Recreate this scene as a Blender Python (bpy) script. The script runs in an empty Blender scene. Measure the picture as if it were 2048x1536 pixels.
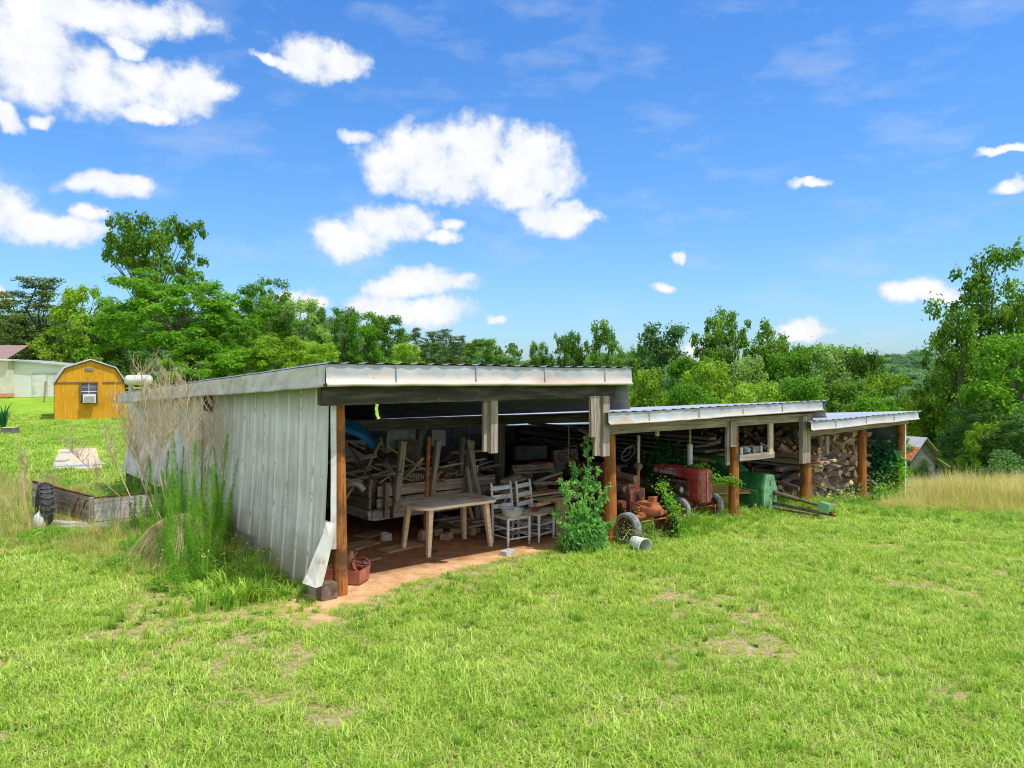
import bpy, math, random
import numpy as np
from mathutils import Vector, Matrix, noise as mnoise
R = math.radians
rnd = random.Random(7)
rng = np.random.default_rng(7)
scene = bpy.context.scene
C = scene.collection

# ------------------------------------------------------------------ frames
F = 1560.0; CH = 2.7; HZ = 740.0          # lens in photo pixels, eye height, horizon row
TH = R(38.5); cu, su = math.cos(TH), math.sin(TH)
P1 = (-2.064, 9.36)                        # foot of the shed's first post
def bw(s, t, z=0.0):                       # shed coordinates -> world
    return Vector((P1[0] + cu*s - su*t, P1[1] + su*s + cu*t, z))
def wb(x, y):
    a, b = x-P1[0], y-P1[1]
    return a*cu + b*su, -a*su + b*cu
def PT(px, py, Y):
    return Vector(((px-1024)/F*Y, Y, CH-(py-HZ)/F*Y))
def lerpk(kn, v):
    for (a, za), (b, zb) in zip(kn, kn[1:]):
        if v <= b: return za+(zb-za)*max(0, (v-a))/(b-a)
    return kn[-1][1]
def sstep(a, b, v):
    t = min(1, max(0, (v-a)/(b-a))); return t*t*(3-2*t)
LK = [(-50, 0), (16, 0), (22, .12), (38, .31), (55, .76), (100, 2), (300, 3), (2000, 3)]
RK = [(-50, 0), (13, 0), (15.5, -.08), (17, -.34), (19, -.52), (22, -.86), (30, -2.4), (60, -7), (100, -10), (200, -14), (2000, -14)]
def gz(x, y):
    f = sstep(24, 34, y); w = sstep(.2-.24*f, .42-.3*f, x/max(y, 1.0))
    return (1-w)*lerpk(LK, y)+w*lerpk(RK, y)
def G(px, py):
    z = 0
    for _ in range(12):
        Y = (CH-z)*F/(py-HZ); x = (px-1024)/F*Y; z = .5*z+.5*gz(x, Y)
    return Vector((x, Y, gz(x, Y)))
def onT(px, py, t):
    r = (px-1024)/F
    s = (r*(P1[1]+cu*t)-P1[0]+su*t)/(cu-su*r)
    Y = P1[1]+su*s+cu*t
    return s, t, CH-(py-HZ)*Y/F
def fbm(x, y, z=0.0, o=3):
    v = 0; a = .5
    for i in range(o):
        v += a*mnoise.noise(Vector((x, y, z+i*7.3))); x *= 2.1; y *= 2.1; z *= 2.1; a *= .5
    return v

# ------------------------------------------------------------------ materials
def newmat(name):
    m = bpy.data.materials.new(name); m.use_nodes = True
    nt = m.node_tree; nt.nodes.clear()
    out = nt.nodes.new('ShaderNodeOutputMaterial')
    return m, nt, out
def N(nt, typ, **kw):
    n = nt.nodes.new(typ)
    for k, v in kw.items():
        if k.startswith('i_'):
            key = k[2:]; key = int(key) if key.isdigit() else key
            n.inputs[key].default_value = v
        else: setattr(n, k, v)
    return n
def ramp(nt, stops, interp='LINEAR'):
    r = nt.nodes.new('ShaderNodeValToRGB'); cr = r.color_ramp; cr.interpolation = interp
    while len(cr.elements) < len(stops): cr.elements.new(.5)
    for e, (p, c) in zip(cr.elements, stops):
        e.position = p; e.color = (*c, 1) if len(c) == 3 else c
    return r
def surf(name, cols, stretch=(3, 3, 3), scale=1.0, rough=.8, metal=0.0, bump=.3, stain=None, stain_scale=1.2, stain_pos=(.5, .68), detail=6, spec=.3, crack=None, bdist=.01, sat=None):
    """general worn surface: grain noise in the piece's own coordinates, plus a larger stain noise"""
    m, nt, out = newmat(name); L = nt.links.new
    at = N(nt, 'ShaderNodeAttribute', attribute_name='lc')
    mp = N(nt, 'ShaderNodeMapping'); mp.inputs['Scale'].default_value = stretch
    L(at.outputs['Vector'], mp.inputs[0])
    n1 = N(nt, 'ShaderNodeTexNoise', i_Scale=scale, i_Detail=detail, i_Roughness=.65)
    L(mp.outputs[0], n1.inputs['Vector'])
    k = len(cols); r = ramp(nt, [(.28+.44*i/(k-1), c) for i, c in enumerate(cols)])
    L(n1.outputs[0], r.inputs[0]); col = r.outputs[0]
    if stain:
        n2 = N(nt, 'ShaderNodeTexNoise', i_Scale=stain_scale, i_Detail=7, i_Roughness=.7)
        L(at.outputs['Vector'], n2.inputs['Vector'])
        r2 = ramp(nt, [(stain_pos[0], (0, 0, 0)), (stain_pos[1], (1, 1, 1))]); L(n2.outputs[0], r2.inputs[0])
        mx = N(nt, 'ShaderNodeMixRGB'); mx.inputs[2].default_value = (*stain, 1)
        L(r2.outputs[0], mx.inputs[0]); L(col, mx.inputs[1]); col = mx.outputs[0]
    if crack:
        n3 = N(nt, 'ShaderNodeTexNoise', i_Scale=scale*1.7, i_Detail=8, i_Roughness=.75)
        L(mp.outputs[0], n3.inputs['Vector'])
        r3 = ramp(nt, [(.36, (1, 1, 1)), (.43, (0, 0, 0))]); L(n3.outputs[0], r3.inputs[0])
        mx = N(nt, 'ShaderNodeMixRGB'); mx.inputs[2].default_value = (*crack, 1)
        L(r3.outputs[0], mx.inputs[0]); L(col, mx.inputs[1]); col = mx.outputs[0]
    b = N(nt, 'ShaderNodeBsdfPrincipled', i_Roughness=rough, i_Metallic=metal)
    b.inputs['Specular IOR Level'].default_value = spec
    L(col, b.inputs['Base Color'])
    bp = N(nt, 'ShaderNodeBump', i_Strength=bump, i_Distance=bdist); L(n1.outputs[0], bp.inputs['Height']); L(bp.outputs[0], b.inputs['Normal'])
    L(b.outputs[0], out.inputs[0]); return m
def leafmat(name, c0, c1, c2, trans=.45, rough=.5, nscale=.35, tmul=1.6):
    m, nt, out = newmat(name); L = nt.links.new
    g = N(nt, 'ShaderNodeNewGeometry'); oi = N(nt, 'ShaderNodeObjectInfo')
    ns = N(nt, 'ShaderNodeTexNoise', i_Scale=nscale, i_Detail=3); L(g.outputs['Position'], ns.inputs['Vector'])
    a = N(nt, 'ShaderNodeMath', operation='MULTIPLY_ADD', i_1=.42); L(g.outputs['Random Per Island'], a.inputs[0])
    b_ = N(nt, 'ShaderNodeMath', operation='MULTIPLY_ADD', i_1=.9, i_2=-.28); L(ns.outputs[0], b_.inputs[0])
    L(b_.outputs[0], a.inputs[2])
    c_ = N(nt, 'ShaderNodeMath', operation='MULTIPLY_ADD', i_1=.22); L(oi.outputs['Random'], c_.inputs[0]); L(a.outputs[0], c_.inputs[2])
    r = ramp(nt, [(.1, c0), (.5, c1), (.95, c2)]); L(c_.outputs[0], r.inputs[0])
    d = N(nt, 'ShaderNodeBsdfPrincipled', i_Roughness=rough); d.inputs['Specular IOR Level'].default_value = .25
    L(r.outputs[0], d.inputs['Base Color'])
    t = N(nt, 'ShaderNodeBsdfTranslucent')
    hs = N(nt, 'ShaderNodeMixRGB', blend_type='MULTIPLY', i_Fac=1.0); hs.inputs[2].default_value = (tmul*1.0, tmul, tmul*.5, 1)
    L(r.outputs[0], hs.inputs[1]); L(hs.outputs[0], t.inputs[0])
    mx = N(nt, 'ShaderNodeMixShader', i_Fac=trans); L(d.outputs[0], mx.inputs[1]); L(t.outputs[0], mx.inputs[2])
    L(mx.outputs[0], out.inputs[0]); return m

M = {}
M['wood'] = surf('weathered_wood', [(0.132, 0.109, 0.087), (0.33, 0.271, 0.217), (0.561, 0.48, 0.392)], (1.5, 28, 28), 1.0, .9, bump=.5, crack=(.035, .03, .026), bdist=.006)
M['wood_light'] = surf('pale_grey_wood', [(.3, .28, .26), (.5, .47, .44), (.66, .63, .59)], (1.5, 28, 28), 1.0, .9, bump=.5, crack=(.12, .1, .09), bdist=.006)  # paler weathered wood, for cart boards with sunlight put into the colour
M['wood_dark'] = surf('dark_old_wood', [(0.0945, 0.078, 0.0666), (0.231, 0.195, 0.162), (0.399, 0.341, 0.279)], (1.5, 26, 26), 1.0, .9, bump=.5, crack=(.02, .018, .016), bdist=.006)
M['wood_brown'] = surf('brown_lumber', [(0.24, 0.14, 0.078), (0.45, 0.28, 0.169), (0.63, 0.434, 0.273)], (1.5, 25, 25), 1.0, .85, bump=.4, crack=(.06, .04, .03))
M['wood_pale'] = surf('pale_sawn_wood', [(0.375, 0.275, 0.175), (0.575, 0.45, 0.312), (0.725, 0.6, 0.45)], (1.5, 25, 25), 1.0, .85, bump=.3)
M['beam'] = surf('tarred_beam', [(0.0218, 0.0184, 0.0162), (0.0653, 0.0561, 0.0476), (0.185, 0.163, 0.143)], (1.2, 18, 9), 1.0, .8, bump=.5, stain=(.2, .19, .18), stain_scale=5, stain_pos=(.6, .74), bdist=.008)
M['post'] = surf('orange_stained_post', [(0.178, 0.0497, 0.0112), (0.392, 0.135, 0.0281), (0.524, 0.226, 0.0562)], (1.4, 24, 24), 1.0, .75, bump=1.0, stain=(.13, .06, .03), stain_scale=2.6, stain_pos=(.5, .62), crack=(.07, .025, .01), bdist=.01)
M['galv'] = surf('galvanised_sheet', [(0.37, 0.387, 0.405), (0.484, 0.502, 0.528), (0.581, 0.598, 0.616)], (.8, 2, 2), 1.2, .5, .2, bump=.08, stain=(.4, .38, .36), stain_scale=.9)
M['galv_dark'] = surf('dull_galvanised_sheet', [(0.24, 0.264, 0.276), (0.36, 0.384, 0.396), (0.48, 0.504, 0.516)], (.8, 3, 3), 1.2, .4, .5, bump=.1, stain=(.14, .13, .12), stain_scale=1.3)
M['rust'] = surf('red_rust', [(0.101, 0.0265, 0.015), (0.228, 0.0607, 0.0336), (0.338, 0.114, 0.0672)], (4, 4, 4), 2.2, .85, bump=.6, stain=(.06, .035, .03), stain_scale=5, stain_pos=(.45, .56), bdist=.01)
M['rust_bright'] = surf('orange_rust', [(0.229, 0.0605, 0.0206), (0.398, 0.121, 0.0441), (0.474, 0.181, 0.0826)], (4, 4, 4), 2.2, .8, bump=.4, stain=(.25, .12, .08), stain_scale=4)
M['iron_dark'] = surf('dark_grimy_iron', [(0.066, 0.05, 0.0396), (0.154, 0.11, 0.0864), (0.33, 0.2, 0.144)], (4, 4, 4), 3, .75, .2, bump=.5)
M['redpaint'] = surf('faded_red_paint', [(0.253, 0.0267, 0.0267), (0.446, 0.052, 0.0475), (0.624, 0.133, 0.104)], (2, 5, 5), 1.5, .5, bump=.15, stain=(.12, .04, .03), stain_scale=3)
M['redfade'] = surf('sunfaded_red_paint', [(.34, .06, .05), (.48, .13, .1), (.56, .22, .17)], (2, 5, 5), 1.5, .6, bump=.15, stain=(.25, .08, .05), stain_scale=3)
M['green'] = surf('farm_green_paint', [(0.0194, 0.116, 0.0355), (0.0324, 0.202, 0.0659), (0.081, 0.296, 0.101)], (2, 4, 4), 1.5, .4, bump=.1, stain=(.06, .07, .04), stain_scale=3)
M['greenpale'] = surf('faded_green_paint', [(0.0963, 0.263, 0.12), (0.179, 0.394, 0.19), (0.275, 0.499, 0.26)], (2, 4, 4), 1.5, .5, bump=.1, stain=(.08, .1, .06), stain_scale=4)
M['yellow'] = surf('faded_yellow_paint', [(0.325, 0.247, 0.065), (0.546, 0.429, 0.13), (0.715, 0.598, 0.26)], (3, 5, 5), 1.5, .55, bump=.15, stain=(.2, .13, .06), stain_scale=3)
M['rubber'] = surf('old_rubber', [(.025, .025, .027), (.055, .054, .056), (.12, .12, .12)], (4, 4, 4), 3, .85, bump=.3)
M['rubber_pale'] = surf('dusty_rubber', [(.12, .125, .13), (.22, .23, .24), (.33, .34, .35)], (4, 4, 4), 3, .85, bump=.3)
M['plastic'] = surf('dirty_pale_plastic', [(0.66, 0.448, 0.308), (0.818, 0.605, 0.44), (0.9, 0.75, 0.583)], (1.5, 9, 9), 1.5, .5, bump=.05)
M['tabletop'] = surf('stained_table_top', [(.6, .44, .36), (.76, .64, .57), (.85, .78, .72)], (1.4, 4, 4), 1.6, .5, bump=.05, stain=(.42, .24, .16), stain_scale=3.4, stain_pos=(.48, .7))
M['legplastic'] = surf('tan_plastic', [(0.604, 0.399, 0.23), (0.773, 0.569, 0.368), (0.869, 0.69, 0.494)], (1.5, 14, 14), 1.5, .5, bump=.05)
M['chair'] = surf('chipped_white_paint', [(.3, .3, .33), (.58, .59, .63), (.72, .73, .76)], (2, 12, 12), 2, .7, bump=.3, stain=(.35, .26, .18), stain_scale=5, stain_pos=(.56, .68))
M['rush'] = surf('woven_rush', [(0.325, 0.247, 0.169), (0.546, 0.442, 0.338), (0.715, 0.611, 0.494)], (3, 40, 40), 2, .9, bump=.6)
M['white'] = surf('white_painted_board', [(.6, .6, .58), (.7, .7, .68), (.78, .78, .77)], (1, 6, 6), 1.5, .6, bump=.1, stain=(.45, .42, .36))
M['cream'] = surf('cream_render', [(.55, .49, .42), (.65, .6, .53), (.72, .68, .61)], (2, 2, 2), 1, .8, bump=.1)
M['concrete'] = surf('grey_concrete', [(0.3, 0.288, 0.276), (0.456, 0.444, 0.432), (0.6, 0.588, 0.564)], (4, 4, 4), 2, .9, bump=.4)
M['stone'] = surf('dusty_stone', [(0.24, 0.15, 0.112), (0.405, 0.27, 0.21), (0.57, 0.435, 0.36)], (4, 4, 4), 2, .95, bump=.5)
M['bark'] = surf('tree_bark', [(.05, .04, .03), (.12, .1, .08), (.2, .17, .14)], (1.5, 8, 8), 1.2, .95, bump=.6)
M['blue'] = surf('blue_plastic', [(0.0039, 0.166, 0.538), (0.0078, 0.263, 0.777), (0.0156, 0.351, 0.9)], (2, 3, 3), 1, .35, bump=.1)
M['alu'] = surf('aluminium', [(.5, .55, .6), (.6, .65, .7), (.7, .75, .8)], (2, 10, 10), 1, .35, .5, bump=.05)
M['wire'] = surf('grey_wire', [(0.26, 0.26, 0.26), (0.39, 0.39, 0.39), (0.52, 0.494, 0.468)], (2, 10, 10), 2, .5, .4, bump=.05)
M['pail'] = surf('grey_enamel', [(.3, .33, .33), (.4, .44, .44), (.52, .55, .55)], (3, 3, 3), 1.5, .45, bump=.1)
M['bucket'] = surf('white_bucket_plastic', [(.55, .57, .56), (.68, .69, .68), (.78, .78, .77)], (3, 3, 3), 1.5, .45, bump=.1)
M['glass'] = surf('dark_window_glass', [(.05, .06, .08), (.09, .1, .13), (.14, .15, .19)], (1, 1, 30), 1.5, .15, bump=.02, spec=.6)
M['dark'] = surf('black_void', [(.012, .011, .01), (.02, .018, .016), (.035, .03, .028)], (3, 3, 3), 2, .9, bump=.2)
M['shedyellow'] = surf('ochre_stained_plywood', [(.5, .22, .005), (.63, .3, .012), (.72, .38, .03)], (14, 14, 1.0), 1.0, .7, bump=.1, stain=(.4, .17, .01), stain_scale=.9, stain_pos=(.5, .75))
M['trimbrown'] = surf('brown_trim', [(.15, .08, .03), (.24, .13, .05), (.3, .18, .08)], (2, 12, 12), 1, .8, bump=.2)
M['shingle'] = surf('brown_shingles', [(.2, .12, .11), (.29, .19, .17), (.36, .25, .23)], (2, 10, 10), 2, .9, bump=.4)
M['barnred'] = surf('red_roof_sheet', [(.5, .07, .05), (.62, .11, .08), (.66, .2, .16)], (2, 6, 6), 1, .5, bump=.1, stain=(.4, .12, .08))
M['logface'] = surf('split_log_face', [(0.46, 0.257, 0.13), (0.874, 0.537, 0.28), (0.9, 0.859, 0.499)], (2, 22, 22), 1.3, .9, bump=.4, stain=(.17, .12, .09), stain_scale=6)
M['logface2'] = surf('old_split_log_face', [(0.344, 0.23, 0.151), (0.631, 0.432, 0.279), (0.9, 0.703, 0.456)], (2, 22, 22), 1.3, .9, bump=.4)
M['logbark'] = surf('log_bark', [(0.133, 0.101, 0.0796), (0.292, 0.227, 0.173), (0.504, 0.398, 0.318)], (3, 12, 12), 2, .95, bump=.7)
M['drystalk'] = surf('dry_stalk', [(0.36, 0.255, 0.145), (0.55, 0.421, 0.255), (0.68, 0.568, 0.374)], (3, 9, 9), 2, .9, bump=.1)
M['text'] = surf('cream_lettering', [(.55, .5, .48), (.68, .64, .62), (.75, .72, .7)], (5, 5, 5), 4, .6, bump=0)
M['jug'] = surf('cloudy_plastic_jug', [(.45, .45, .44), (.58, .58, .56), (.68, .68, .66)], (3, 3, 3), 2, .4, bump=.1)
M['clay'] = surf('orange_clay', [(.5, .2, .09), (.64, .3, .14), (.72, .4, .22)], (3, 3, 3), 2, .7, bump=.2)
M['redmetal'] = surf('dull_red_sheet', [(.25, .07, .05), (.38, .13, .09), (.48, .2, .15)], (3, 3, 3), 2, .7, bump=.2)

def wall_metal():
    m, nt, out = newmat('aged_white_siding'); L = nt.links.new
    at = N(nt, 'ShaderNodeAttribute', attribute_name='lc')
    n1 = N(nt, 'ShaderNodeTexNoise', i_Scale=1.3, i_Detail=8, i_Roughness=.62); L(at.outputs['Vector'], n1.inputs['Vector'])
    r1 = ramp(nt, [(.3, (.42, .41, .4)), (.5, (.62, .61, .6)), (.72, (.76, .75, .74))]); L(n1.outputs[0], r1.inputs[0])
    mp = N(nt, 'ShaderNodeMapping'); mp.inputs['Scale'].default_value = (6, 6, .45); L(at.outputs['Vector'], mp.inputs[0])
    n2 = N(nt, 'ShaderNodeTexNoise', i_Scale=1.6, i_Detail=8, i_Roughness=.7); L(mp.outputs[0], n2.inputs['Vector'])
    r2 = ramp(nt, [(.47, (0, 0, 0)), (.72, (1, 1, 1))]); L(n2.outputs[0], r2.inputs[0])
    m1 = N(nt, 'ShaderNodeMixRGB'); m1.inputs[2].default_value = (.3, .28, .24, 1); L(r2.outputs[0], m1.inputs[0]); L(r1.outputs[0], m1.inputs[1])
    n3 = N(nt, 'ShaderNodeTexNoise', i_Scale=9, i_Detail=5, i_Roughness=.6); L(at.outputs['Vector'], n3.inputs['Vector'])
    r3 = ramp(nt, [(.68, (0, 0, 0)), (.74, (1, 1, 1))]); L(n3.outputs[0], r3.inputs[0])
    m2 = N(nt, 'ShaderNodeMixRGB'); m2.inputs[2].default_value = (.2, .18, .15, 1); L(r3.outputs[0], m2.inputs[0]); L(m1.outputs[0], m2.inputs[1])
    # browner towards the eave and towards the foot
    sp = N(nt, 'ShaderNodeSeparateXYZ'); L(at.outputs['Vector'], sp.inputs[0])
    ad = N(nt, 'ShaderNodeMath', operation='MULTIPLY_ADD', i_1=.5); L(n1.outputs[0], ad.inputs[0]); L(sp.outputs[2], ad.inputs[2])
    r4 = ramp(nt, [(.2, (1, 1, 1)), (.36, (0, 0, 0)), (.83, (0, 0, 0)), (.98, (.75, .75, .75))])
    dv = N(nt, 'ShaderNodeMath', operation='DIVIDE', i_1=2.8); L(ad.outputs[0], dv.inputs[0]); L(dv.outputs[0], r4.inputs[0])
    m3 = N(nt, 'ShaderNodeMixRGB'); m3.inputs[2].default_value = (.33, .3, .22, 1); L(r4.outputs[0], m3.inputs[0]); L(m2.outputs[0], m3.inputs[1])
    wx = N(nt, 'ShaderNodeMath', operation='MULTIPLY_ADD', i_1=.02); L(n1.outputs[0], wx.inputs[0]); L(sp.outputs[0], wx.inputs[2])
    md_ = N(nt, 'ShaderNodeMath', operation='MODULO', i_1=.41); L(wx.outputs[0], md_.inputs[0])
    r5 = ramp(nt, [(0, (.1, .1, .1)), (.006, (.6, .6, .6)), (.017, (.6, .6, .6)), (.03, (.0, .0, .0)), (.2, (0, 0, 0))]); L(md_.outputs[0], r5.inputs[0])
    nk = N(nt, 'ShaderNodeTexNoise', i_Scale=6, i_Detail=5); L(at.outputs['Vector'], nk.inputs['Vector'])
    r6 = ramp(nt, [(.55, (.82, .82, .82)), (.63, (.25, .24, .22))]); L(nk.outputs[0], r6.inputs[0])
    m4 = N(nt, 'ShaderNodeMixRGB'); L(r5.outputs[0], m4.inputs[0]); L(m3.outputs[0], m4.inputs[1]); L(r6.outputs[0], m4.inputs[2]); m3 = m4
    b = N(nt, 'ShaderNodeBsdfPrincipled', i_Roughness=.6, i_Metallic=.0); L(m3.outputs[0], b.inputs['Base Color'])
    bp = N(nt, 'ShaderNodeBump', i_Strength=.25, i_Distance=.02); L(n1.outputs[0], bp.inputs['Height']); L(bp.outputs[0], b.inputs['Normal'])
    L(b.outputs[0], out.inputs[0]); return m
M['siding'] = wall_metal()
def fascia_mat():
    m, nt, out = newmat('peeling_trim_metal'); L = nt.links.new
    at = N(nt, 'ShaderNodeAttribute', attribute_name='lc')
    sp = N(nt, 'ShaderNodeSeparateXYZ'); L(at.outputs['Vector'], sp.inputs[0])
    n1 = N(nt, 'ShaderNodeTexNoise', i_Scale=2.2, i_Detail=9, i_Roughness=.7); L(at.outputs['Vector'], n1.inputs['Vector'])
    r1 = ramp(nt, [(.3, (.33, .345, .36)), (.5, (.45, .465, .48)), (.7, (.56, .575, .59))]); L(n1.outputs[0], r1.inputs[0])
    mp = N(nt, 'ShaderNodeMapping'); mp.inputs['Scale'].default_value = (3.2, 1, 1); L(at.outputs['Vector'], mp.inputs[0])
    n2 = N(nt, 'ShaderNodeTexNoise', i_Scale=1.4, i_Detail=8, i_Roughness=.6); L(mp.outputs[0], n2.inputs['Vector'])
    th = N(nt, 'ShaderNodeMath', operation='MULTIPLY_ADD', i_1=-.36, i_2=.12); L(n2.outputs[0], th.inputs[0])
    a = N(nt, 'ShaderNodeMath', operation='ADD'); L(sp.outputs[2], a.inputs[0]); L(th.outputs[0], a.inputs[1])
    r2 = ramp(nt, [(.0, (1, 1, 1)), (.012, (0, 0, 0))]); L(a.outputs[0], r2.inputs[0])
    n3 = N(nt, 'ShaderNodeTexNoise', i_Scale=.5, i_Detail=6); L(at.outputs['Vector'], n3.inputs['Vector'])
    r3 = ramp(nt, [(.42, (.55, .48, .4)), (.55, (.58, .5, .42)), (.66, (.48, .34, .26))]); L(n3.outputs[0], r3.inputs[0])
    mx = N(nt, 'ShaderNodeMixRGB'); L(r2.outputs[0], mx.inputs[0]); L(r1.outputs[0], mx.inputs[1]); L(r3.outputs[0], mx.inputs[2])
    n4 = N(nt, 'ShaderNodeTexNoise', i_Scale=7, i_Detail=6, i_Roughness=.7); L(at.outputs['Vector'], n4.inputs['Vector'])
    r4 = ramp(nt, [(.66, (0, 0, 0)), (.72, (1, 1, 1))]); L(n4.outputs[0], r4.inputs[0])
    m2 = N(nt, 'ShaderNodeMixRGB'); m2.inputs[2].default_value = (.22, .2, .2, 1); L(r4.outputs[0], m2.inputs[0]); L(mx.outputs[0], m2.inputs[1])
    b = N(nt, 'ShaderNodeBsdfPrincipled', i_Roughness=.5, i_Metallic=.2); L(m2.outputs[0], b.inputs['Base Color'])
    bp = N(nt, 'ShaderNodeBump', i_Strength=.3, i_Distance=.01); L(n1.outputs[0], bp.inputs['Height']); L(bp.outputs[0], b.inputs['Normal'])
    L(b.outputs[0], out.inputs[0]); return m
M['fascia'] = fascia_mat()

M['leaf_oak'] = leafmat('oak_leaves', (0.0363, 0.0866, 0.0096), (0.114, 0.243, 0.0211), (0.29, 0.466, 0.0576))
M['leaf_bright'] = leafmat('bright_green_leaves', (0.0414, 0.116, 0.00864), (0.132, 0.316, 0.0173), (0.282, 0.516, 0.0432))
M['leaf_pale'] = leafmat('pale_green_leaves', (0.0829, 0.172, 0.0384), (0.228, 0.385, 0.0864), (0.497, 0.629, 0.24))
M['leaf_lime'] = leafmat('lime_green_leaves', (0.0851, 0.165, 0.00864), (0.238, 0.401, 0.0259), (0.442, 0.604, 0.0778))
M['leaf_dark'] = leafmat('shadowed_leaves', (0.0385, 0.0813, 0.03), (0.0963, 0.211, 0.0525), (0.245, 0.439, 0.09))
M['leaf_pine'] = leafmat('pine_needles', (0.0414, 0.0761, 0.0192), (0.124, 0.193, 0.0384), (0.28, 0.365, 0.0768), trans=.25)
M['leaf_far'] = leafmat('far_leaves', (0.099, 0.196, 0.114), (0.187, 0.345, 0.171), (0.308, 0.494, 0.266), nscale=.05)  # distance haze put into the colour, paler and bluer
M['leaf_ivy'] = leafmat('ivy_leaves', (.015, .07, .035), (.03, .16, .07), (.07, .27, .09), nscale=3)
M['leaf_vine'] = leafmat('sunlit_vine_leaves', (.08, .24, .02), (.18, .44, .03), (.36, .6, .06), nscale=3)
M['leaf_poke'] = leafmat('sapling_leaves', (0.112, 0.274, 0.0847), (0.26, 0.548, 0.153), (0.634, 0.9, 0.373), nscale=3)
M['leaf_fennel'] = leafmat('feathery_leaves', (0.048, 0.144, 0.009), (0.152, 0.36, 0.018), (0.336, 0.533, 0.054), nscale=2)
M['leaf_shrub'] = leafmat('olive_shrub_leaves', (.1, .18, .05), (.2, .34, .09), (.36, .5, .17), nscale=1.5)
M['grass'] = leafmat('lawn_blades', (0.221, 0.389, 0.0553), (0.507, 0.69, 0.0825), (0.777, 0.794, 0.369), trans=.4, nscale=.9, tmul=1.25)
M['grass2'] = leafmat('coarse_green_blades', (0.121, 0.281, 0.0311), (0.266, 0.475, 0.0467), (0.58, 0.712, 0.187), trans=.4, nscale=1.5, tmul=1.3)
M['grass_dry'] = leafmat('straw_blades', (.38, .3, .1), (.6, .5, .22), (.78, .7, .42), trans=.35, nscale=1.0, tmul=1.2)
M['grass_gold'] = leafmat('golden_field_blades', (.42, .42, .1), (.74, .64, .26), (.9, .82, .5), trans=.35, nscale=.35, tmul=1.2)
M['petal_y'] = leafmat('yellow_petals', (.7, .45, .01), (.8, .55, .02), (.85, .65, .05), trans=.2)
M['petal_w'] = leafmat('white_petals', (.6, .58, .5), (.7, .68, .6), (.8, .78, .7), trans=.2)

# ------------------------------------------------------------------ mesh helpers
def link(o, parent=None):
    C.objects.link(o)
    if parent: o.parent = parent
    return o
def np_mesh(name, V, Fq, mats, matidx=None, smooth=False, lc=None):
    """V (n,3), Fq (m,k) equal-sided faces"""
    me = bpy.data.meshes.new(name)
    V = np.asarray(V, np.float32); Fq = np.asarray(Fq, np.int32); m, k = Fq.shape
    me.vertices.add(len(V)); me.vertices.foreach_set('co', V.ravel())
    me.loops.add(m*k); me.loops.foreach_set('vertex_index', Fq.ravel())
    me.polygons.add(m); me.polygons.foreach_set('loop_start', np.arange(0, m*k, k, dtype=np.int32))
    me.polygons.foreach_set('loop_total', np.full(m, k, np.int32))
    if matidx is not None: me.polygons.foreach_set('material_index', np.asarray(matidx, np.int32))
    if smooth: me.polygons.foreach_set('use_smooth', np.ones(m, bool))
    for mt in mats: me.materials.append(mt)
    a = me.attributes.new('lc', 'FLOAT_VECTOR', 'POINT'); a.data.foreach_set('vector', (V if lc is None else np.asarray(lc, np.float32)).ravel())
    me.update(); me.validate(); return me
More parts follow.
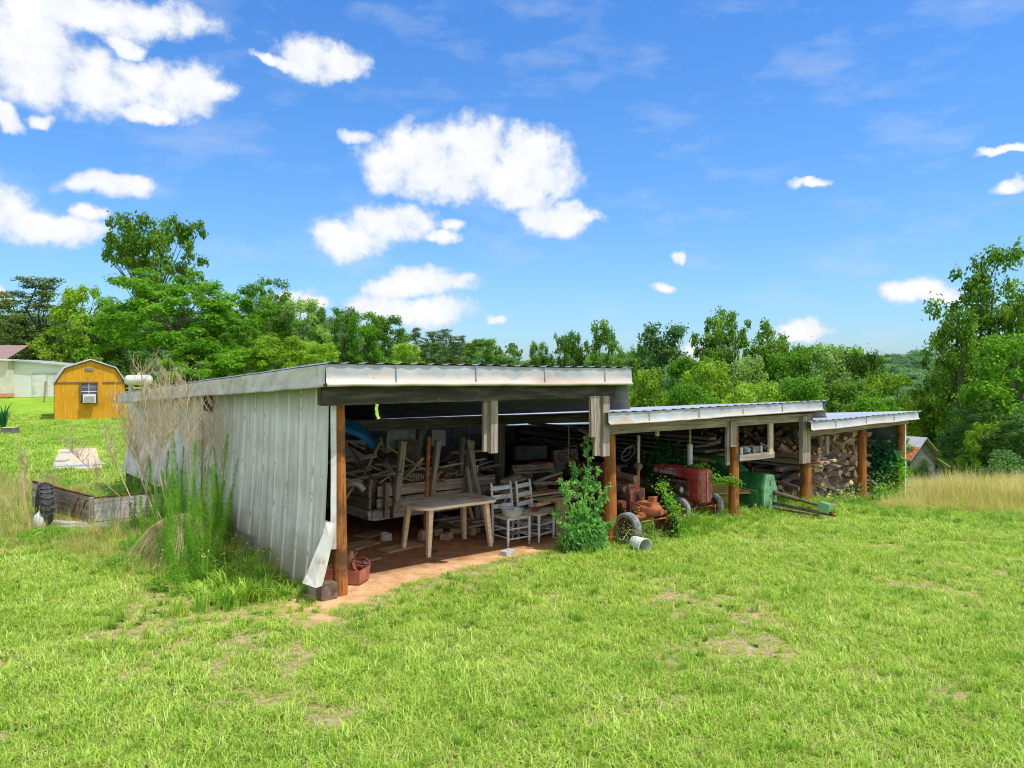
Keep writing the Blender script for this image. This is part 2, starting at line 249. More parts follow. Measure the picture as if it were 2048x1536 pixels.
class MB:
    def __init__(s): s.v = []; s.f = []; s.lc = []; s.mi = []; s.m = 0
    def add(s, vs, fs, lc=None, off=True, m=None):
        n = len(s.v); o = Vector((rnd.uniform(0, 40), rnd.uniform(0, 40), rnd.uniform(0, 40))) if off else Vector()
        s.v += [tuple(v) for v in vs]
        s.lc += [tuple(Vector(l)+o) for l in (lc if lc is not None else vs)]
        s.f += [tuple(i+n for i in f) for f in fs]; s.mi += [s.m if m is None else m]*len(fs)
    def box(s, c, d, rot=None, taper=1.0, m=None, off=True, jit=0.0):
        c = Vector(c); hx, hy, hz = d[0]/2, d[1]/2, d[2]/2; vs = []
        for z in (-1, 1):
            k = taper if z > 0 else 1
            for x, y in ((-1, -1), (1, -1), (1, 1), (-1, 1)):
                vs.append(Vector((x*hx*k+rnd.uniform(-jit, jit), y*hy*k+rnd.uniform(-jit, jit), z*hz+rnd.uniform(-jit, jit))))
        ax = max(range(3), key=lambda i: d[i]); o = [ax]+[i for i in range(3) if i != ax]
        lc = [Vector((v[o[0]], v[o[1]], v[o[2]])) for v in vs]
        if rot is not None:
            rm = rot if isinstance(rot, Matrix) else Matrix.Rotation(rot[2], 3, 'Z') @ Matrix.Rotation(rot[1], 3, 'Y') @ Matrix.Rotation(rot[0], 3, 'X')
            vs = [rm @ v for v in vs]
        vs = [v+c for v in vs]
        s.add(vs, [(0, 3, 2, 1), (4, 5, 6, 7), (0, 1, 5, 4), (1, 2, 6, 5), (2, 3, 7, 6), (3, 0, 4, 7)], lc, off, m); return s
    def bar(s, p, q, w, h, up=(0, 0, 1), m=None, segs=1, wob=0.0, tw=1.0):
        """plank from p to q: w wide, h thick"""
        p = Vector(p); q = Vector(q); d = q-p; L = d.length; d.normalize(); up = Vector(up)
        if abs(d.dot(up)) > .95: up = Vector((0, 1, 0)) if abs(d.y) < .9 else Vector((1, 0, 0))
        sd = d.cross(up).normalized(); u2 = sd.cross(d).normalized()
        vs = []; lc = []
        for i in range(segs+1):
            k = i/segs; c = p+d*(L*k)+u2*rnd.uniform(-wob, wob)+sd*rnd.uniform(-wob, wob); g = 1+(tw-1)*k
            for a, b in ((-1, -1), (1, -1), (1, 1), (-1, 1)):
                vs.append(c+sd*(a*w/2*g)+u2*(b*h/2*g)); lc.append((L*k, a*w/2, b*h/2))
        fs = [(3, 2, 1, 0), tuple(4*segs+i for i in range(4))]
        for i in range(segs):
            for j in range(4):
                a = 4*i+j; b = 4*i+(j+1) % 4; fs.append((a, b, b+4, a+4))
        s.add(vs, fs, lc, True, m); return s
    def tube(s, pts, r, n=8, cap=True, m=None, wob=0.0):
        pts = [Vector(p) for p in pts]; k = len(pts)
        rs = r if isinstance(r, (list, tuple)) else [r]*k
        vs = []; lc = []; L = 0; prev = None
        for i, p in enumerate(pts):
            d = (pts[min(i+1, k-1)]-pts[max(i-1, 0)]).normalized()
            if prev is None:
                a = Vector((0, 0, 1)) if abs(d.z) < .9 else Vector((1, 0, 0)); e1 = d.cross(a).normalized()
            else: e1 = (prev-d*prev.dot(d)).normalized()
            prev = e1; e2 = d.cross(e1)
            if i: L += (p-pts[i-1]).length
            for j in range(n):
                an = 2*math.pi*j/n; rr = rs[i]*(1+rnd.uniform(-wob, wob))
                vs.append(p+e1*(math.cos(an)*rr)+e2*(math.sin(an)*rr)); lc.append((L, math.cos(an)*rs[i], math.sin(an)*rs[i]))
        fs = []
        for i in range(k-1):
            for j in range(n):
                a = i*n+j; b = i*n+(j+1) % n; fs.append((a, b, b+n, a+n))
        if cap: fs += [tuple(range(n))[::-1], tuple((k-1)*n+j for j in range(n))]
        s.add(vs, fs, lc, True, m); return s
    def lathe(s, prof, c, axis=(0, 0, 1), n=20, m=None, close=False):
        """prof: list of (radius, height along axis)"""
        c = Vector(c); d = Vector(axis).normalized(); a = Vector((0, 0, 1)) if abs(d.z) < .9 else Vector((1, 0, 0))
        e1 = d.cross(a).normalized(); e2 = d.cross(e1); vs = []; lc = []
        for r_, h in prof:
            for j in range(n):
                an = 2*math.pi*j/n
                vs.append(c+d*h+e1*(math.cos(an)*r_)+e2*(math.sin(an)*r_)); lc.append((h, math.cos(an)*r_, math.sin(an)*r_))
        k = len(prof); fs = []
        for i in range(k if close else k-1):
            for j in range(n):
                a_ = i*n+j; b = i*n+(j+1) % n; i2 = ((i+1) % k)*n
                fs.append((a_, b, i2+(j+1) % n, i2+j))
        s.add(vs, fs, lc, True, m); return s
    def torus(s, c, axis, R_, r_, n=28, k=10, m=None, sq=1.0):
        prof = [(R_+math.cos(2*math.pi*i/k)*r_, math.sin(2*math.pi*i/k)*r_*sq) for i in range(k)]
        return s.lathe(prof, c, axis, n, m, True)
    def loft(s, rings, m=None, cap=True):
        n = len(rings[0]); vs = [v for r in rings for v in r]; fs = []
        for i in range(len(rings)-1):
            for j in range(n):
                a = i*n+j; b = i*n+(j+1) % n; fs.append((a, b, b+n, a+n))
        if cap: fs += [tuple(range(n))[::-1], tuple((len(rings)-1)*n+j for j in range(n))]
        s.add(vs, fs, None, True, m); return s
    def prism(s, poly, ax, a0, a1, m=None):
        """poly: 2D points in the two other axes, extruded along ax"""
        def mk(p, a):
            l = list(p); l.insert(ax, a); return tuple(l)
        return s.loft([[mk(p, a0) for p in poly], [mk(p, a1) for p in poly]], m)
    def quad(s, a, b, c, d, m=None): s.add([a, b, c, d], [(0, 1, 2, 3)], None, True, m); return s
    def build(s, name, mats, parent=None, loc=None, rotz=None, smooth=False, ang=.7, bevel=0):
        me = bpy.data.meshes.new(name); me.from_pydata(s.v, [], s.f)
        for mt in (mats if isinstance(mats, (list, tuple)) else [mats]): me.materials.append(mt)
        me.polygons.foreach_set('material_index', s.mi)
        a = me.attributes.new('lc', 'FLOAT_VECTOR', 'POINT'); a.data.foreach_set('vector', [x for l in s.lc for x in l])
        if smooth:
            me.polygons.foreach_set('use_smooth', [True]*len(s.f)); me.set_sharp_from_angle(angle=ang)
        me.update()
        o = link(bpy.data.objects.new(name, me), parent)
        if loc is not None: o.location = loc
        if rotz is not None: o.rotation_euler = (0, 0, rotz)
        if bevel:
            b = o.modifiers.new('Bevel', 'BEVEL'); b.width = bevel; b.segments = 1; b.limit_method = 'ANGLE'
        return o
def tag(o, label, cat, group=None, kind=None):
    if kind: o['kind'] = kind
    if label: o['label'] = label
    if cat: o['category'] = cat
    if group: o['group'] = group
    return o
def thing(name, label, cat, loc=(0, 0, 0), rotz=0, group=None):
    o = bpy.data.objects.new(name, None); o.empty_display_size = .2; link(o)
    o.location = loc; o.rotation_euler = (0, 0, rotz); return tag(o, label, cat, group)
def struct(o, label=None, kind='structure'):
    o['kind'] = kind
    if label: o['label'] = label
    return o
def dup(root, label=None, loc=None, rot=None, scale=None):
    r = root.copy(); C.objects.link(r)
    if label: r['label'] = label
    if loc is not None: r.location = loc
    if rot is not None: r.rotation_euler = rot
    if scale is not None: r.scale = scale
    for ch in root.children:
        c = ch.copy(); C.objects.link(c); c.parent = r
        for g in ch.children:
            d = g.copy(); C.objects.link(d); d.parent = c
    return r
def rib_leaf(CC, size, out=None, ob=.6, upb=.5, wid=.5, rg=rng):
    """many small leaves: CC centres, returns V, F"""
    n = len(CC); nr = rg.normal(size=(n, 3)); nr /= np.linalg.norm(nr, axis=1)[:, None]
    if out is not None: nr = nr*.8+out*ob
    nr[:, 2] += upb; nr /= np.linalg.norm(nr, axis=1)[:, None]
    t = rg.normal(size=(n, 3)); t -= nr*(t*nr).sum(1)[:, None]; t /= np.linalg.norm(t, axis=1)[:, None]
    b = np.cross(nr, t); sz = (size*rg.uniform(.6, 1.35, n))[:, None]
    V = np.stack([CC-t*sz, CC-b*sz*wid+nr*sz*.12, CC+t*sz, CC+b*sz*wid+nr*sz*.12], 1).reshape(-1, 3)
    return V, np.arange(4*n).reshape(n, 4)

# ------------------------------------------------------------------ world: daylight sky with cumulus
SUN_EL = R(64); SAZ = math.atan2(.9, -.44)          # compass bearing from +Y, clockwise
w = bpy.data.worlds.new('World'); scene.world = w; w.use_nodes = True
nt = w.node_tree; nt.nodes.clear(); L = nt.links.new
wo = N(nt, 'ShaderNodeOutputWorld'); bg = N(nt, 'ShaderNodeBackground'); L(bg.outputs[0], wo.inputs[0])
WS = .145
bg.inputs['Strength'].default_value = WS
sky = N(nt, 'ShaderNodeTexSky', sky_type='NISHITA', sun_disc=False, sun_elevation=SUN_EL, sun_rotation=SAZ, altitude=200, air_density=1.0, dust_density=.6, ozone_density=2.5)
tc = N(nt, 'ShaderNodeTexCoord'); sx = N(nt, 'ShaderNodeSeparateXYZ'); L(tc.outputs['Generated'], sx.inputs[0])
az = N(nt, 'ShaderNodeMath', operation='ARCTAN2'); L(sx.outputs[0], az.inputs[0]); L(sx.outputs[1], az.inputs[1])
el = N(nt, 'ShaderNodeMath', operation='ARCSINE'); L(sx.outputs[2], el.inputs[0])
cb = N(nt, 'ShaderNodeCombineXYZ'); L(az.outputs[0], cb.inputs[0]); L(el.outputs[0], cb.inputs[1])
CL = [  # blobs of cloud in bearing / height, listed as photo positions (x, y, half width, half height)
 (770, 330, 60, 48), (850, 305, 85, 58), (945, 300, 85, 72), (1050, 310, 85, 62), (1095, 350, 58, 48), (960, 360, 175, 42), (1050, 395, 60, 28), (716, 272, 42, 18),
 (1110, 435, 72, 34), (1160, 432, 35, 16), (700, 485, 75, 40), (765, 455, 80, 40), (820, 440, 50, 30), (878, 477, 42, 16),
 (620, 108, 70, 34), (690, 112, 55, 26), (560, 122, 60, 12), (50, 60, 130, 100), (200, 15, 240, 42), (90, 130, 130, 70), (190, 165, 100, 60), (340, 178, 110, 48), (290, 150, 70, 34), (290, 225, 60, 18), (420, 190, 50, 20),
 (262, 84, 32, 20), (215, 372, 88, 27), (20, 400, 55, 48), (60, 450, 95, 36), (140, 462, 65, 30), (175, 430, 32, 18), (70, 222, 26, 16), (0, 214, 34, 26),
 (845, 570, 100, 27), (760, 612, 75, 30), (855, 622, 90, 28), (770, 575, 55, 20), (612, 603, 44, 20), (570, 595, 30, 14),
 (1815, 592, 50, 28), (1880, 594, 62, 22), (1612, 658, 62, 20), (1392, 706, 26, 20), (990, 634, 16, 11), (1320, 576, 28, 11), (1358, 507, 16, 12), (2015, 292, 65, 9), (1618, 373, 42, 10), (2030, 365, 42, 18), (900, 452, 26, 14), (440, 598, 30, 13), (5, 590, 20, 22)]
nz = N(nt, 'ShaderNodeTexNoise', i_Scale=9, i_Detail=2); L(cb.outputs[0], nz.inputs['Vector'])
nz2 = N(nt, 'ShaderNodeTexNoise', i_Scale=30, i_Detail=9, i_Roughness=.62); L(cb.outputs[0], nz2.inputs['Vector'])
v1 = N(nt, 'ShaderNodeVectorMath', operation='SUBTRACT'); v1.inputs[1].default_value = (.5, .5, .5); L(nz.outputs['Color'], v1.inputs[0])
v2 = N(nt, 'ShaderNodeVectorMath', operation='SCALE'); v2.inputs['Scale'].default_value = .05; L(v1.outputs[0], v2.inputs[0])
v3a = N(nt, 'ShaderNodeVectorMath', operation='ADD'); L(cb.outputs[0], v3a.inputs[0]); L(v2.outputs[0], v3a.inputs[1])
nz3 = N(nt, 'ShaderNodeTexNoise', i_Scale=38, i_Detail=4, i_Roughness=.6); L(cb.outputs[0], nz3.inputs['Vector'])
v4 = N(nt, 'ShaderNodeVectorMath', operation='SUBTRACT'); v4.inputs[1].default_value = (.5, .5, .5); L(nz3.outputs['Color'], v4.inputs[0])
v5 = N(nt, 'ShaderNodeVectorMath', operation='SCALE'); v5.inputs['Scale'].default_value = .02; L(v4.outputs[0], v5.inputs[0])
v3 = N(nt, 'ShaderNodeVectorMath', operation='ADD'); L(v3a.outputs[0], v3.inputs[0]); L(v5.outputs[0], v3.inputs[1])
cur = None; curt = None
for (px, py, rx, ry) in CL:
    x = (px-1024)/F; z = (HZ-py)/F; a = math.atan(x); h = math.atan(z/math.sqrt(1+x*x))
    sa = 1/(1+x*x); sh = sa**.5
    sub = N(nt, 'ShaderNodeVectorMath', operation='SUBTRACT'); sub.inputs[1].default_value = (a, h, 0); L(v3.outputs[0], sub.inputs[0])
    mu = N(nt, 'ShaderNodeVectorMath', operation='MULTIPLY'); mu.inputs[1].default_value = (F/(rx*1.07*sa), F/(ry*1.07*sh), 0); L(sub.outputs[0], mu.inputs[0])
    dt = N(nt, 'ShaderNodeVectorMath', operation='DOT_PRODUCT'); L(mu.outputs[0], dt.inputs[0]); L(mu.outputs[0], dt.inputs[1])
    # signed height above the blob's middle -> shaded undersides
    if cur is None: cur = dt.outputs['Value']
    else:
        mn = N(nt, 'ShaderNodeMath', operation='SMOOTH_MIN', i_2=.35); L(cur, mn.inputs[0]); L(dt.outputs['Value'], mn.inputs[1]); cur = mn.outputs[0]
sq = N(nt, 'ShaderNodeMath', operation='SUBTRACT', i_0=1.0); L(cur, sq.inputs[1])
nb = N(nt, 'ShaderNodeMath', operation='MULTIPLY_ADD', i_1=2.6, i_2=-1.28); L(nz2.outputs[0], nb.inputs[0])
dn = N(nt, 'ShaderNodeMath', operation='ADD'); L(sq.outputs[0], dn.inputs[0]); L(nb.outputs[0], dn.inputs[1])
cov = N(nt, 'ShaderNodeMapRange', interpolation_type='SMOOTHSTEP'); cov.inputs[1].default_value = -.4; cov.inputs[2].default_value = .8; L(dn.outputs[0], cov.inputs[0])
# thin high wisps
mpw = N(nt, 'ShaderNodeMapping'); mpw.inputs['Scale'].default_value = (5, 14, 1); mpw.inputs['Rotation'].default_value = (0, 0, R(25)); L(cb.outputs[0], mpw.inputs[0])
nw = N(nt, 'ShaderNodeTexNoise', i_Scale=1.3, i_Detail=9, i_Roughness=.6); L(mpw.outputs[0], nw.inputs['Vector'])
wr = N(nt, 'ShaderNodeMapRange'); wr.inputs[1].default_value = .51; wr.inputs[2].default_value = .85; wr.inputs[4].default_value = .5; L(nw.outputs[0], wr.inputs[0])
mxc = N(nt, 'ShaderNodeMath', operation='MAXIMUM'); L(cov.outputs[0], mxc.inputs[0]); L(wr.outputs[0], mxc.inputs[1])
# keep clouds above the horizon
ef = N(nt, 'ShaderNodeMapRange'); ef.inputs[1].default_value = -.01; ef.inputs[2].default_value = .01; L(el.outputs[0], ef.inputs[0])
cf = N(nt, 'ShaderNodeMath', operation='MULTIPLY'); L(mxc.outputs[0], cf.inputs[0]); L(ef.outputs[0], cf.inputs[1])
shd = ramp(nt, [(.0, (.80/WS, .86/WS, .95/WS)), (.35, (.93/WS, .95/WS, .99/WS)), (1, (1.06/WS, 1.06/WS, 1.06/WS))])
sv = N(nt, 'ShaderNodeMapRange'); sv.inputs[1].default_value = .0; sv.inputs[2].default_value = 1.0; L(dn.outputs[0], sv.inputs[0]); nsd = N(nt, 'ShaderNodeTexNoise', i_Scale=20, i_Detail=5, i_Roughness=.55); L(v3.outputs[0], nsd.inputs['Vector'])
nsm = N(nt, 'ShaderNodeMath', operation='MULTIPLY_ADD', i_1=1.6, i_2=-.1); L(nsd.outputs[0], nsm.inputs[0])
nsx = N(nt, 'ShaderNodeMath', operation='MULTIPLY'); L(sv.outputs[0], nsx.inputs[0]); L(nsm.outputs[0], nsx.inputs[1]); L(nsx.outputs[0], shd.inputs[0])
shd.color_ramp.elements[0].color = (.70/WS, .78/WS, .90/WS, 1); shd.color_ramp.elements[1].color = (.88/WS, .92/WS, .98/WS, 1)
# tint the clear sky a little bluer and deeper towards the zenith, as the photo is
eg = ramp(nt, [(0, (.66, .9, 1.2)), (.1, (.64, .96, 1.28)), (.22, (.58, 1.0, 1.42)), (.4, (.48, 1.0, 1.58)), (1, (.42, .92, 1.55))]); 
em = N(nt, 'ShaderNodeMapRange'); em.inputs[1].default_value = 0; em.inputs[2].default_value = 1.2; L(el.outputs[0], em.inputs[0]); L(em.outputs[0], eg.inputs[0])
st = N(nt, 'ShaderNodeMixRGB', blend_type='MULTIPLY', i_Fac=1.0); L(sky.outputs[0], st.inputs[1]); L(eg.outputs[0], st.inputs[2])
# unseen bright cloud behind the camera, added to fill the shaded interior
nbk = N(nt, 'ShaderNodeTexNoise', i_Scale=2.2, i_Detail=6, i_Roughness=.6); L(tc.outputs['Generated'], nbk.inputs['Vector'])
bkr = N(nt, 'ShaderNodeMapRange', interpolation_type='SMOOTHSTEP'); bkr.inputs[1].default_value = .4; bkr.inputs[2].default_value = .56; L(nbk.outputs[0], bkr.inputs[0])
bky = N(nt, 'ShaderNodeMapRange', interpolation_type='SMOOTHSTEP'); bky.inputs[1].default_value = .35; bky.inputs[2].default_value = -.1; L(sx.outputs[1], bky.inputs[0])
bkm = N(nt, 'ShaderNodeMath', operation='MULTIPLY'); L(bkr.outputs[0], bkm.inputs[0]); L(bky.outputs[0], bkm.inputs[1])
bke = N(nt, 'ShaderNodeMath', operation='MULTIPLY'); L(bkm.outputs[0], bke.inputs[0]); L(ef.outputs[0], bke.inputs[1])
w.cycles.sampling_method = 'MANUAL'; w.cycles.sample_map_resolution = 512
cm = N(nt, 'ShaderNodeMixRGB'); L(cf.outputs[0], cm.inputs[0]); L(st.outputs[0], cm.inputs[1]); L(shd.outputs[0], cm.inputs[2])
cm2 = N(nt, 'ShaderNodeMixRGB'); cm2.inputs[2].default_value = (1.3/WS, 1.27/WS, 1.22/WS, 1); L(bke.outputs[0], cm2.inputs[0]); L(cm.outputs[0], cm2.inputs[1])
L(cm2.outputs[0], bg.inputs['Color'])

sl = bpy.data.lights.new('sun', 'SUN'); sl.energy = 4.2; sl.angle = R(.5); sl.color = (1, .96, .9)
so = link(bpy.data.objects.new('sun', sl))
sd = Vector((math.sin(SAZ)*math.cos(SUN_EL), math.cos(SAZ)*math.cos(SUN_EL), math.sin(SUN_EL)))
so.rotation_euler = (-sd).to_track_quat('-Z', 'Y').to_euler(); so.location = (10, -10, 30)
cam = bpy.data.cameras.new('camera'); co = link(bpy.data.objects.new('camera', cam))
cam.lens = F/2048*36; cam.sensor_width = 36; cam.clip_end = 5000; cam.clip_start = .1
cam.shift_y = -(768-HZ)/2048
co.location = (0, 0, CH); co.rotation_euler = (R(90), 0, 0); scene.camera = co
scene.view_settings.view_transform = 'Standard'; scene.view_settings.look = 'None'; scene.view_settings.exposure = 0
scene.cycles.filter_width = 1.1; scene.cycles.max_bounces = 5; scene.cycles.diffuse_bounces = 3; scene.cycles.glossy_bounces = 2; scene.cycles.transmission_bounces = 3; scene.cycles.caustics_reflective = False; scene.cycles.caustics_refractive = False

#@@PART2
# ------------------------------------------------------------------ ground
def edge_t(s):                                       # where bare earth of the shed floor meets the lawn
    return lerpk([(-.6, -.5), (-.3, -.5), (.26, -.3), (1.4, .05), (2.7, .2), (3.6, .2), (4.4, .55), (5.5, .7), (9, .6), (15, .5)], s)
def dirt(x, y):
    s, t = wb(x, y); e = edge_t(s)+.25*fbm(x*1.7, y*1.7)
    d = 0
    if -.35 < s < 14.5 and t < 10: d = sstep(e-.1, e+.12, t)
    if -1.2 < s <= -.35 and -.9 < t < .2: d = max(d, .7*sstep(-1.2, -.35, s)*(1 if fbm(x*2, y*2) > -.1 else .2))
    return d
def bare(x, y):                                      # thin, worn places in the lawn, 0..1
    v = sstep(.1, .32, .75*fbm(x*.55+3, y*.55, 1.7, 4)+.55*fbm(x*2.3, y*2.3, 5.7, 3)+.12*math.exp(-((y-9.2)/2.2)**2)+.06*math.exp(-((x+3)/2.5)**2))
    s, t = wb(x, y)
    return max(v*.85, sstep(.8, 0, abs(t-edge_t(s)+.15))*.75 if -1 < s < 4.8 else 0)
ys = list(np.arange(-20, 4, 3))+list(np.arange(4, 17, .14))+list(np.arange(17, 32, .5))+[33, 36, 40, 45, 50, 56, 63, 71, 80, 92, 106, 125, 150, 180, 220, 280, 360, 480, 640, 900, 1400]
us = np.concatenate([-np.geomspace(1.1, 6, 12)[::-1], np.linspace(-1, 1, 150), np.geomspace(1.1, 6, 12)])
V = []; D = []
for y in ys:
    for u in us:
        x = u*max(9, y)*.85
        z = gz(x, y)+(.02*fbm(x*.7, y*.7) if 4 < y < 60 else 0)
        V.append((x, y, z)); near = 4 < y < 26 and abs(u) <= 1
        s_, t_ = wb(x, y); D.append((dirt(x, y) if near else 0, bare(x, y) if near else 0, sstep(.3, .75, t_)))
nx = len(us); Fq = [(j*nx+i, j*nx+i+1, (j+1)*nx+i+1, (j+1)*nx+i) for j in range(len(ys)-1) for i in range(nx-1)]
def ground_mat():
    m, nt, out = newmat('ground_cover'); L = nt.links.new
    g = N(nt, 'ShaderNodeNewGeometry'); at = N(nt, 'ShaderNodeAttribute', attribute_name='cover'); sp = N(nt, 'ShaderNodeSeparateXYZ'); L(at.outputs['Vector'], sp.inputs[0])
    def noise(sc, det=6, ro=.6):
        n = N(nt, 'ShaderNodeTexNoise', i_Scale=sc, i_Detail=det, i_Roughness=ro); L(g.outputs['Position'], n.inputs['Vector']); return n.outputs[0]
    n1 = noise(22, 8, .75); n2 = noise(.5, 4); n3 = noise(5, 8, .7); n0 = noise(1.9, 5)
    gr = ramp(nt, [(.33, (.05, .09, .012)), (.5, (.17, .26, .03)), (.66, (.42, .45, .11))]); L(n1, gr.inputs[0])
    fr = ramp(nt, [(.3, (.13, .3, .02)), (.5, (.25, .42, .03)), (.7, (.42, .52, .09))]); 
    mxn = N(nt, 'ShaderNodeMixRGB', i_Fac=.55); L(n2, mxn.inputs[1]); L(n0, mxn.inputs[2]); L(mxn.outputs[0], fr.inputs[0])
    px = N(nt, 'ShaderNodeSeparateXYZ'); L(g.outputs['Position'], px.inputs[0])
    fd = N(nt, 'ShaderNodeMapRange'); fd.inputs[1].default_value = 14; fd.inputs[2].default_value = 24; L(px.outputs[1], fd.inputs[0])
    a = N(nt, 'ShaderNodeMixRGB'); L(fd.outputs[0], a.inputs[0]); L(gr.outputs[0], a.inputs[1]); L(fr.outputs[0], a.inputs[2])
    so_ = ramp(nt, [(.32, (.28, .17, .075)), (.5, (.5, .36, .2)), (.64, (.6, .47, .3))]); L(n1, so_.inputs[0])
    bm = N(nt, 'ShaderNodeMath', operation='MULTIPLY', use_clamp=True); L(sp.outputs[1], bm.inputs[0])
    bm2 = N(nt, 'ShaderNodeMapRange'); bm2.inputs[1].default_value = .35; bm2.inputs[2].default_value = .6; bm2.inputs[4].default_value = 1.2; L(n3, bm2.inputs[0]); L(bm2.outputs[0], bm.inputs[1])
    b = N(nt, 'ShaderNodeMixRGB'); L(bm.outputs[0], b.inputs[0]); L(a.outputs[0], b.inputs[1]); L(so_.outputs[0], b.inputs[2])
    cl = ramp(nt, [(.3, (.46, .24, .11)), (.5, (.72, .42, .2)), (.7, (.84, .56, .32))]); L(n3, cl.inputs[0])
    cs = ramp(nt, [(.55, (0, 0, 0)), (.75, (.6, .6, .6))]); L(n1, cs.inputs[0])
    cl2 = N(nt, 'ShaderNodeMixRGB'); cl2.inputs[2].default_value = (.62, .45, .28, 1); L(cs.outputs[0], cl2.inputs[0]); L(cl.outputs[0], cl2.inputs[1])
    dk = N(nt, 'ShaderNodeMixRGB', blend_type='MULTIPLY'); dk.inputs[2].default_value = (.5, .4, .38, 1); L(sp.outputs[2], dk.inputs[0]); L(cl2.outputs[0], dk.inputs[1]); cl2 = dk  # roof shade put into the colour of the shed floor
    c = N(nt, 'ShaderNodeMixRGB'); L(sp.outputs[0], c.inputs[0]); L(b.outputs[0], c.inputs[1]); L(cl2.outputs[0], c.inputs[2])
    bs = N(nt, 'ShaderNodeBsdfPrincipled', i_Roughness=.95); bs.inputs['Specular IOR Level'].default_value = .1
    L(c.outputs[0], bs.inputs['Base Color'])
    bp = N(nt, 'ShaderNodeBump', i_Strength=.7, i_Distance=.04); L(n1, bp.inputs['Height']); L(bp.outputs[0], bs.inputs['Normal'])
    L(bs.outputs[0], out.inputs[0]); return m
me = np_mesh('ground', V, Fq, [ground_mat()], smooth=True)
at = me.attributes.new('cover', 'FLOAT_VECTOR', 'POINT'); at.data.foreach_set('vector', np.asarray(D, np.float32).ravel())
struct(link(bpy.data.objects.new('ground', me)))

# pale worn pad of pavers and sand on the left
pad = thing('paver_pad', 'weathered slab pad of sand and grey pavers set flat in the lawn at left', 'paving')
mb = MB(); q = [G(105, 938), G(205, 938), G(192, 897), G(118, 899)]
mb.add([v+Vector((0, 0, .015+gz(v.x, v.y)*0)) for v in q]+[v+Vector((0, 0, -.1)) for v in q], [(0, 1, 2, 3), (0, 4, 5, 1), (1, 5, 6, 2), (2, 6, 7, 3), (3, 7, 4, 0)])
M['sand'] = surf('worn_sand', [(.45, .34, .2), (.6, .48, .32), (.68, .56, .4)], (3, 3, 3), 1.5, .95, bump=.2)
mb.build('sand_bed', M['sand'], pad)
M['slab'] = surf('blue_grey_paver', [(.3, .32, .36), (.42, .44, .48), (.52, .52, .54)], (3, 3, 3), 2, .9, bump=.2)
for (a, b) in ((105, 936), (138, 935), (165, 934), (190, 932), (108, 925), (120, 908)):
    p = G(a+14, b-2); mb = MB(); mb.box((p.x, p.y, p.z+.03), (.3, .3, .04), (0, 0, .1)); mb.build('paver', M['slab'], pad)

# ------------------------------------------------------------------ scattered grasses (nodes instance small tufts on points)
def blades(n, h, spread, lean, wd, rg=rnd, curl=.5):
    V = []; Fq = []
    for _ in range(n):
        a = rg.uniform(0, 6.283); r_ = spread*math.sqrt(rg.random()); bx, by = r_*math.cos(a), r_*math.sin(a)
        d = rg.uniform(0, 6.283); ln = lean*rg.uniform(.3, 1.3); hh = h*rg.uniform(.5, 1.25); w_ = wd*rg.uniform(.7, 1.3)
        dx, dy = math.cos(d), math.sin(d); px_, py_ = -dy*w_, dx*w_; o = len(V)
        m1 = (bx+dx*ln*hh*.3, by+dy*ln*hh*.3, hh*.6); m2 = (bx+dx*ln*hh, by+dy*ln*hh, hh*(1-curl*ln*.35))
        V += [(bx-px_, by-py_, -.01), (bx+px_, by+py_, -.01), (m1[0]+px_*.8, m1[1]+py_*.8, m1[2]), (m1[0]-px_*.8, m1[1]-py_*.8, m1[2]), (m2[0]+px_*.15, m2[1]+py_*.15, m2[2]), (m2[0]-px_*.15, m2[1]-py_*.15, m2[2])]
        Fq += [(o, o+1, o+2, o+3), (o+3, o+2, o+4, o+5)]
    return V, Fq
def tuftset(name, specs):
    col = bpy.data.collections.new(name)
    for i, (n, h, sp, ln, wd, mats) in enumerate(specs):
        V, Fq = blades(n, h, sp, ln, wd); k = len(mats)
        mi = np.repeat(np.array([rnd.randrange(k) for _ in range(n)]), 2)
        o = bpy.data.objects.new(name+'_tuft', np_mesh(name+'_tuft', V, Fq, mats, mi)); col.objects.link(o)
    return col
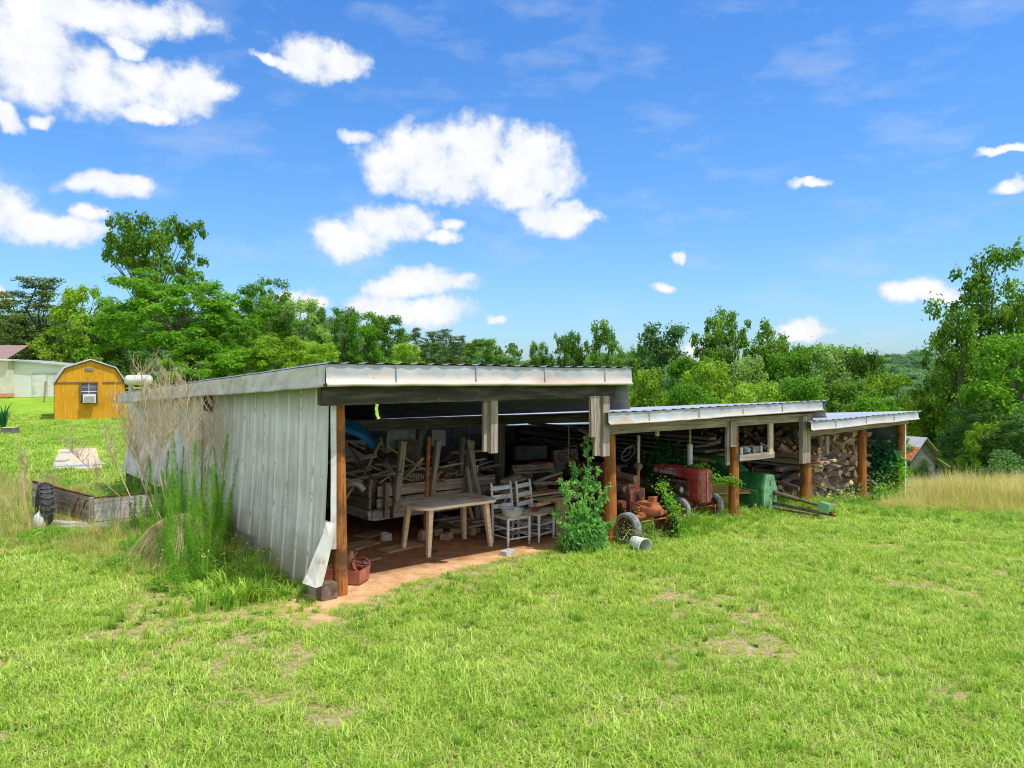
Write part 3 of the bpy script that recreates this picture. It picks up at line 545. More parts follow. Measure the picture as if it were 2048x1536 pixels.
def scatter(name, pts, rots, scls, col, label, cat='grass', mat=None):
    me = bpy.data.meshes.new(name); me.vertices.add(len(pts)); me.vertices.foreach_set('co', np.asarray(pts, np.float32).ravel())
    a = me.attributes.new('rot', 'FLOAT_VECTOR', 'POINT'); a.data.foreach_set('vector', np.asarray(rots, np.float32).ravel())
    a = me.attributes.new('scl', 'FLOAT', 'POINT'); a.data.foreach_set('value', np.asarray(scls, np.float32))
    o = link(bpy.data.objects.new(name, me)); ng = bpy.data.node_groups.new(name, 'GeometryNodeTree')
    ng.interface.new_socket('Geometry', in_out='INPUT', socket_type='NodeSocketGeometry'); ng.interface.new_socket('Geometry', in_out='OUTPUT', socket_type='NodeSocketGeometry')
    gi = ng.nodes.new('NodeGroupInput'); go = ng.nodes.new('NodeGroupOutput'); ip = ng.nodes.new('GeometryNodeInstanceOnPoints')
    ci = ng.nodes.new('GeometryNodeCollectionInfo'); ci.inputs['Collection'].default_value = col; ci.inputs['Separate Children'].default_value = True; ci.inputs['Reset Children'].default_value = True
    ra = ng.nodes.new('GeometryNodeInputNamedAttribute'); ra.data_type = 'FLOAT_VECTOR'; ra.inputs['Name'].default_value = 'rot'
    sa = ng.nodes.new('GeometryNodeInputNamedAttribute'); sa.data_type = 'FLOAT'; sa.inputs['Name'].default_value = 'scl'
    er = ng.nodes.new('FunctionNodeEulerToRotation')
    l = ng.links.new; l(gi.outputs[0], ip.inputs['Points']); l(ci.outputs[0], ip.inputs['Instance']); ip.inputs['Pick Instance'].default_value = True
    l(ra.outputs['Attribute'], er.inputs[0]); l(er.outputs[0], ip.inputs['Rotation']); l(sa.outputs['Attribute'], ip.inputs['Scale']); l(ip.outputs[0], go.inputs[0])
    md = o.modifiers.new('Scatter', 'NODES'); md.node_group = ng
    o['kind'] = 'stuff'; o['label'] = label; o['category'] = cat; return o
g1, g2, gd, gg = M['grass'], M['grass2'], M['grass_dry'], M['grass_gold']
lawn = tuftset('lawn', [(26, .042, .085, 1.4, .0038, [g1, g1, g1, g1, gd]), (28, .05, .09, 1.2, .0037, [g1, g1, g2, g1]), (22, .038, .1, 1.7, .004, [g1, g2, g1, gd]), (22, .066, .075, 1.0, .004, [g2, g1]), (16, .034, .1, 1.9, .0036, [gd, g2, g1])])
def inview(x, y, m=1.0): return abs(x) < .68*y+m
P_, Ro, Sc = [], [], []
cnt = 0
y = 4.6
while cnt < 84000:
    y = 3.4+(17.5-3.4)*rnd.random(); x = rnd.uniform(-.76*y-2.2, .76*y+3.2); cnt += 1
    if rnd.random() > (5/y)**.5*y/10+.25: continue
    s, t = wb(x, y)
    d = dirt(x, y)
    if d > .35 and rnd.random() < .97: continue
    if s > 4.8 and t > .9 and s < 14.3: continue
    if s > -.15 and t > .2 and s < 14.3 and d > .1: continue
    b = bare(x, y)
    if rnd.random() < b*.82: continue
    P_.append((x, y, gz(x, y)+.005)); Ro.append((rnd.uniform(-.15, .15), rnd.uniform(-.15, .15), rnd.uniform(0, 6.28)))
    Sc.append(rnd.uniform(.6, 1.3)*(1+.7*fbm(x*.8, y*.8, 5)+.8*fbm(x*3.1, y*3.1, 9, 2))*(1-.35*b)*(1.0 if y < 10 else 1+.05*(y-10)))
scatter('lawn_grass', P_, Ro, Sc, lawn, 'short bright green lawn grass in front of the open shed')
# taller coarse tufts standing in the lawn
coarse = tuftset('coarse', [(40, .16, .05, .8, .0045, [g2]), (30, .13, .06, 1.1, .005, [g2, g1]), (50, .1, .1, 1.2, .004, [g2, g1]), (22, .09, .05, 1.5, .007, [g2]), (14, .05, .02, 2.2, .014, [M['leaf_fennel']]), (12, .06, .03, 1.9, .017, [M['leaf_oak']]), (40, .07, .09, 1.3, .004, [g2, g1])])
P_, Ro, Sc = [], [], []
for _ in range(5200):
    y = 5+12*rnd.random(); x = rnd.uniform(-.7*y-1, .7*y+1); s, t = wb(x, y)
    if s > -.2 and t > edge_t(s)-.1 and s < 14.3: continue
    if fbm(x*.9+9, y*.9, 3) < .0 and rnd.random() < .7: continue
    P_.append((x, y, gz(x, y))); Ro.append((rnd.uniform(-.1, .1), rnd.uniform(-.1, .1), rnd.uniform(0, 6.28))); Sc.append(rnd.uniform(.35, .95)*(.7 if y < 8 else 1))
scatter('coarse_grass', P_, Ro, Sc, coarse, 'darker coarse grass tufts standing up from the lawn')
# tall weeds at the foot of the shed's open front
P_, Ro, Sc = [], [], []
for _ in range(2300):
    s = rnd.uniform(4.75, 14.9); t = rnd.gauss(.05, .42)
    if t > 1.2 or t < -1.3: continue
    if rnd.random() > 1.1-.12*abs(s-7): pass
    p = bw(s, t); hgt = 1.7 if 6 < s < 12 else 1.3
    P_.append((p.x, p.y, gz(p.x, p.y))); Ro.append((rnd.uniform(-.15, .15), rnd.uniform(-.15, .15), rnd.uniform(0, 6.28))); Sc.append(rnd.uniform(.6, 1.25)*hgt*(.6 if 6.6 < s < 9.6 and t < .3 else 1)*math.exp(-(max(0, -t-.2))*.9))
for _ in range(900):
    s = rnd.gauss(-.75, .4); t = rnd.uniform(.3, 9.5)
    if s > -.2: continue
    p = bw(s, t); P_.append((p.x, p.y, gz(p.x, p.y))); Ro.append((rnd.uniform(-.2, .2), rnd.uniform(-.2, .2), rnd.uniform(0, 6.28))); Sc.append(rnd.uniform(.8, 2.0))
scatter('shed_weeds', P_, Ro, Sc, coarse, 'tall green weeds along the foot of the shed')
# rank dry-and-green growth around the old cart
rank = tuftset('rank', [(36, .42, .1, .5, .004, [gd, g1]), (30, .34, .12, .7, .005, [g2, gd]), (44, .26, .12, .9, .005, [g2, g1]), (26, .55, .07, .35, .0035, [gd])])
P_, Ro, Sc = [], [], []
for _ in range(4200):
    px_ = rnd.uniform(-60, 560); py_ = rnd.uniform(962, 1165)
    top = lerpk([(-60, 960), (150, 985), (300, 985), (470, 1010), (600, 1120)], px_); bot = lerpk([(-60, 1085), (100, 1110), (250, 1165), (420, 1160), (560, 1190)], px_)
    if not top < py_ < bot: continue
    p = G(px_, py_); s, t = wb(p.x, p.y)
    if s > -.25: continue
    if 60 < px_ < 340 and 1000 < py_ < 1062 and rnd.random() < .75: continue
    dr = 1.0 if px_ < 120 else .75
    P_.append(tuple(p)); Ro.append((rnd.uniform(-.25, .25), rnd.uniform(-.25, .25), rnd.uniform(0, 6.28)))
    edge = min(1, (bot-py_)/60)
    Sc.append(rnd.uniform(.45, 1.0)*dr*(.35+.65*edge))
scatter('rank_grass', P_, Ro, Sc, rank, 'knee-high dry and green grass grown up around the old cart')
# left yard beyond
mid = tuftset('yard', [(26, .1, .22, 1.0, .012, [g1, g2]), (22, .08, .24, 1.3, .012, [g1, gd]), (20, .13, .16, .8, .011, [g2])])
P_, Ro, Sc = [], [], []
for _ in range(15000):
    y = 14+26*rnd.random()**1.3; x = rnd.uniform(-.72*y-1, -.2*y); s, t = wb(x, y)
    if s > -.3 and t < 10.3: continue
    qx = (x/y)*F+1024; qy = HZ+(CH-gz(x, y))*F/y
    if 100 < qx < 212 and 893 < qy < 942: continue
    P_.append((x, y, gz(x, y))); Ro.append((0, 0, rnd.uniform(0, 6.28))); Sc.append(rnd.uniform(.5, 1.1)*(1+.6*fbm(x*.5, y*.5, 2)))
scatter('yard_grass', P_, Ro, Sc, mid, 'green grass of the back yard towards the yellow shed')
# golden field on the right
field = tuftset('field', [(34, .5, .2, .35, .005, [gg, gg, gg, g1]), (30, .36, .22, .5, .006, [gg, gg, g1]), (20, .68, .16, .25, .004, [gg]), (22, .33, .2, .7, .007, [g1, gg]), (20, .26, .2, .8, .007, [g2, g1, gg])])
P_, Ro, Sc = [], [], []
for _ in range(30000):
    y = 12+17*rnd.random(); x = rnd.uniform(.4*y, .75*y+1.5); s, t = wb(x, y)
    if s < 14.7 and t > -1.0: continue
    e = lerpk([(14.9, 17.4), (16, 16.3), (18, 15.3), (22, 14.5)], s+0*t)
    yy = y
    b0 = 14.5-(x-8.8)*.5+.8*fbm(x, y)
    if y < b0: continue
    if rnd.random() < .2*(fbm(x*.5, y*.5, 8) > .15): continue
    P_.append((x, y, gz(x, y))); Ro.append((rnd.uniform(-.2, .2), rnd.uniform(-.2, .2), rnd.uniform(0, 6.28))); Sc.append(rnd.uniform(.5, 1.15)*(1+.5*fbm(x*.9, y*.9, 6))*min(1, .45+(y-b0)*.3)*(1 if y < 18 else .8))
scatter('field_grass', P_, Ro, Sc, field, 'tall golden field grass on the slope at right')
P_, Ro, Sc = [], [], []
for _ in range(2500):
    x = rnd.uniform(6.5, 13); y = 14.2-(x-8.8)*.5+rnd.gauss(0, .5)
    P_.append((x, y, gz(x, y))); Ro.append((rnd.uniform(-.2, .2), rnd.uniform(-.2, .2), rnd.uniform(0, 6.28))); Sc.append(rnd.uniform(.5, 1.2))
scatter('field_edge_grass', P_, Ro, Sc, coarse, 'green growth along the edge between lawn and golden field')

# ------------------------------------------------------------------ trees
def crown_clumps(kind, rg):
    cl = []                                   # centre, radius, flatten
    U = rg.uniform
    if kind == 'oak':
        tips = []
        for i in range(13):
            a = U(0, 6.283); e = U(.25, 1.0); r_ = U(.2, .42)*math.cos(e*.9)+.08; z = .5+.5*e*U(.75, 1); tips.append((r_*math.cos(a), r_*math.sin(a), z))
        for t_ in tips:
            cl.append((t_, U(.06, .085), .8))
            for _ in range(11):
                cl.append(((t_[0]+U(-.15, .15), t_[1]+U(-.15, .15), min(.99, t_[2]+U(-.13, .09))), U(.03, .055), .8))
        for _ in range(24): cl.append(((U(-.15, .15), U(-.15, .15), U(.35, .7)), U(.05, .09), .8))
    elif kind == 'tall':
        for i in range(95):
            z = U(.22, .99); r_ = (.2*(1-abs(z-.62)*1.1)+.03)*math.sqrt(U(.15, 1)); a = U(0, 6.283)
            if rg.random() < .25: r_ *= 1.5
            cl.append(((r_*math.cos(a), r_*math.sin(a), z), U(.035, .075), .75))
    elif kind == 'dome':
        for i in range(150):
            a = U(0, 6.283); e = math.asin(U(-.25, 1)); k = U(.78, 1.0) if rg.random() < .8 else U(.4, .8)
            k *= 1+.12*math.sin(a*3+e*4)
            cl.append(((.5*k*math.cos(e)*math.cos(a), .5*k*math.cos(e)*math.sin(a), .46+.5*k*math.sin(e)), U(.05, .085), .45))
    elif kind == 'maple':
        for i in range(135):
            a = U(0, 6.283); z = U(.04, 1.0); pr = .36*math.sin(math.pi*min(1, (1-z)*.78+.1))**.8+.02; k = U(.6, 1.0)*(1+.2*math.sin(a*3+z*9))
            cl.append(((pr*k*math.cos(a), pr*k*math.sin(a), z*.97), U(.045, .085), .8))
    elif kind == 'cone':
        for i in range(190):
            a = U(0, 6.283); z = U(.02, 1.0); pr = .25*(1-z)**.75+.02; k = U(.5, 1.05)
            cl.append(((pr*k*math.cos(a), pr*k*math.sin(a), z), U(.035, .065)*(1.2-z*.5), .6))
    elif kind == 'pine':
        for i in range(110):
            a = U(0, 6.283); z = .22+.76*U(0, 1)**.9; pr = .2*max(0, 1-(z-.22)*1.1)**.6+.02; k = U(.35, 1.0)
            cl.append(((pr*k*math.cos(a), pr*k*math.sin(a), z), U(.028, .05), .5))
    elif kind == 'bush':
        for i in range(90):
            a = U(0, 6.283); e = math.asin(U(0, 1)); k = U(.55, 1.0)*(1+.15*math.sin(a*4))
            cl.append(((.5*k*math.cos(e)*math.cos(a), .5*k*math.cos(e)*math.sin(a), .1+.85*k*math.sin(e)), U(.08, .14), .8))
    return cl
LEAFN = {'oak': (95, .0135), 'tall': (110, .012), 'dome': (105, .017), 'maple': (105, .014), 'cone': (90, .011), 'pine': (110, .011), 'bush': (95, .022)}
def crown_mesh(kind, seed):
    rg = random.Random(seed); ng = np.random.default_rng(seed); n0, sz = LEAFN[kind]; CC = []; OO = []
    for (c, r_, fl) in crown_clumps(kind, rg):
        n = int(n0*(r_/.06)**1.3*(.6 if kind == 'bush' else 1)); d = ng.normal(size=(n, 3)); d /= np.linalg.norm(d, axis=1)[:, None]
        rr = r_*(ng.uniform(.35, 1.05, n)+(ng.random(n) < .22)*ng.uniform(0, .75, n))[:, None]; p = d*rr; p[:, 2] *= fl; CC.append(np.array(c)+p)
        o = d.copy(); OO.append(o)
    CC = np.concatenate(CC); OO = np.concatenate(OO)
    if kind in ('pine', 'cone'): V, Fq = rib_leaf(CC, sz, OO, .6, .3, .32, ng)
    elif kind == 'dome': V, Fq = rib_leaf(CC, sz, OO, .5, 1.1, .38, ng)
    else: V, Fq = rib_leaf(CC, sz, OO, .6, .6, .62, ng)
    return np_mesh(kind+'_crown', V, Fq, [M['leaf_oak']])
def trunk_mesh(kind, seed):
    rg = random.Random(seed+50); mb = MB(); top = {'oak': .6, 'tall': .9, 'dome': .55, 'maple': .75, 'cone': .95, 'pine': .97, 'bush': .5}[kind]
    pts = [(rg.uniform(-.012, .012)*i, rg.uniform(-.012, .012)*i, top*i/5-.03) for i in range(6)]
    r0 = {'oak': .026, 'tall': .018, 'dome': .026, 'pine': .013}.get(kind, .02)
    mb.tube(pts, [r0*(1-.75*i/5) for i in range(6)], 7)
    cl = crown_clumps(kind, random.Random(100*((seed-len(kind))//10)+len(kind)*7+3))
    for (c, r_, fl) in (cl[::5] if kind in ('oak', 'tall') else cl[::6]):
        z0 = max(.12, min(top*.95, c[2]*.62)); k = z0/top; sx_ = pts[min(5, int(k*5))]
        m_ = (c[0]*.45+rg.uniform(-.02, .02), c[1]*.45+rg.uniform(-.02, .02), z0+(c[2]-z0)*.35)
        mb.tube([(sx_[0]*.9, sx_[1]*.9, z0), m_, c], [r0*.3, r0*.2, r0*.07], 5)
    o = mb.build('trunk', M['bark'], smooth=True); me = o.data; bpy.data.objects.remove(o); return me
_cm = {}
def tree_meshes(kind, var):
    k = (kind, var)
    if k not in _cm: _cm[k] = (crown_mesh(kind, 100*var+len(kind)*7+3), trunk_mesh(kind, var*10+len(kind)))
    return _cm[k]
NAMES = {'oak': 'oak_tree', 'tall': 'tall_tree', 'dome': 'broad_tree', 'maple': 'leafy_tree', 'cone': 'cedar_tree', 'pine': 'pine_tree', 'bush': 'bush'}
WID = {'oak': .9, 'tall': .5, 'dome': 1.05, 'maple': .72, 'cone': .52, 'pine': .44, 'bush': 1.1}
def tree(kind, px, topy, Y, wpx, leaf, label, var=0, basez=None, cat='tree', group=None, rot=None):
    x = (px-1024)/F*Y; b = gz(x, Y) if basez is None else basez; h = CH-(topy-HZ)/F*Y-b
    wd = wpx/F*Y; sxy = wd/WID[kind]
    t = thing(NAMES[kind], label, cat, (x, Y, b), rnd.uniform(0, 6.28) if rot is None else rot, group)
    cm_, tm = tree_meshes(kind, var)
    c = link(bpy.data.objects.new('foliage' if kind == 'bush' else 'crown', cm_), t); c.scale = (sxy, sxy, h*(1.03 if kind != 'pine' else 1.06))
    c.material_slots[0].link = 'OBJECT'; c.material_slots[0].material = M[leaf]
    k = link(bpy.data.objects.new('trunk' if kind != 'bush' else 'stem', tm), t); k.scale = (sxy, sxy, h)
    return t
TREES = [
 # left group
 ('pine', -5, 592, 62, 110, 'leaf_pine', 'dark pine cut off by the left edge of the photo', 0),
 ('cone', 35, 640, 66, 120, 'leaf_pine', 'low dark cedar right behind the brown roof at far left', 1),
 ('pine', 72, 566, 66, 165, 'leaf_pine', 'tall spreading pine above the white garage at left', 1),
 ('cone', 92, 655, 66, 130, 'leaf_pine', 'olive green cedar spreading behind the garage roof', 0),
 ('maple', 172, 580, 62, 120, 'leaf_lime', 'yellow-green tree with a pointed top left of the tallest oak', 0),
 ('cone', 140, 672, 64, 90, 'leaf_oak', 'small dark evergreen between the garage and the yellow shed', 2),
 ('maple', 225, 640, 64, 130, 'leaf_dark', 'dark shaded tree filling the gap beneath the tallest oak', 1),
 ('oak', 306, 452, 70, 168, 'leaf_oak', 'tallest oak at left with an airy split top against the sky', 0),
 ('dome', 340, 538, 54, 268, 'leaf_bright', 'big round feathery-leaved tree in front of the tallest oak', 0),
 ('dome', 445, 610, 54, 150, 'leaf_bright', 'lower lobe tree on the right side of the big round feathery tree', 1),
 ('dome', 505, 572, 60, 165, 'leaf_bright', 'second feathery round tree right of the biggest round one', 1),
 ('tall', 548, 568, 66, 70, 'leaf_oak', 'narrow dark tree poking up behind the second round tree', 0),
 ('maple', 598, 604, 60, 110, 'leaf_pale', 'pale-leaved oval tree right of the round feathery trees', 1),
 ('cone', 642, 622, 60, 70, 'leaf_oak', 'slim pointed green tree right of the pale oval tree', 1),
 ('maple', 566, 676, 50, 120, 'leaf_lime', 'low lime green tree above the shed roof in front of the pale tree', 0),
 ('maple', 480, 700, 50, 120, 'leaf_bright', 'low bright bushy tree above the shed roof edge at left', 2),
 ('maple', 640, 690, 52, 90, 'leaf_lime', 'low yellow-green tree just left of the shed front corner', 2),
 ('maple', 400, 690, 50, 140, 'leaf_bright', 'drooping bright tree behind the dry stalks', 1),
 ('tall', 690, 622, 72, 60, 'leaf_oak', 'leftmost of the tall trees above the shed front corner', 1),
 ('maple', 728, 628, 70, 75, 'leaf_bright', 'bright tree just right of the tall tree over the shed corner', 0),
 ('maple', 775, 636, 72, 78, 'leaf_oak', 'rounded dark green tree left of the row of pines', 1),
 ('maple', 812, 690, 66, 60, 'leaf_lime', 'short lime tree in front of the left end of the pines', 2),
 ('pine', 832, 660, 80, 44, 'leaf_pine', 'leftmost and thinnest pine in the row above the shed roof', 0),
 ('pine', 860, 668, 80, 52, 'leaf_pine', 'second pine from the left in the row above the shed roof', 1),
 ('pine', 890, 663, 80, 62, 'leaf_pine', 'tallest middle pine in the row above the shed roof', 0),
 ('pine', 918, 676, 80, 46, 'leaf_pine', 'rightmost pine in the row above the shed roof', 1),
 ('maple', 966, 680, 84, 74, 'leaf_oak', 'dark rounded tree right of the pines', 2),
 ('oak', 1016, 690, 88, 46, 'leaf_oak', 'small airy tree right of the dark rounded tree', 1),
 ('maple', 1075, 688, 90, 48, 'leaf_oak', 'small round-headed tree standing alone behind the roof middle', 0),
 ('oak', 1130, 676, 90, 68, 'leaf_oak', 'small forked tree with two leafy heads behind the roof', 0),
 ('tall', 1204, 655, 88, 62, 'leaf_oak', 'narrow tall tree just left of the end of the upper roof', 1),
 # centre right
 ('tall', 1272, 700, 78, 40, 'leaf_bright', 'slim bright tree at the right end of the upper roof', 0),
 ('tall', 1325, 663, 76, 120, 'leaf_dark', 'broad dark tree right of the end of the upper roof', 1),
 ('oak', 1478, 634, 74, 150, 'leaf_oak', 'large round-topped tree above the middle roof', 1),
 ('maple', 1300, 745, 58, 90, 'leaf_lime', 'lime green tree low beside the upper roof end', 0),
 ('maple', 1390, 720, 66, 110, 'leaf_bright', 'light green tree between the dark tree and the large round one', 2),
 ('maple', 1420, 735, 60, 120, 'leaf_lime', 'yellow-green tree in front of the large round-topped tree', 1),
 ('maple', 1500, 722, 62, 110, 'leaf_pale', 'pale green tree beneath the large round-topped tree', 0),
 ('maple', 1575, 715, 64, 110, 'leaf_bright', 'mid green tree right of the large round-topped tree', 1),
 ('maple', 1650, 700, 64, 135, 'leaf_pale', 'wide pale green tree above the right end of the middle roof', 0),
 ('maple', 1725, 712, 64, 110, 'leaf_oak', 'dark leafy tree left of the distant ridge', 2),
 ('maple', 1600, 760, 52, 120, 'leaf_bright', 'lower tree directly above the middle roof end', 2),
 ('maple', 1505, 770, 52, 120, 'leaf_lime', 'lower yellowish tree directly above the middle roof', 0),
 ('maple', 1380, 775, 52, 110, 'leaf_bright', 'lower tree directly above the left part of the middle roof', 1),
 ('maple', 1700, 770, 54, 120, 'leaf_oak', 'lower dark tree above the lowest roof left part', 1),
 ('maple', 1790, 755, 62, 130, 'leaf_lime', 'yellow-green tree above the lowest roof right end', 0),
 ('maple', 1755, 800, 50, 100, 'leaf_bright', 'small tree peeping over the lowest roof', 2),
 ('maple', 1850, 812, 62, 95, 'leaf_lime', 'lime green bushy tree just above the barn roof', 1),
 ('maple', 1545, 706, 72, 120, 'leaf_oak', 'rounded tree filling the treeline between the large round-topped tree and the pale one', 1),
 ('maple', 1615, 698, 74, 120, 'leaf_bright', 'bright tree peaking behind the wide pale green tree on its left side', 2),
 ('maple', 1692, 700, 72, 110, 'leaf_bright', 'bright tree peaking behind the wide pale green tree on its right side', 0),
 ('maple', 1252, 722, 70, 90, 'leaf_oak', 'dark green tree in the gap right after the narrow tall tree', 2),
 ('maple', 1440, 705, 72, 100, 'leaf_oak', 'dark tree close behind the left flank of the large round-topped tree', 1),
 # right wood
 ('tall', 1968, 520, 58, 150, 'leaf_oak', 'tallest tree at right with open lobes against the sky', 0),
 ('tall', 1915, 640, 55, 90, 'leaf_oak', 'dark airy tree left of the tallest one at right', 1),
 ('oak', 2052, 600, 56, 120, 'leaf_oak', 'airy tree at the right edge beneath the tallest tree', 0),
 ('maple', 1945, 700, 58, 175, 'leaf_lime', 'big lime green tree in front of the tallest right tree', 0),
 ('maple', 2040, 680, 44, 190, 'leaf_bright', 'bright tree filling the right edge of the photo', 1),
 ('maple', 1885, 775, 62, 110, 'leaf_oak', 'mid green tree right above the old barn', 2),
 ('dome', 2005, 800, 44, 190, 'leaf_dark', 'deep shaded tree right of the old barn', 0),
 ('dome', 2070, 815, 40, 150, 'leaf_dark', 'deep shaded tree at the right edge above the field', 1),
 ('maple', 1975, 850, 42, 80, 'leaf_lime', 'sunlit lime sapling in front of the shaded trees', 2),
]
for (k, px, ty, Y, wp, lf, lb, vr) in TREES: tree(k, px, ty, Y, wp*1.12, lf, lb, vr)
BUSHES = [
 (1838, 915, 46, 50, 'leaf_shrub', 'round olive shrub against the old barn wall', 0, 970),
 (1812, 925, 40, 30, 'leaf_shrub', 'small pale shrub between the shed corner and the olive shrub', 1, 975),
 (2010, 905, 36, 150, 'leaf_dark', 'dark bush along the field edge at right', 1, 970),
 (1960, 915, 42, 80, 'leaf_dark', 'dark bush just right of the old barn', 0, 970),
]
for (px, ty, Y, wp, lf, lb, vr, by) in BUSHES: tree('bush', px, ty, Y, wp, lf, lb, vr, cat='bush')

# forested far ground: one mass, scattered crowns
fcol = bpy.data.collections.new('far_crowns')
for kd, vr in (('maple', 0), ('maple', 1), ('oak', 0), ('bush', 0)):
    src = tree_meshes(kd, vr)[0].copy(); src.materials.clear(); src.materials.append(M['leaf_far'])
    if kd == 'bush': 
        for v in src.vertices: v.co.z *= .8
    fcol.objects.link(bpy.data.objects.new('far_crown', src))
P_, Ro, Sc = [], [], []
def ridge(a):                                         # height of the far wooded ridge against bearing
    return lerpk([(-.6, 0), (-.1, 0), (.05, 3), (.12, 7), (.18, 8), (.26, -3), (.36, -5), (.41, 0), (.47, 5), (.53, 8), (.7, 9)], a)
hv = []; HA = np.linspace(-.8, .85, 90); HY = [230, 260, 300, 360, 440, 560, 800]
for j, Y in enumerate(HY):
    for a in HA:
        k = min(1, j/4); hv.append((a*Y, Y, -16+(ridge(a)-6+16)*sstep(0, 1, k)))
na = len(HA)
hill = struct(link(bpy.data.objects.new('hills', np_mesh('hills', hv, [(j*na+i, j*na+i+1, (j+1)*na+i+1, (j+1)*na+i) for j in range(len(HY)-1) for i in range(na-1)], [surf('wooded_hill_floor', [(.04, .08, .02), (.07, .13, .03), (.1, .18, .05)], (1, 1, 1), .05, .95)], smooth=True))))
for _ in range(2600):
    Y = 230*(500/230)**rnd.random(); a = rnd.uniform(-.02, .78)
    j = lerpk([(230, 0), (260, 1), (300, 2), (360, 3), (440, 4), (560, 5), (800, 6)], Y); k = min(1, j/4)
    z = -16+(ridge(a)-6+16)*sstep(0, 1, k); P_.append((a*Y, Y, z-3)); Ro.append((0, 0, rnd.uniform(0, 6.28))); Sc.append(rnd.uniform(8, 15))
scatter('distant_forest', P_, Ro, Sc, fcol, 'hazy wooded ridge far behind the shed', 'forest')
P_, Ro, Sc = [], [], []
for _ in range(420):                                   # the wood on the valley floor, between the trees one can tell apart
    Y = rnd.uniform(78, 150); a = rnd.uniform(-.7, .8)
    if a < -.2: Y = rnd.uniform(70, 110)
    x = a*Y; 
    lim = 8.5 if a < -.2 else (5.5 if a < .16 else 10.5)
    b = gz(x, Y); P_.append((x, Y, b-1)); Ro.append((0, 0, rnd.uniform(0, 6.28))); Sc.append(rnd.uniform(.6, 1)*lim)
for _ in range(130):
    Y = rnd.uniform(38, 80); a = rnd.uniform(-.02, .26); x = a*Y; P_.append((x, Y, gz(x, Y)-.4)); Ro.append((0, 0, rnd.uniform(0, 6.28))); Sc.append(rnd.uniform(2.0, 3.6)*(1 if gz(x, Y) < -2 else .55))
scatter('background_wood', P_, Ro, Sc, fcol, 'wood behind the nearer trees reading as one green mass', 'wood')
# ------------------------------------------------------------------ the open pole shed
shed = thing('pole_shed', 'long open-fronted farm shed of three stepped metal roofs on orange-brown log posts', 'shed', bw(0, 0, 0), TH)
def wob(a, b, k=1.0): return k*fbm(a, b, 4.4, 3)
ROOF = [  # s0, s1, front height, slope at s0, slope at s1
 (-.37, 4.68, 2.775, .056, .085), (4.15, 10.3, 2.065, .066, .066), (9.7, 14.42, 1.70, .066, .064)]
def zroof(i, s, t):
    s0, s1, z0, a, b = ROOF[i]; k = (s-s0)/(s1-s0)
    fz = z0-(.045*k if i == 0 else 0)+(.03*k if i == 1 else 0)+(.05*k if i == 2 else 0)
    return fz-(a+(b-a)*k)*(t+.4)+.02*wob(s*.8, t*.5+i*9)
for i in range(3):
    s0, s1 = ROOF[i][:2]; step = .0575; n = int((s1-s0)/step); V = []; tt = np.linspace(-.43, 9.9, 26)
    for t in tt:
        for j in range(n+1):
            s = s0+(s1-s0)*j/n; ph = j % 4
            r = (.022 if ph == 1 else (.012 if ph == 2 else 0))*(1 if i == 0 else .6)
            V.append((s, t+(.015*wob(s*5, 3) if t < -.4 else 0), zroof(i, s, t)+r+.004*wob(s*9, t*2)))
    Fq = [(a*(n+1)+j, a*(n+1)+j+1, (a+1)*(n+1)+j+1, (a+1)*(n+1)+j) for a in range(25) for j in range(n)]
    lc = [(v[1]*.5, v[0]*6, 0) for v in V]
    ro = link(bpy.data.objects.new('roof', np_mesh('roof', V, Fq, [M['galv_dark'] if i == 0 else M['galv']], lc=lc)), shed)
    if i: ro['label'] = ['', 'middle corrugated roof', 'lowest corrugated roof at right'][i]
    # front trim: folded metal with a lip
    H = [.255, .185, .175][i]; mb = MB(); ns = int((s1-s0)/.11)
    fa, fb = [(s0, s1-.03), (4.15, 10.12), (9.7, 14.25)][i]
    V = []; LC = []
    for j in range(ns+1):
        s = fa+(fb-fa)*j/ns; zt = zroof(i, s, -.4)-.008; d = .012*wob(s*2.3, i+3); e = .012*wob(s*3.1, i+8)
        seam = .006 if int(s/.95) != int((s+.11)/.95) else 0
        for (t, z) in ((-.40, zt), (-.408+d-seam, zt-H*.42), (-.41+d-seam, zt-H*.8), (-.44+d, zt-H*.86+e), (-.442+d, zt-H*.97+e), (-.41, zt-H+e), (-.3, zt-H+.01)):
            V.append((s, t, z)); LC.append((s, i*3.0, z-(zt-H)-.06*(i == 0)+.005))
    Fq = [(7*j+k, 7*(j+1)+k, 7*(j+1)+k+1, 7*j+k+1) for j in range(ns) for k in range(6)]
    fo = link(bpy.data.objects.new('trim', np_mesh('trim', V, Fq, [M['fascia']], lc=LC)), ro)
    sj = fa+.9; e_ = 0
    while sj < fb-.3:
        zt = zroof(i, sj, -.4); mb = MB(); mb.box((sj, -.423, zt-H*.45), (.007, .014, H*.86)); mb.build('seam', M['galv'], ro); sj += 1.22 if i else 1.18
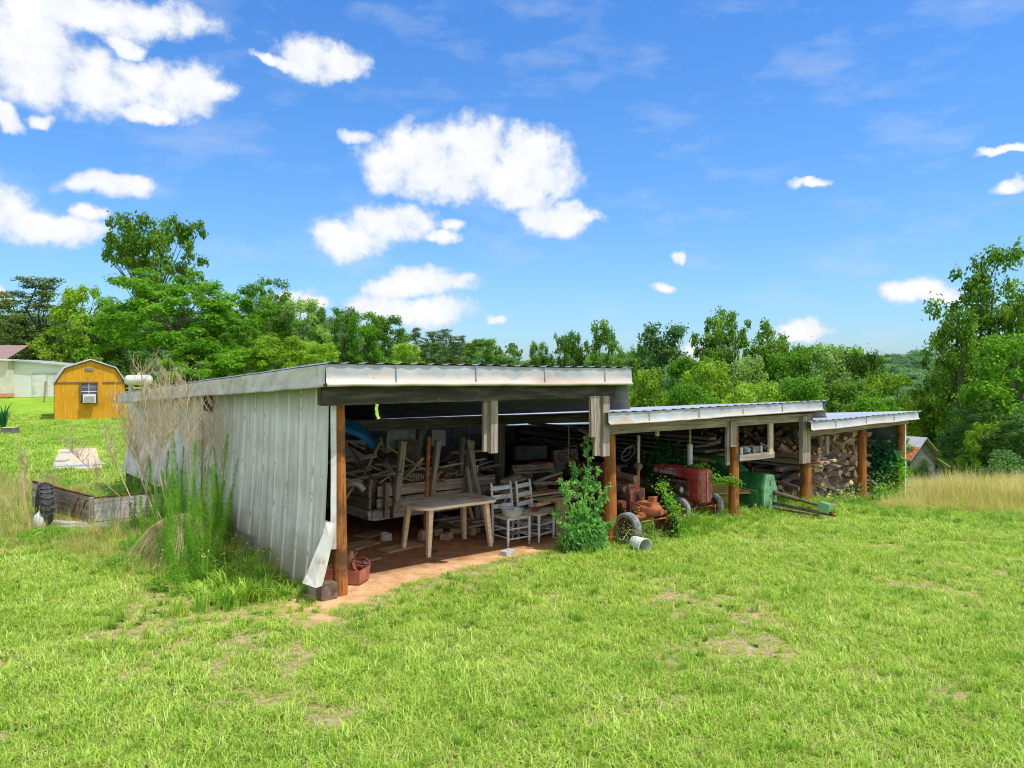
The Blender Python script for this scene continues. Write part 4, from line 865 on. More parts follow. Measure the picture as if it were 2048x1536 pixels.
# left verge board of the upper roof
V = []; LC = []; ns = 60
for j in range(ns+1):
    t = -.41+10.25*j/ns; zt = zroof(0, -.37, t)-.012; H = .26-.06*j/ns; e = .012*wob(t*1.5, 2)+(.01 if j % 12 == 0 else 0); d = .012*wob(t*2, 5)
    for (s, z) in ((-.375, zt), (-.385+d, zt-H*.5), (-.388+d, zt-H*.84), (-.41+d, zt-H*.9+e), (-.40+d, zt-H+e), (-.3, zt-H+e+.01)):
        V.append((s, t, z)); LC.append((t, 30, z-(zt-H)+.17))
Fq = [(6*j+k+1, 6*(j+1)+k+1, 6*(j+1)+k, 6*j+k) for j in range(ns) for k in range(5)]
link(bpy.data.objects.new('verge_trim', np_mesh('verge_trim', V, Fq, [surf('stained_cream_trim', [(.42, .4, .34), (.58, .56, .49), (.7, .68, .61)], (2, 2, 6), 1.1, .6, bump=.2, stain=(.36, .33, .24), stain_scale=2.2, stain_pos=(.5, .66))], lc=LC)), shed)
# skirts of ribbed sheet closing the steps between roofs
def skirt(name, s, t0, t1, ztop, zbot, mat):
    V = []; nt_ = 24; nz_ = 14
    for j in range(nt_+1):
        t = t0+(t1-t0)*j/nt_
        for k in range(nz_+1):
            q = k/nz_; z = ztop(t)*(1-q)+zbot(t)*q
            V.append((s+(.018 if k % 4 == 1 else 0)+.02*wob(t, z*2)-.05*math.sin(q*3.14), t+(.02*wob(z*9, 2) if j == 0 else 0), z))
    Fq = [(j*(nz_+1)+k, j*(nz_+1)+k+1, (j+1)*(nz_+1)+k+1, (j+1)*(nz_+1)+k) for j in range(nt_) for k in range(nz_)]
    link(bpy.data.objects.new(name, np_mesh(name, V, Fq, [mat], lc=[(v[1]*.4, v[2]*8, 0) for v in V])), shed)
skirt('step_siding', 4.66, -.38, 7.48, lambda t: zroof(0, 4.66, t)-.01, lambda t: 2.10-.068*(t+.4), M['galv'])
skirt('step_siding', 4.66, 7.62, 9.75, lambda t: zroof(0, 4.66, t)-.01, lambda t: 2.10-.068*(t+.4), M['galv_dark'])
skirt('step_siding', 10.27, -.40, 4.5, lambda t: zroof(1, 10.27, t)-.01, lambda t: zroof(2, 10.27, t)+.05, M['galv'])
# siding walls
def wall_sheet(name, p0, p1, ztop, zbot, mat, nrm, rib=.4, flare=0.0, h=.02):
    """vertical ribbed sheet from p0 to p1 (s,t)"""
    p0 = Vector((*p0, 0)); p1 = Vector((*p1, 0)); L_ = (p1-p0).length; nrm = Vector((*nrm, 0)); n = max(2, int(L_/.05)); V = []; LC = []; zs = [0, .05, .12, .25, .4, .55, .7, .85, 1]
    for j in range(n+1):
        a = L_*j/n; ph = (a % rib)/rib; r = h if ph < .12 else (h*.3 if ph < .22 else 0)
        zt, zb = ztop(a), zbot(a)
        for q in zs:
            z = zb+(zt-zb)*q; o = r*1.0+flare*(1-q)**2*(1+.6*wob(a*1.1, 1))+.03*wob(a*1.3, z*.6+rib)
            v = p0+(p1-p0)*(a/L_)+nrm*o; V.append((v.x, v.y, z)); LC.append((a, 0, z))
    k = len(zs); Fq = [(j*k+i, (j+1)*k+i, (j+1)*k+i+1, j*k+i+1) for j in range(n) for i in range(k-1)]
    return link(bpy.data.objects.new(name, np_mesh(name, V, Fq, [mat], lc=LC)), shed)
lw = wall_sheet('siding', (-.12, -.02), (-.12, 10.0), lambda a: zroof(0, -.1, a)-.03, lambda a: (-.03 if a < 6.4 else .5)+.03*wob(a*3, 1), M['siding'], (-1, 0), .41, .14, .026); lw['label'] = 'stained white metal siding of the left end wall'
mb = MB()   # patches and a second skin at the foot of the wall, dark vent hole under the eave
mb.box((-.25, 2.5, .18), (.012, .95, .36), jit=.02); mb.build('foot_patch', M['galv_dark'], shed)
mb = MB(); mb.box((-.16, 4.45, 2.16), (.05, .34, .26)); mb.build('vent_hole', M['dark'], shed)
mb = MB()
mb.bar((-.17, 6.3, .5), (-.17, 10.0, .52), .14, .05); mb.bar((-.15, 6.5, .5), (-.15, 6.5, -.1), .14, .05); mb.bar((-.15, 8.6, .5), (-.15, 8.6, -.1), .14, .05); mb.bar((-.15, 9.9, .5), (-.15, 9.9, -.1), .14, .05)
mb.build('sill_beam', M['wood'], shed)
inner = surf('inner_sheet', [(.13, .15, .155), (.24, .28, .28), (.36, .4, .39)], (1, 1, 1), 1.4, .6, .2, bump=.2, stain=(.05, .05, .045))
bwll = wall_sheet('back_siding', (-.1, 9.7), (14.4, 9.7), lambda a: (2.25 if a < 4.8 else (1.42 if a < 10.3 else 1.05)), lambda a: -.35, inner, (0, -1), .55, 0, .03)
ew = wall_sheet('end_siding', (14.3, .0), (14.3, 9.7), lambda a: zroof(2, 14.3, a)-.01, lambda a: -.75, inner, (-1, 0), .3, 0, .02); ew['label'] = 'dark ribbed siding of the right end wall'
mb = MB(); mb.box((14.35, -.03, .5), (.05, .07, 2.1)); mb.build('corner_trim', M['white'], shed)
# white corner strip and bent flap by the first post
mb = MB(); V = []; n = 16
for j in range(n+1):
    z = 2.3-1.72*j/n; o = .012*wob(z*3, 1)
    V += [(-.15+o, -.06, z), (-.09+o, -.085+o*.5, z), (-.065, -.04, z)]
mb.add(V, [(3*j+k, 3*j+k+1, 3*j+k+4, 3*j+k+3) for j in range(n) for k in range(2)]); mb.build('corner_strip', M['white'], shed, smooth=False)
def sl_(px, py, Y):
    p = PT(px, py, Y); s, t = wb(p.x, p.y); return (s, t, p.z)
mb = MB(); rows = [((650, 1040, 9.27), (668, 1046, 9.2), (672, 1040, 9.3)), ((646, 1068, 9.2), (658, 1072, 9.12), (668, 1066, 9.2)), ((628, 1110, 9.12), (643, 1113, 9.02), (660, 1108, 9.15)), ((614, 1146, 9.05), (633, 1152, 8.93), (652, 1143, 9.08)), ((604, 1166, 9.0), (632, 1176, 8.86), (644, 1172, 9.0))]
V = [sl_(*p) for r_ in rows for p in r_]
mb.add(V, [(3*j+k, 3*j+k+1, 3*j+k+4, 3*j+k+3) for j in range(4) for k in range(2)])
mb.build('bent_flap', surf('flap_metal', [(.5, .48, .42), (.66, .64, .58), (.76, .75, .7)], (3, 3, 3), 1.3, .6, .1, stain=(.4, .26, .12), stain_scale=4), shed)
mb = MB(); mb.box((-.2, -.06, .1), (.2, .16, .2)); mb.build('flap_gap_block', M['iron_dark'], shed)  # dark block filling the gap beneath the bent flap
# posts
POSTS = [(0, 2.32, .055, .1, 0), (4.6, 1.75, .088, .12, 0), (7.81, 1.72, .085, .1, 0), (10.2, 1.6, .095, .12, -.15), (12.45, 1.42, .085, .105, -.4), (14.24, 1.5, .075, .1, -.5)]
for (s, zt, r0, r1, zb) in POSTS:
    mb = MB(); k = 9; lean = rnd.uniform(-.015, .015)
    mb.tube([(s+lean*j/k+.006*wob(j, s), 0, zb-.35+(zt-zb+.35)*j/k) for j in range(k+1)], [r1+(r0-r1)*j/k for j in range(k+1)], 14, wob=.035)
    mb.build('post', M['post'], shed, smooth=True)
for (s, t, zt) in ((6.1, 4.8, 1.6), (2.0, 4.9, 2.1), (10.0, 4.8, 1.4), (13.0, 4.8, 1.2)):
    mb = MB(); mb.tube([(s, t, -.5), (s, t, zt)], .13, 10, wob=.05); mb.build('inner_post', M['wood_dark'], shed, smooth=True)
# beams
def beam(p, q, w_, h_, mat, name='beam', segs=8): mb = MB(); mb.bar(p, q, w_, h_, segs=segs, wob=.004); return mb.build(name, mat, shed)
beam((-.33, -.17, 2.395), (4.5, -.17, 2.395), .07, .215, M['beam'])
mb = MB(); mb.box((-.342, -.17, 2.395), (.014, .075, .2)); mb.build('beam_end', M['rust'], shed)
beam((4.2, -.12, 1.785), (10.2, -.12, 1.76), .08, .15, M['wood'])
beam((9.75, -.13, 1.44), (14.28, -.13, 1.53), .08, .14, M['wood'])
beam((-.05, 4.8, 1.65), (10.2, 4.8, 1.6), .1, .22, M['wood_dark'])
beam((10, 4.8, 1.25), (14.3, 4.8, 1.25), .1, .2, M['wood_dark'])
beam((-.05, 9.5, 1.8), (4.6, 9.5, 1.7), .1, .2, M['wood_dark'])
beam((.02, .2, 2.42), (.02, 9.6, 1.95), .06, .16, M['wood_dark'], 'rafter')
for s in (1.3, 2.7, 4.2): beam((s, -.05, zroof(0, s, 0)-.13), (s, 9.6, zroof(0, s, 9.6)-.12), .05, .14, M['wood_dark'], 'rafter')
for s in (5.6, 7.0, 8.5, 10.0): beam((s, 0, zroof(1, s, 0)-.12), (s, 9.6, zroof(1, s, 9.6)-.12), .05, .13, M['wood_dark'], 'rafter')
for s in (11.3, 12.8): beam((s, 0, zroof(2, s, 0)-.1), (s, 9.6, zroof(2, s, 9.6)-.1), .05, .12, M['wood_dark'], 'rafter')
# boards hung from the beams
def hang(px0, px1, y0, y1, t, mat=M['wood'], th=.05, name='hanging_board'):
    a = onT(px0, (y0+y1)/2, t); b = onT(px1, (y0+y1)/2, t); m_ = (a[0]+b[0])/2; Y = P1[1]+su*m_+cu*t
    z0 = CH-(y0-HZ)*Y/F; z1 = CH-(y1-HZ)*Y/F; mb = MB(); mb.bar((m_, t, z1), (m_, t, z0), b[0]-a[0], th, up=(0, 1, 0), segs=3, wob=.002); return mb.build(name, mat, shed)
hang(966, 979, 795, 903, -.12, M['wood']); hang(979, 993, 795, 906, -.17, M['wood'], .07)
hang(1180, 1196, 792, 874, -.33, M['wood'], .05); hang(1187, 1201, 792, 911, -.26, M['wood'], .05); hang(1201, 1215, 792, 912, -.27, M['wood'], .09)
hang(1452, 1461, 842, 893, -.14); hang(1460, 1472, 842, 893, -.18)
hang(1452, 1457, 890, 930, -.05)
hang(1602, 1617, 832, 926, -.2, M['wood'], .08)
hang(1537, 1545, 840, 908, -.12, M['wood_pale'], .04)
hang(1651, 1657, 872, 908, .0, M['wood'], .04)
hang(1312, 1317, 855, 872, .1, M['wood_pale'], .04)
a = onT(1478, 915, -.12); b = onT(1546, 903, -.12)
mb = MB(); mb.bar((a[0], -.12, 1.1), (b[0]+.02, -.12, 1.1), .04, .11); mb.bar((a[0], .12, 1.13), (b[0], .12, 1.13), .45, .03); mb.build('hanging_shelf', M['wood'], shed)
# ------------------------------------------------------------------ buildings on the left
ys_ = thing('yellow_shed', 'ochre yellow barn-shaped shed with an air conditioner in its window', 'shed', G(181, 839), R(31))
ys_.scale = (.87, .87, 1)
mb = MB(); prof = [(-1.72, 0), (1.72, 0), (1.72, 1.82), (1.2, 2.47), (0, 2.84), (-1.2, 2.47), (-1.72, 1.82)]
mb.prism(prof, 1, 0, 4.6); mb.build('wall', M['shedyellow'], ys_)
mb = MB(); o_ = [(-1.86, 1.72), (-1.28, 2.54), (0, 2.94), (1.28, 2.54), (1.86, 1.72)]; i_ = [(-1.8, 1.70), (-1.25, 2.49), (0, 2.88), (1.25, 2.49), (1.8, 1.70)]
for k in range(4):
    mb.loft([[(o_[k][0], y_, o_[k][1]), (o_[k+1][0], y_, o_[k+1][1]), (i_[k+1][0], y_, i_[k+1][1]), (i_[k][0], y_, i_[k][1])] for y_ in (-.14, 4.75)])
mb.build('roof', surf('pale_shed_roof', [(.4, .42, .43), (.52, .55, .57), (.62, .65, .67)], (2, 2, 2), 1, .6, .2), ys_)
mb = MB()
for k in range(4): mb.bar((i_[k][0]*.985, -.035, i_[k][1]-.03), (i_[k+1][0]*.985, -.035, i_[k+1][1]-.03), .05, .07, up=(0, 1, 0))
mb.build('gable_trim', M['trimbrown'], ys_)
for (a, b) in ((-1.7, -.5), (.6, 1.7)):
    mb = MB(); mb.bar((a, -.02, 1.78), (b, -.02, 1.78), .03, .07); mb.build('trim_board', M['trimbrown'], ys_)
mb = MB(); mb.box((-.06, -.02, 2.43), (.42, .04, .15)); mb.build('gable_vent', M['wood_dark'], ys_)
mb = MB(); mb.box((-.08, -.02, 1.3), (.78, .03, .95)); wi = mb.build('window', M['glass'], ys_)
mb = MB()
for (x0, z0, x1, z1) in ((-.5, .8, -.5, 1.82), (.34, .8, .34, 1.82), (-.5, 1.8, .34, 1.8), (-.54, .82, .38, .82)): mb.bar((x0, -.05, z0), (x1, -.05, z1), .06, .07, up=(0, 1, 0))
mb.build('frame', M['trimbrown'], wi)
mb = MB(); mb.bar((-.08, -.045, .9), (-.08, -.045, 1.77), .025, .02, up=(0, 1, 0)); mb.bar((-.45, -.047, 1.35), (.3, -.047, 1.35), .03, .02, up=(0, 1, 0)); mb.bar((-.45, -.047, 1.57), (.3, -.047, 1.57), .015, .02, up=(0, 1, 0)); mb.build('glazing_bar', M['white'], wi)
ac = MB(); ac.box((-.07, -.2, 1.02), (.62, .38, .4)); aco = ac.build('air_conditioner', M['white'], ys_)
mb = MB(); mb.box((-.07, -.4, 1.0), (.48, .02, .26)); mb.build('grille', M['wire'], aco)
# the pale garage and house end at far left
gx = PT(28, 793, 55)
gr = thing('white_garage', 'low white clapboard garage with a shallow sloping roof beyond the yellow shed', 'garage', (gx.x, 55, gx.z-.05), R(8))
clap = surf('white_clapboard', [(.6, .61, .62), (.72, .73, .73), (.78, .79, .79)], (.4, 1, 26), 1.0, .6, bump=.6, bdist=.02)
mb = MB(); mb.loft([[(0, 0, 0), (3.5, 0, 0), (3.5, 0, 2.2), (0, 0, 2.55)], [(0, 6, 0), (3.5, 6, 0), (3.5, 6, 2.2), (0, 6, 2.55)]]); mb.build('wall', clap, gr)
mb = MB(); mb.loft([[(-.1, -.25, 2.57), (3.75, -.25, 2.18), (3.75, -.25, 2.27), (-.1, -.25, 2.66)], [(-.1, 6.2, 2.57), (3.75, 6.2, 2.18), (3.75, 6.2, 2.27), (-.1, 6.2, 2.66)]]); mb.build('roof', M['galv'], gr)
mb = MB(); mb.box((2.15, -.03, .83), (1.85, .05, 1.62)); dr = mb.build('door', M['white'], gr)
mb = MB(); mb.bar((2.2, -.065, .05), (2.2, -.065, 1.6), .03, .02, up=(0, 1, 0)); mb.bar((1.2, -.065, 1.66), (3.1, -.065, 1.66), .05, .03, up=(0, 1, 0)); mb.build('door_trim', M['wire'], dr)
hx = PT(-14, 793, 54)
hs = thing('cream_house_end', 'cream rendered house end with brown shingled roof at the far left edge', 'house', (hx.x, 54, hx.z-.05), R(8))
mb = MB(); mb.box((-3.0, 3, 1.35), (7.9, 6, 2.55)); mb.build('wall', M['cream'], hs)
mb = MB(); mb.box((-3.0, 2.98, .12), (7.92, 6.1, .28)); mb.build('plinth', M['clay'], hs)
mb = MB(); mb.loft([[(-7.4, -.3, 2.6), (.95, -.3, 2.6), (.95, .1, 2.75), (-7.4, .1, 2.75)], [(-7.4, 3, 3.62), (.9, 3, 3.62), (.9, 3.2, 3.7), (-7.4, 3.2, 3.7)]]); mb.build('roof', M['shingle'], hs)
mb = MB(); mb.loft([[(-.9, -.32, 2.6), (1.2, -.32, 2.52), (1.2, -.32, 2.64), (-.9, -.32, 2.7)], [(-.9, 1, 2.6), (1.2, 1, 2.52), (1.2, 1, 2.64), (-.9, 1, 2.7)]]); mb.build('eave_board', M['white'], hs)
p = G(86, 812); t_ = thing('step_ladder', 'pale aluminium ladder leaning beside the yellow shed', 'ladder', (p.x+.15, 37.0, gz(p.x, 37)), R(30))
for k in (-1, 1): mb = MB(); mb.bar((k*.24, 0, 0), (k*.17+.25, .55, 1.75), .06, .04); mb.build('rail', M['white'], t_)
for j in range(6):
    q = (j+.5)/6; mb = MB(); mb.bar((-.22+.26*q, .55*q, 1.75*q), (.22+.24*q, .55*q, 1.75*q), .07, .03); mb.build('rung', M['white'], t_)
p = PT(88, 795, 50); t_ = tag(MB().bar((0, 0, -.1), (.1, 0, 1.35), .1, .07).build('leaning_board', M['wood_brown'], None, (p.x, 50, gz(p.x, 50))), 'rust-brown board standing against the white garage door', 'board')
p = PT(277, 760, 37); tk = thing('propane_tank', 'white horizontal gas tank right of the yellow shed', 'tank', (p.x, 37, gz(p.x, 37)), R(10))
tz = p.z-gz(p.x, 37)
mb = MB(); pr = [(0, -.62), (.14, -.6), (.22, -.52), (.24, -.42), (.24, .42), (.22, .52), (.14, .6), (0, .62)]; mb.lathe(pr, (0, 0, tz), (1, 0, 0), 20); mb.build('tank_body', M['white'], tk, smooth=True)
for k in (-.35, .35): mb = MB(); mb.box((k, 0, (tz-.2)/2), (.1, .3, tz-.2)); mb.build('leg', M['wire'], tk)
mb = MB(); mb.lathe([(.06, 0), (.06, .12), (.0, .13)], (0, 0, tz+.22)); mb.build('valve_cap', M['white'], tk)
p = G(20, 867); st_ = thing('tree_stump', 'low sawn tree stump at the left edge of the lawn', 'stump', tuple(p))
mb = MB(); mb.lathe([(.4, -.1), (.33, .05), (.3, .2), (.29, .24)], (0, 0, 0), n=14); mb.build('trunk_base', M['bark'], st_, smooth=True)
mb = MB(); mb.lathe([(.0, .245), (.285, .245)], (0, 0, 0), n=14); mb.build('cut_face', M['logface'], st_)
def blade_plant(name, label, p, n, h, wd, mat, lean=.9, cat='plant'):
    V, Fq = blades(n, h, .06, lean, wd, rnd, .6); o = link(bpy.data.objects.new(name, np_mesh(name, V, Fq, [mat]))); o.location = p; return tag(o, label, cat)
p = G(6, 858); blade_plant('yucca', 'spiky dark green yucca beside the stump at the left edge', p, 45, 1.0, .03, M['leaf_ivy'], .8)
blade_plant('grass_clump', 'isolated green clump on the golden field slope', G(1858, 985), 160, .42, .012, M['leaf_fennel'], .45)
blade_plant('grass_clump', 'smaller flat green patch farther right on the golden field', G(1975, 1003), 120, .3, .012, M['grass2'], .9)
# dark bundle of things by the back corner of the end wall
# ------------------------------------------------------------------ old barn at right
bp_ = PT(1845, 962, 50); bz = gz(bp_.x, 50)
bn = thing('old_barn', 'weathered grey plank barn with a half red metal roof down the slope at right', 'barn', (bp_.x, 50, bz), R(34))
e0 = CH-(962-HZ)*50/F-bz
kz = (CH-(877-HZ)*50/F-bz)      # ridge height above the ground there
gm = surf('barn_planks', [(.06, .06, .06), (.14, .14, .14), (.25, .25, .24)], (.5, 1, 10), 1.0, .9, bump=.6, stain=(.07, .07, .07), stain_scale=1.1, stain_pos=(.55, .7))
ev = kz-1.05
mb = MB(); mb.prism([(-1.45, 0), (1.45, 0), (1.45, ev), (0, kz), (-1.45, ev)], 1, 0, 5.5); mb.build('wall', gm, bn)
def slope(nm, x0, z0, x1, z1, mat, y0=-.3, y1=5.8, th=.07): mb = MB(); mb.loft([[(x0, y, z0), (x1, y, z1), (x1, y, z1+th), (x0, y, z0+th)] for y in (y0, y1)]); mb.build(nm, mat, bn)
slope('roof', 0, kz+.02, -1.95, kz-1.35, M['galv']); slope('red_roof_sheet', -.95, kz-.55, -1.98, kz-1.28, M['barnred'], -.31)
slope('roof', .0, kz+.02, 1.75, kz-1.2, M['wood'])
mb = MB(); mb.prism([(1.47, 0), (2.75, 0), (2.75, kz-1.98), (1.47, kz-1.42)], 1, .1, 4.5); mb.build('lean_to', gm, bn)
slope('lean_to_roof', 1.46, kz-1.36, 3.1, kz-2.06, M['wood'], -.2, 4.8)
mb = MB(); mb.box((1.9, .08, kz-1.95), (.25, .06, .25)); mb.build('opening', M['dark'], bn)

# ------------------------------------------------------------------ old cart in the weeds
A = PT(188, 1045, 12.9); B = PT(335, 1034, 13.6); Dp = PT(66, 1030, 14.0); A.z = .16; B.z = .16; Dp.z = .2
cart = thing('old_cart', 'broken grey plank cart bed with one big black tyre sunk in the weeds at left', 'cart', (A.x, A.y, 0))
def lc_(v): return v-Vector((A.x, A.y, 0))
a, b, d = lc_(A), lc_(B), lc_(Dp); up = Vector((0, 0, 1))
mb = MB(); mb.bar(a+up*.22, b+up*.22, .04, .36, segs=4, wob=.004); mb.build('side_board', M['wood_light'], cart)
mb = MB(); mb.bar(a+up*.22, d+up*.26, .04, .42, segs=4, wob=.004); mb.build('side_board', M['wood'], cart)
mb = MB(); mb.bar(a+Vector((-.02, -.03, -.04)), a+Vector((-.02, -.03, .44)), .09, .06, up=(1, 0, 0)); mb.build('corner_post', M['wood'], cart)
mb = MB(); mb.bar(a+up*.43, d+up*.5, .035, .035); mb.bar(a+up*.425, b+up*.43, .03, .02); mb.build('top_rail', M['rust'], cart)
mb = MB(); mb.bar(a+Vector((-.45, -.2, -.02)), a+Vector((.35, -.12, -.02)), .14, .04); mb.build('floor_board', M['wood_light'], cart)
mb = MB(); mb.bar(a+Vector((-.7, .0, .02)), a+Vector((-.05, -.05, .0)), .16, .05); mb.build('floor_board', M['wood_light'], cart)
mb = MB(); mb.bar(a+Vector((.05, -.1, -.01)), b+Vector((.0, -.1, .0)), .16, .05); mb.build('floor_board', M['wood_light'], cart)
di = (d-a).normalized()
for (k0, z0, k1, z1) in ((.32, .42, .6, .02), (.3, .45, .3, -.04), (.1, .38, .3, .1), (.02, .4, .1, .38)):
    mb = MB(); mb.tube([a+di*k0+Vector((-.03, -.09, z0)), a+di*k1+Vector((-.03, -.09, z1))], .011, 6); mb.build('brace', M['rust'], cart)
wc = a+di*1.02+Vector((-.05, -.42, .22)); wa = Vector((-.78, -.6, .03)).normalized()
mb = MB(); mb.torus(wc, wa, .3, .105, 36, 12, sq=1.0)
ty = mb.build('tyre', M['rubber'], cart, smooth=True)
e1 = wa.cross(up).normalized(); e2 = wa.cross(e1)
mb = MB()
for k in range(26):
    an = k/26*6.283; rd = e1*math.cos(an)+e2*math.sin(an); tg = -e1*math.sin(an)+e2*math.cos(an)
    for sgn in (-1, 1): mb.bar(wc+rd*.405+wa*(sgn*.0), wc+rd*.37+wa*(sgn*.09)+tg*.06, .025, .03, up=tuple(rd))
tr_ = mb.build('tread', M['rubber'], ty)
mb = MB(); mb.lathe([(.0, .02), (.08, .03), (.1, .0), (.2, -.02), (.21, .05)], wc, wa, 24); mb.build('rim', M['rust'], cart, smooth=True)
p = PT(80, 1045, 12.75); jg = thing('plastic_jug', 'cloudy plastic jug lying against the cart tyre', 'jug', (p.x, p.y, .12))
mb = MB(); mb.lathe([(0, -.01), (.08, 0), (.095, .04), (.095, .17), (.07, .22), (.025, .26), (.02, .29)], (0, 0, 0), n=16); mb.build('body', M['jug'], jg, smooth=True)
mb = MB(); mb.tube([(.05, 0, .23), (.11, 0, .2), (.1, 0, .12)], .014, 6); mb.build('handle', M['jug'], jg, smooth=True)
for (x0, y0, x1, y1, lb, mt, sz) in ((283, 1062, 350, 1098, 'orange-brown plank lying in the weeds in front of the cart', 'wood_brown', (.14, .04)), (352, 1088, 392, 1140, 'grey and rust plank sloping down through the fallen dry stems', 'wood', (.13, .05))):
    a_, b_ = G(x0, y0+10), G(x1, y1+4); mb = MB(); mb.bar((0, 0, .16), (b_.x-a_.x, b_.y-a_.y, .06), *sz); tag(mb.build('loose_plank', M[mt], None, tuple(a_)), lb, 'plank')

# ------------------------------------------------------------------ feathery weeds and dry stalks by the end wall
def onS(px, s):
    r = (px-1024)/F; t = (P1[0]+cu*s-r*(P1[1]+su*s))/(su+cu*r); return t, P1[1]+su*s+cu*t
def fennel_mesh(seed):
    g = np.random.default_rng(seed); n = 3000; z = g.uniform(.08, 1, n)**.9; a = g.uniform(0, 6.283, n); k_ = g.integers(0, 7, n); rr = (.1*(1-z**2.2)+.01)*g.uniform(.05, 1, n)**.7*(1+.3*np.sin(z*17+seed)*np.sin(a*3+seed))
    ox = np.concatenate([[0, 0], g.uniform(-.16, .16, 5)]); oy = np.concatenate([[0, 0], g.uniform(-.16, .16, 5)]); oh = np.concatenate([[1, 1], g.uniform(.35, .85, 5)])
    rr = rr*np.where(k_ < 2, 1, .75); CC = np.stack([rr*np.cos(a)+ox[k_]*(.3+z), rr*np.sin(a)+oy[k_]*(.3+z), z*oh[k_]], 1); out = np.stack([np.cos(a), np.sin(a), np.full(n, .5)], 1)
    V, Fq = rib_leaf(CC, .022, out, .9, .5, .1, g); return np_mesh('feathery_weed_foliage', V, Fq, [M['leaf_fennel']])
FM = [fennel_mesh(i) for i in range(4)]
mbs = MB(); mbs.tube([(0, 0, 0), (.01, .005, .5), (0, 0, .98)], [.012, .008, .003], 6); q_ = mbs.build('stem', M['leaf_vine'], smooth=True); SM = q_.data; bpy.data.objects.remove(q_)
FEN = [(250, 948, -.9, 1.0), (277, 902, -.7, 1.1), (300, 912, -1.0, 1.15), (322, 890, -.6, 1), (346, 850, -.9, 1.3), (362, 885, -.55, 1), (381, 868, -1.0, 1.25), (402, 862, -.45, 1.1), (431, 852, -.6, 1.15), (447, 882, -.4, 1), (415, 918, -.9, 1.2), (356, 968, -1.5, 1.1), (392, 930, -1.2, 1.2), (335, 935, -1.3, 1.1), (312, 960, -1.2, 1), (268, 968, -1.2, 1), (290, 985, -1.4, 1), (372, 925, -.8, 1), (425, 960, -.5, 1.1), (440, 935, -.35, 1), (408, 985, -1.0, 1.2), (232, 985, -1.0, .9)]
for i, (px, py, s, wd) in enumerate(FEN):
    t, Y = onS(px, s); t = min(t, 8.6+.1*i); p = bw(s, t); Y = p.y; zt = CH-(py-HZ)*Y/F; b = gz(p.x, p.y); x = (px-1024)/F*Y
    o = thing('feathery_weed', 'feathery bright green weed standing by the left end wall', 'weed', (x, Y, b), rnd.uniform(0, 6), 'feathery weeds by the end wall'); o.rotation_euler = (rnd.uniform(-.15, .15), rnd.uniform(-.15, .15), rnd.uniform(0, 6))
    h = zt-b
    for nm, me in (('foliage', FM[i % 4]), ('stem', SM)):
        c = link(bpy.data.objects.new(nm, me), o); c.scale = (wd*.92, wd*.92, h*.95)
def dry_plant(base, tip, n, spread, seed):
    r = random.Random(seed); mb = MB(); base = Vector(base); tip = Vector(tip); d = tip-base; Lh = d.length; bend = Vector((r.uniform(-.06, .06), r.uniform(-.05, .05), 0))
    pts = [base+d*(k/6)+bend*math.sin(k/6*3.14) for k in range(7)]; mb.tube(pts, [.013, .012, .011, .009, .007, .005, .004], 5)
    def twig(p, dr, ln, rad, lev):
        q = [p]; dd = dr.copy()
        for k in range(3):
            dd = (dd+Vector((r.uniform(-.25, .25), r.uniform(-.25, .25), .22))).normalized(); q.append(q[-1]+dd*ln/3)
        mb.tube(q, [rad, rad*.8, rad*.6, rad*.35], 3, cap=False)
        if lev:
            for k in range(5): 
                j = r.choice([1, 2, 3]); twig(q[j], (dd+Vector((r.uniform(-.8, .8), r.uniform(-.8, .8), r.uniform(-.1, .5)))).normalized(), ln*r.uniform(.3, .6), rad*.55, lev-1)
    for _ in range(int(n*2.1)):
        k = r.uniform(.5, 1)**.8; p = base+d*k+bend*math.sin(k*3.14); a = r.uniform(0, 6.283)
        twig(p, Vector((math.cos(a)*.8, math.sin(a)*.8, .75)).normalized(), spread*r.uniform(.5, 1.1)*(1.25-k*.55),   .0042, 1)
    for i, v in enumerate(mb.v): mb.v[i] = (v[0]-base.x, v[1]-base.y, v[2]-base.z)
    return mb
DRY = [((322, 1062), (282, 715), 11.9, 12.4, 30, .5, 'tall dry stalk with a bushy pale top, second from the left of the big ones'),
 ((362, 1070), (338, 712), 11.6, 12.0, 30, .5, 'tall dry stalk whose pale top rises highest over the roof edge'),
 ((392, 1065), (372, 735), 11.6, 11.9, 30, .5, 'tall dry stalk with a wide pale top just right of the highest one'),
 ((352, 1050), (300, 790), 12.3, 12.6, 24, .42, 'dry stalk with a lower spread top in front of the end wall middle'),
 ((330, 1055), (228, 770), 12.2, 12.9, 24, .45, 'dry stalk leaning left across the yellow shed'),
 ((420, 1060), (405, 790), 11.8, 12, 22, .4, 'dry stalk in front of the dark vent hole'),
 ((428, 1075), (442, 800), 11.5, 11.6, 18, .28, 'slim bare dry stalk nearest the front corner of the wall'),
 ((340, 1048), (262, 845), 12.4, 12.9, 22, .4, 'short leaning dry stalk among the feathery weeds'),
 ((335, 1040), (130, 862), 12.6, 13.6, 24, .4, 'dry stalk leaning far left over the pavers'),
 ((300, 1045), (210, 830), 12.8, 13.4, 18, .35, 'thin dry stalk in front of the pavers pad'),
 ((55, 1040), (45, 878), 13.4, 13.5, 22, .22, 'dry stalk cluster standing upright at the far left'),
 ((345, 1060), (318, 745), 12.0, 12.3, 26, .5, 'dry stalk filling the gap between the two highest tops'),
 ((385, 1070), (430, 770), 11.6, 11.8, 20, .4, 'dry stalk bending right over the eave near the vent hole'),
 ((310, 1055), (258, 790), 12.4, 12.9, 26, .45, 'dry stalk with its top just right of the window air conditioner'),
 ((70, 1040), (92, 930), 13.3, 13.4, 14, .25, 'small dry stalk over the cart tyre')]
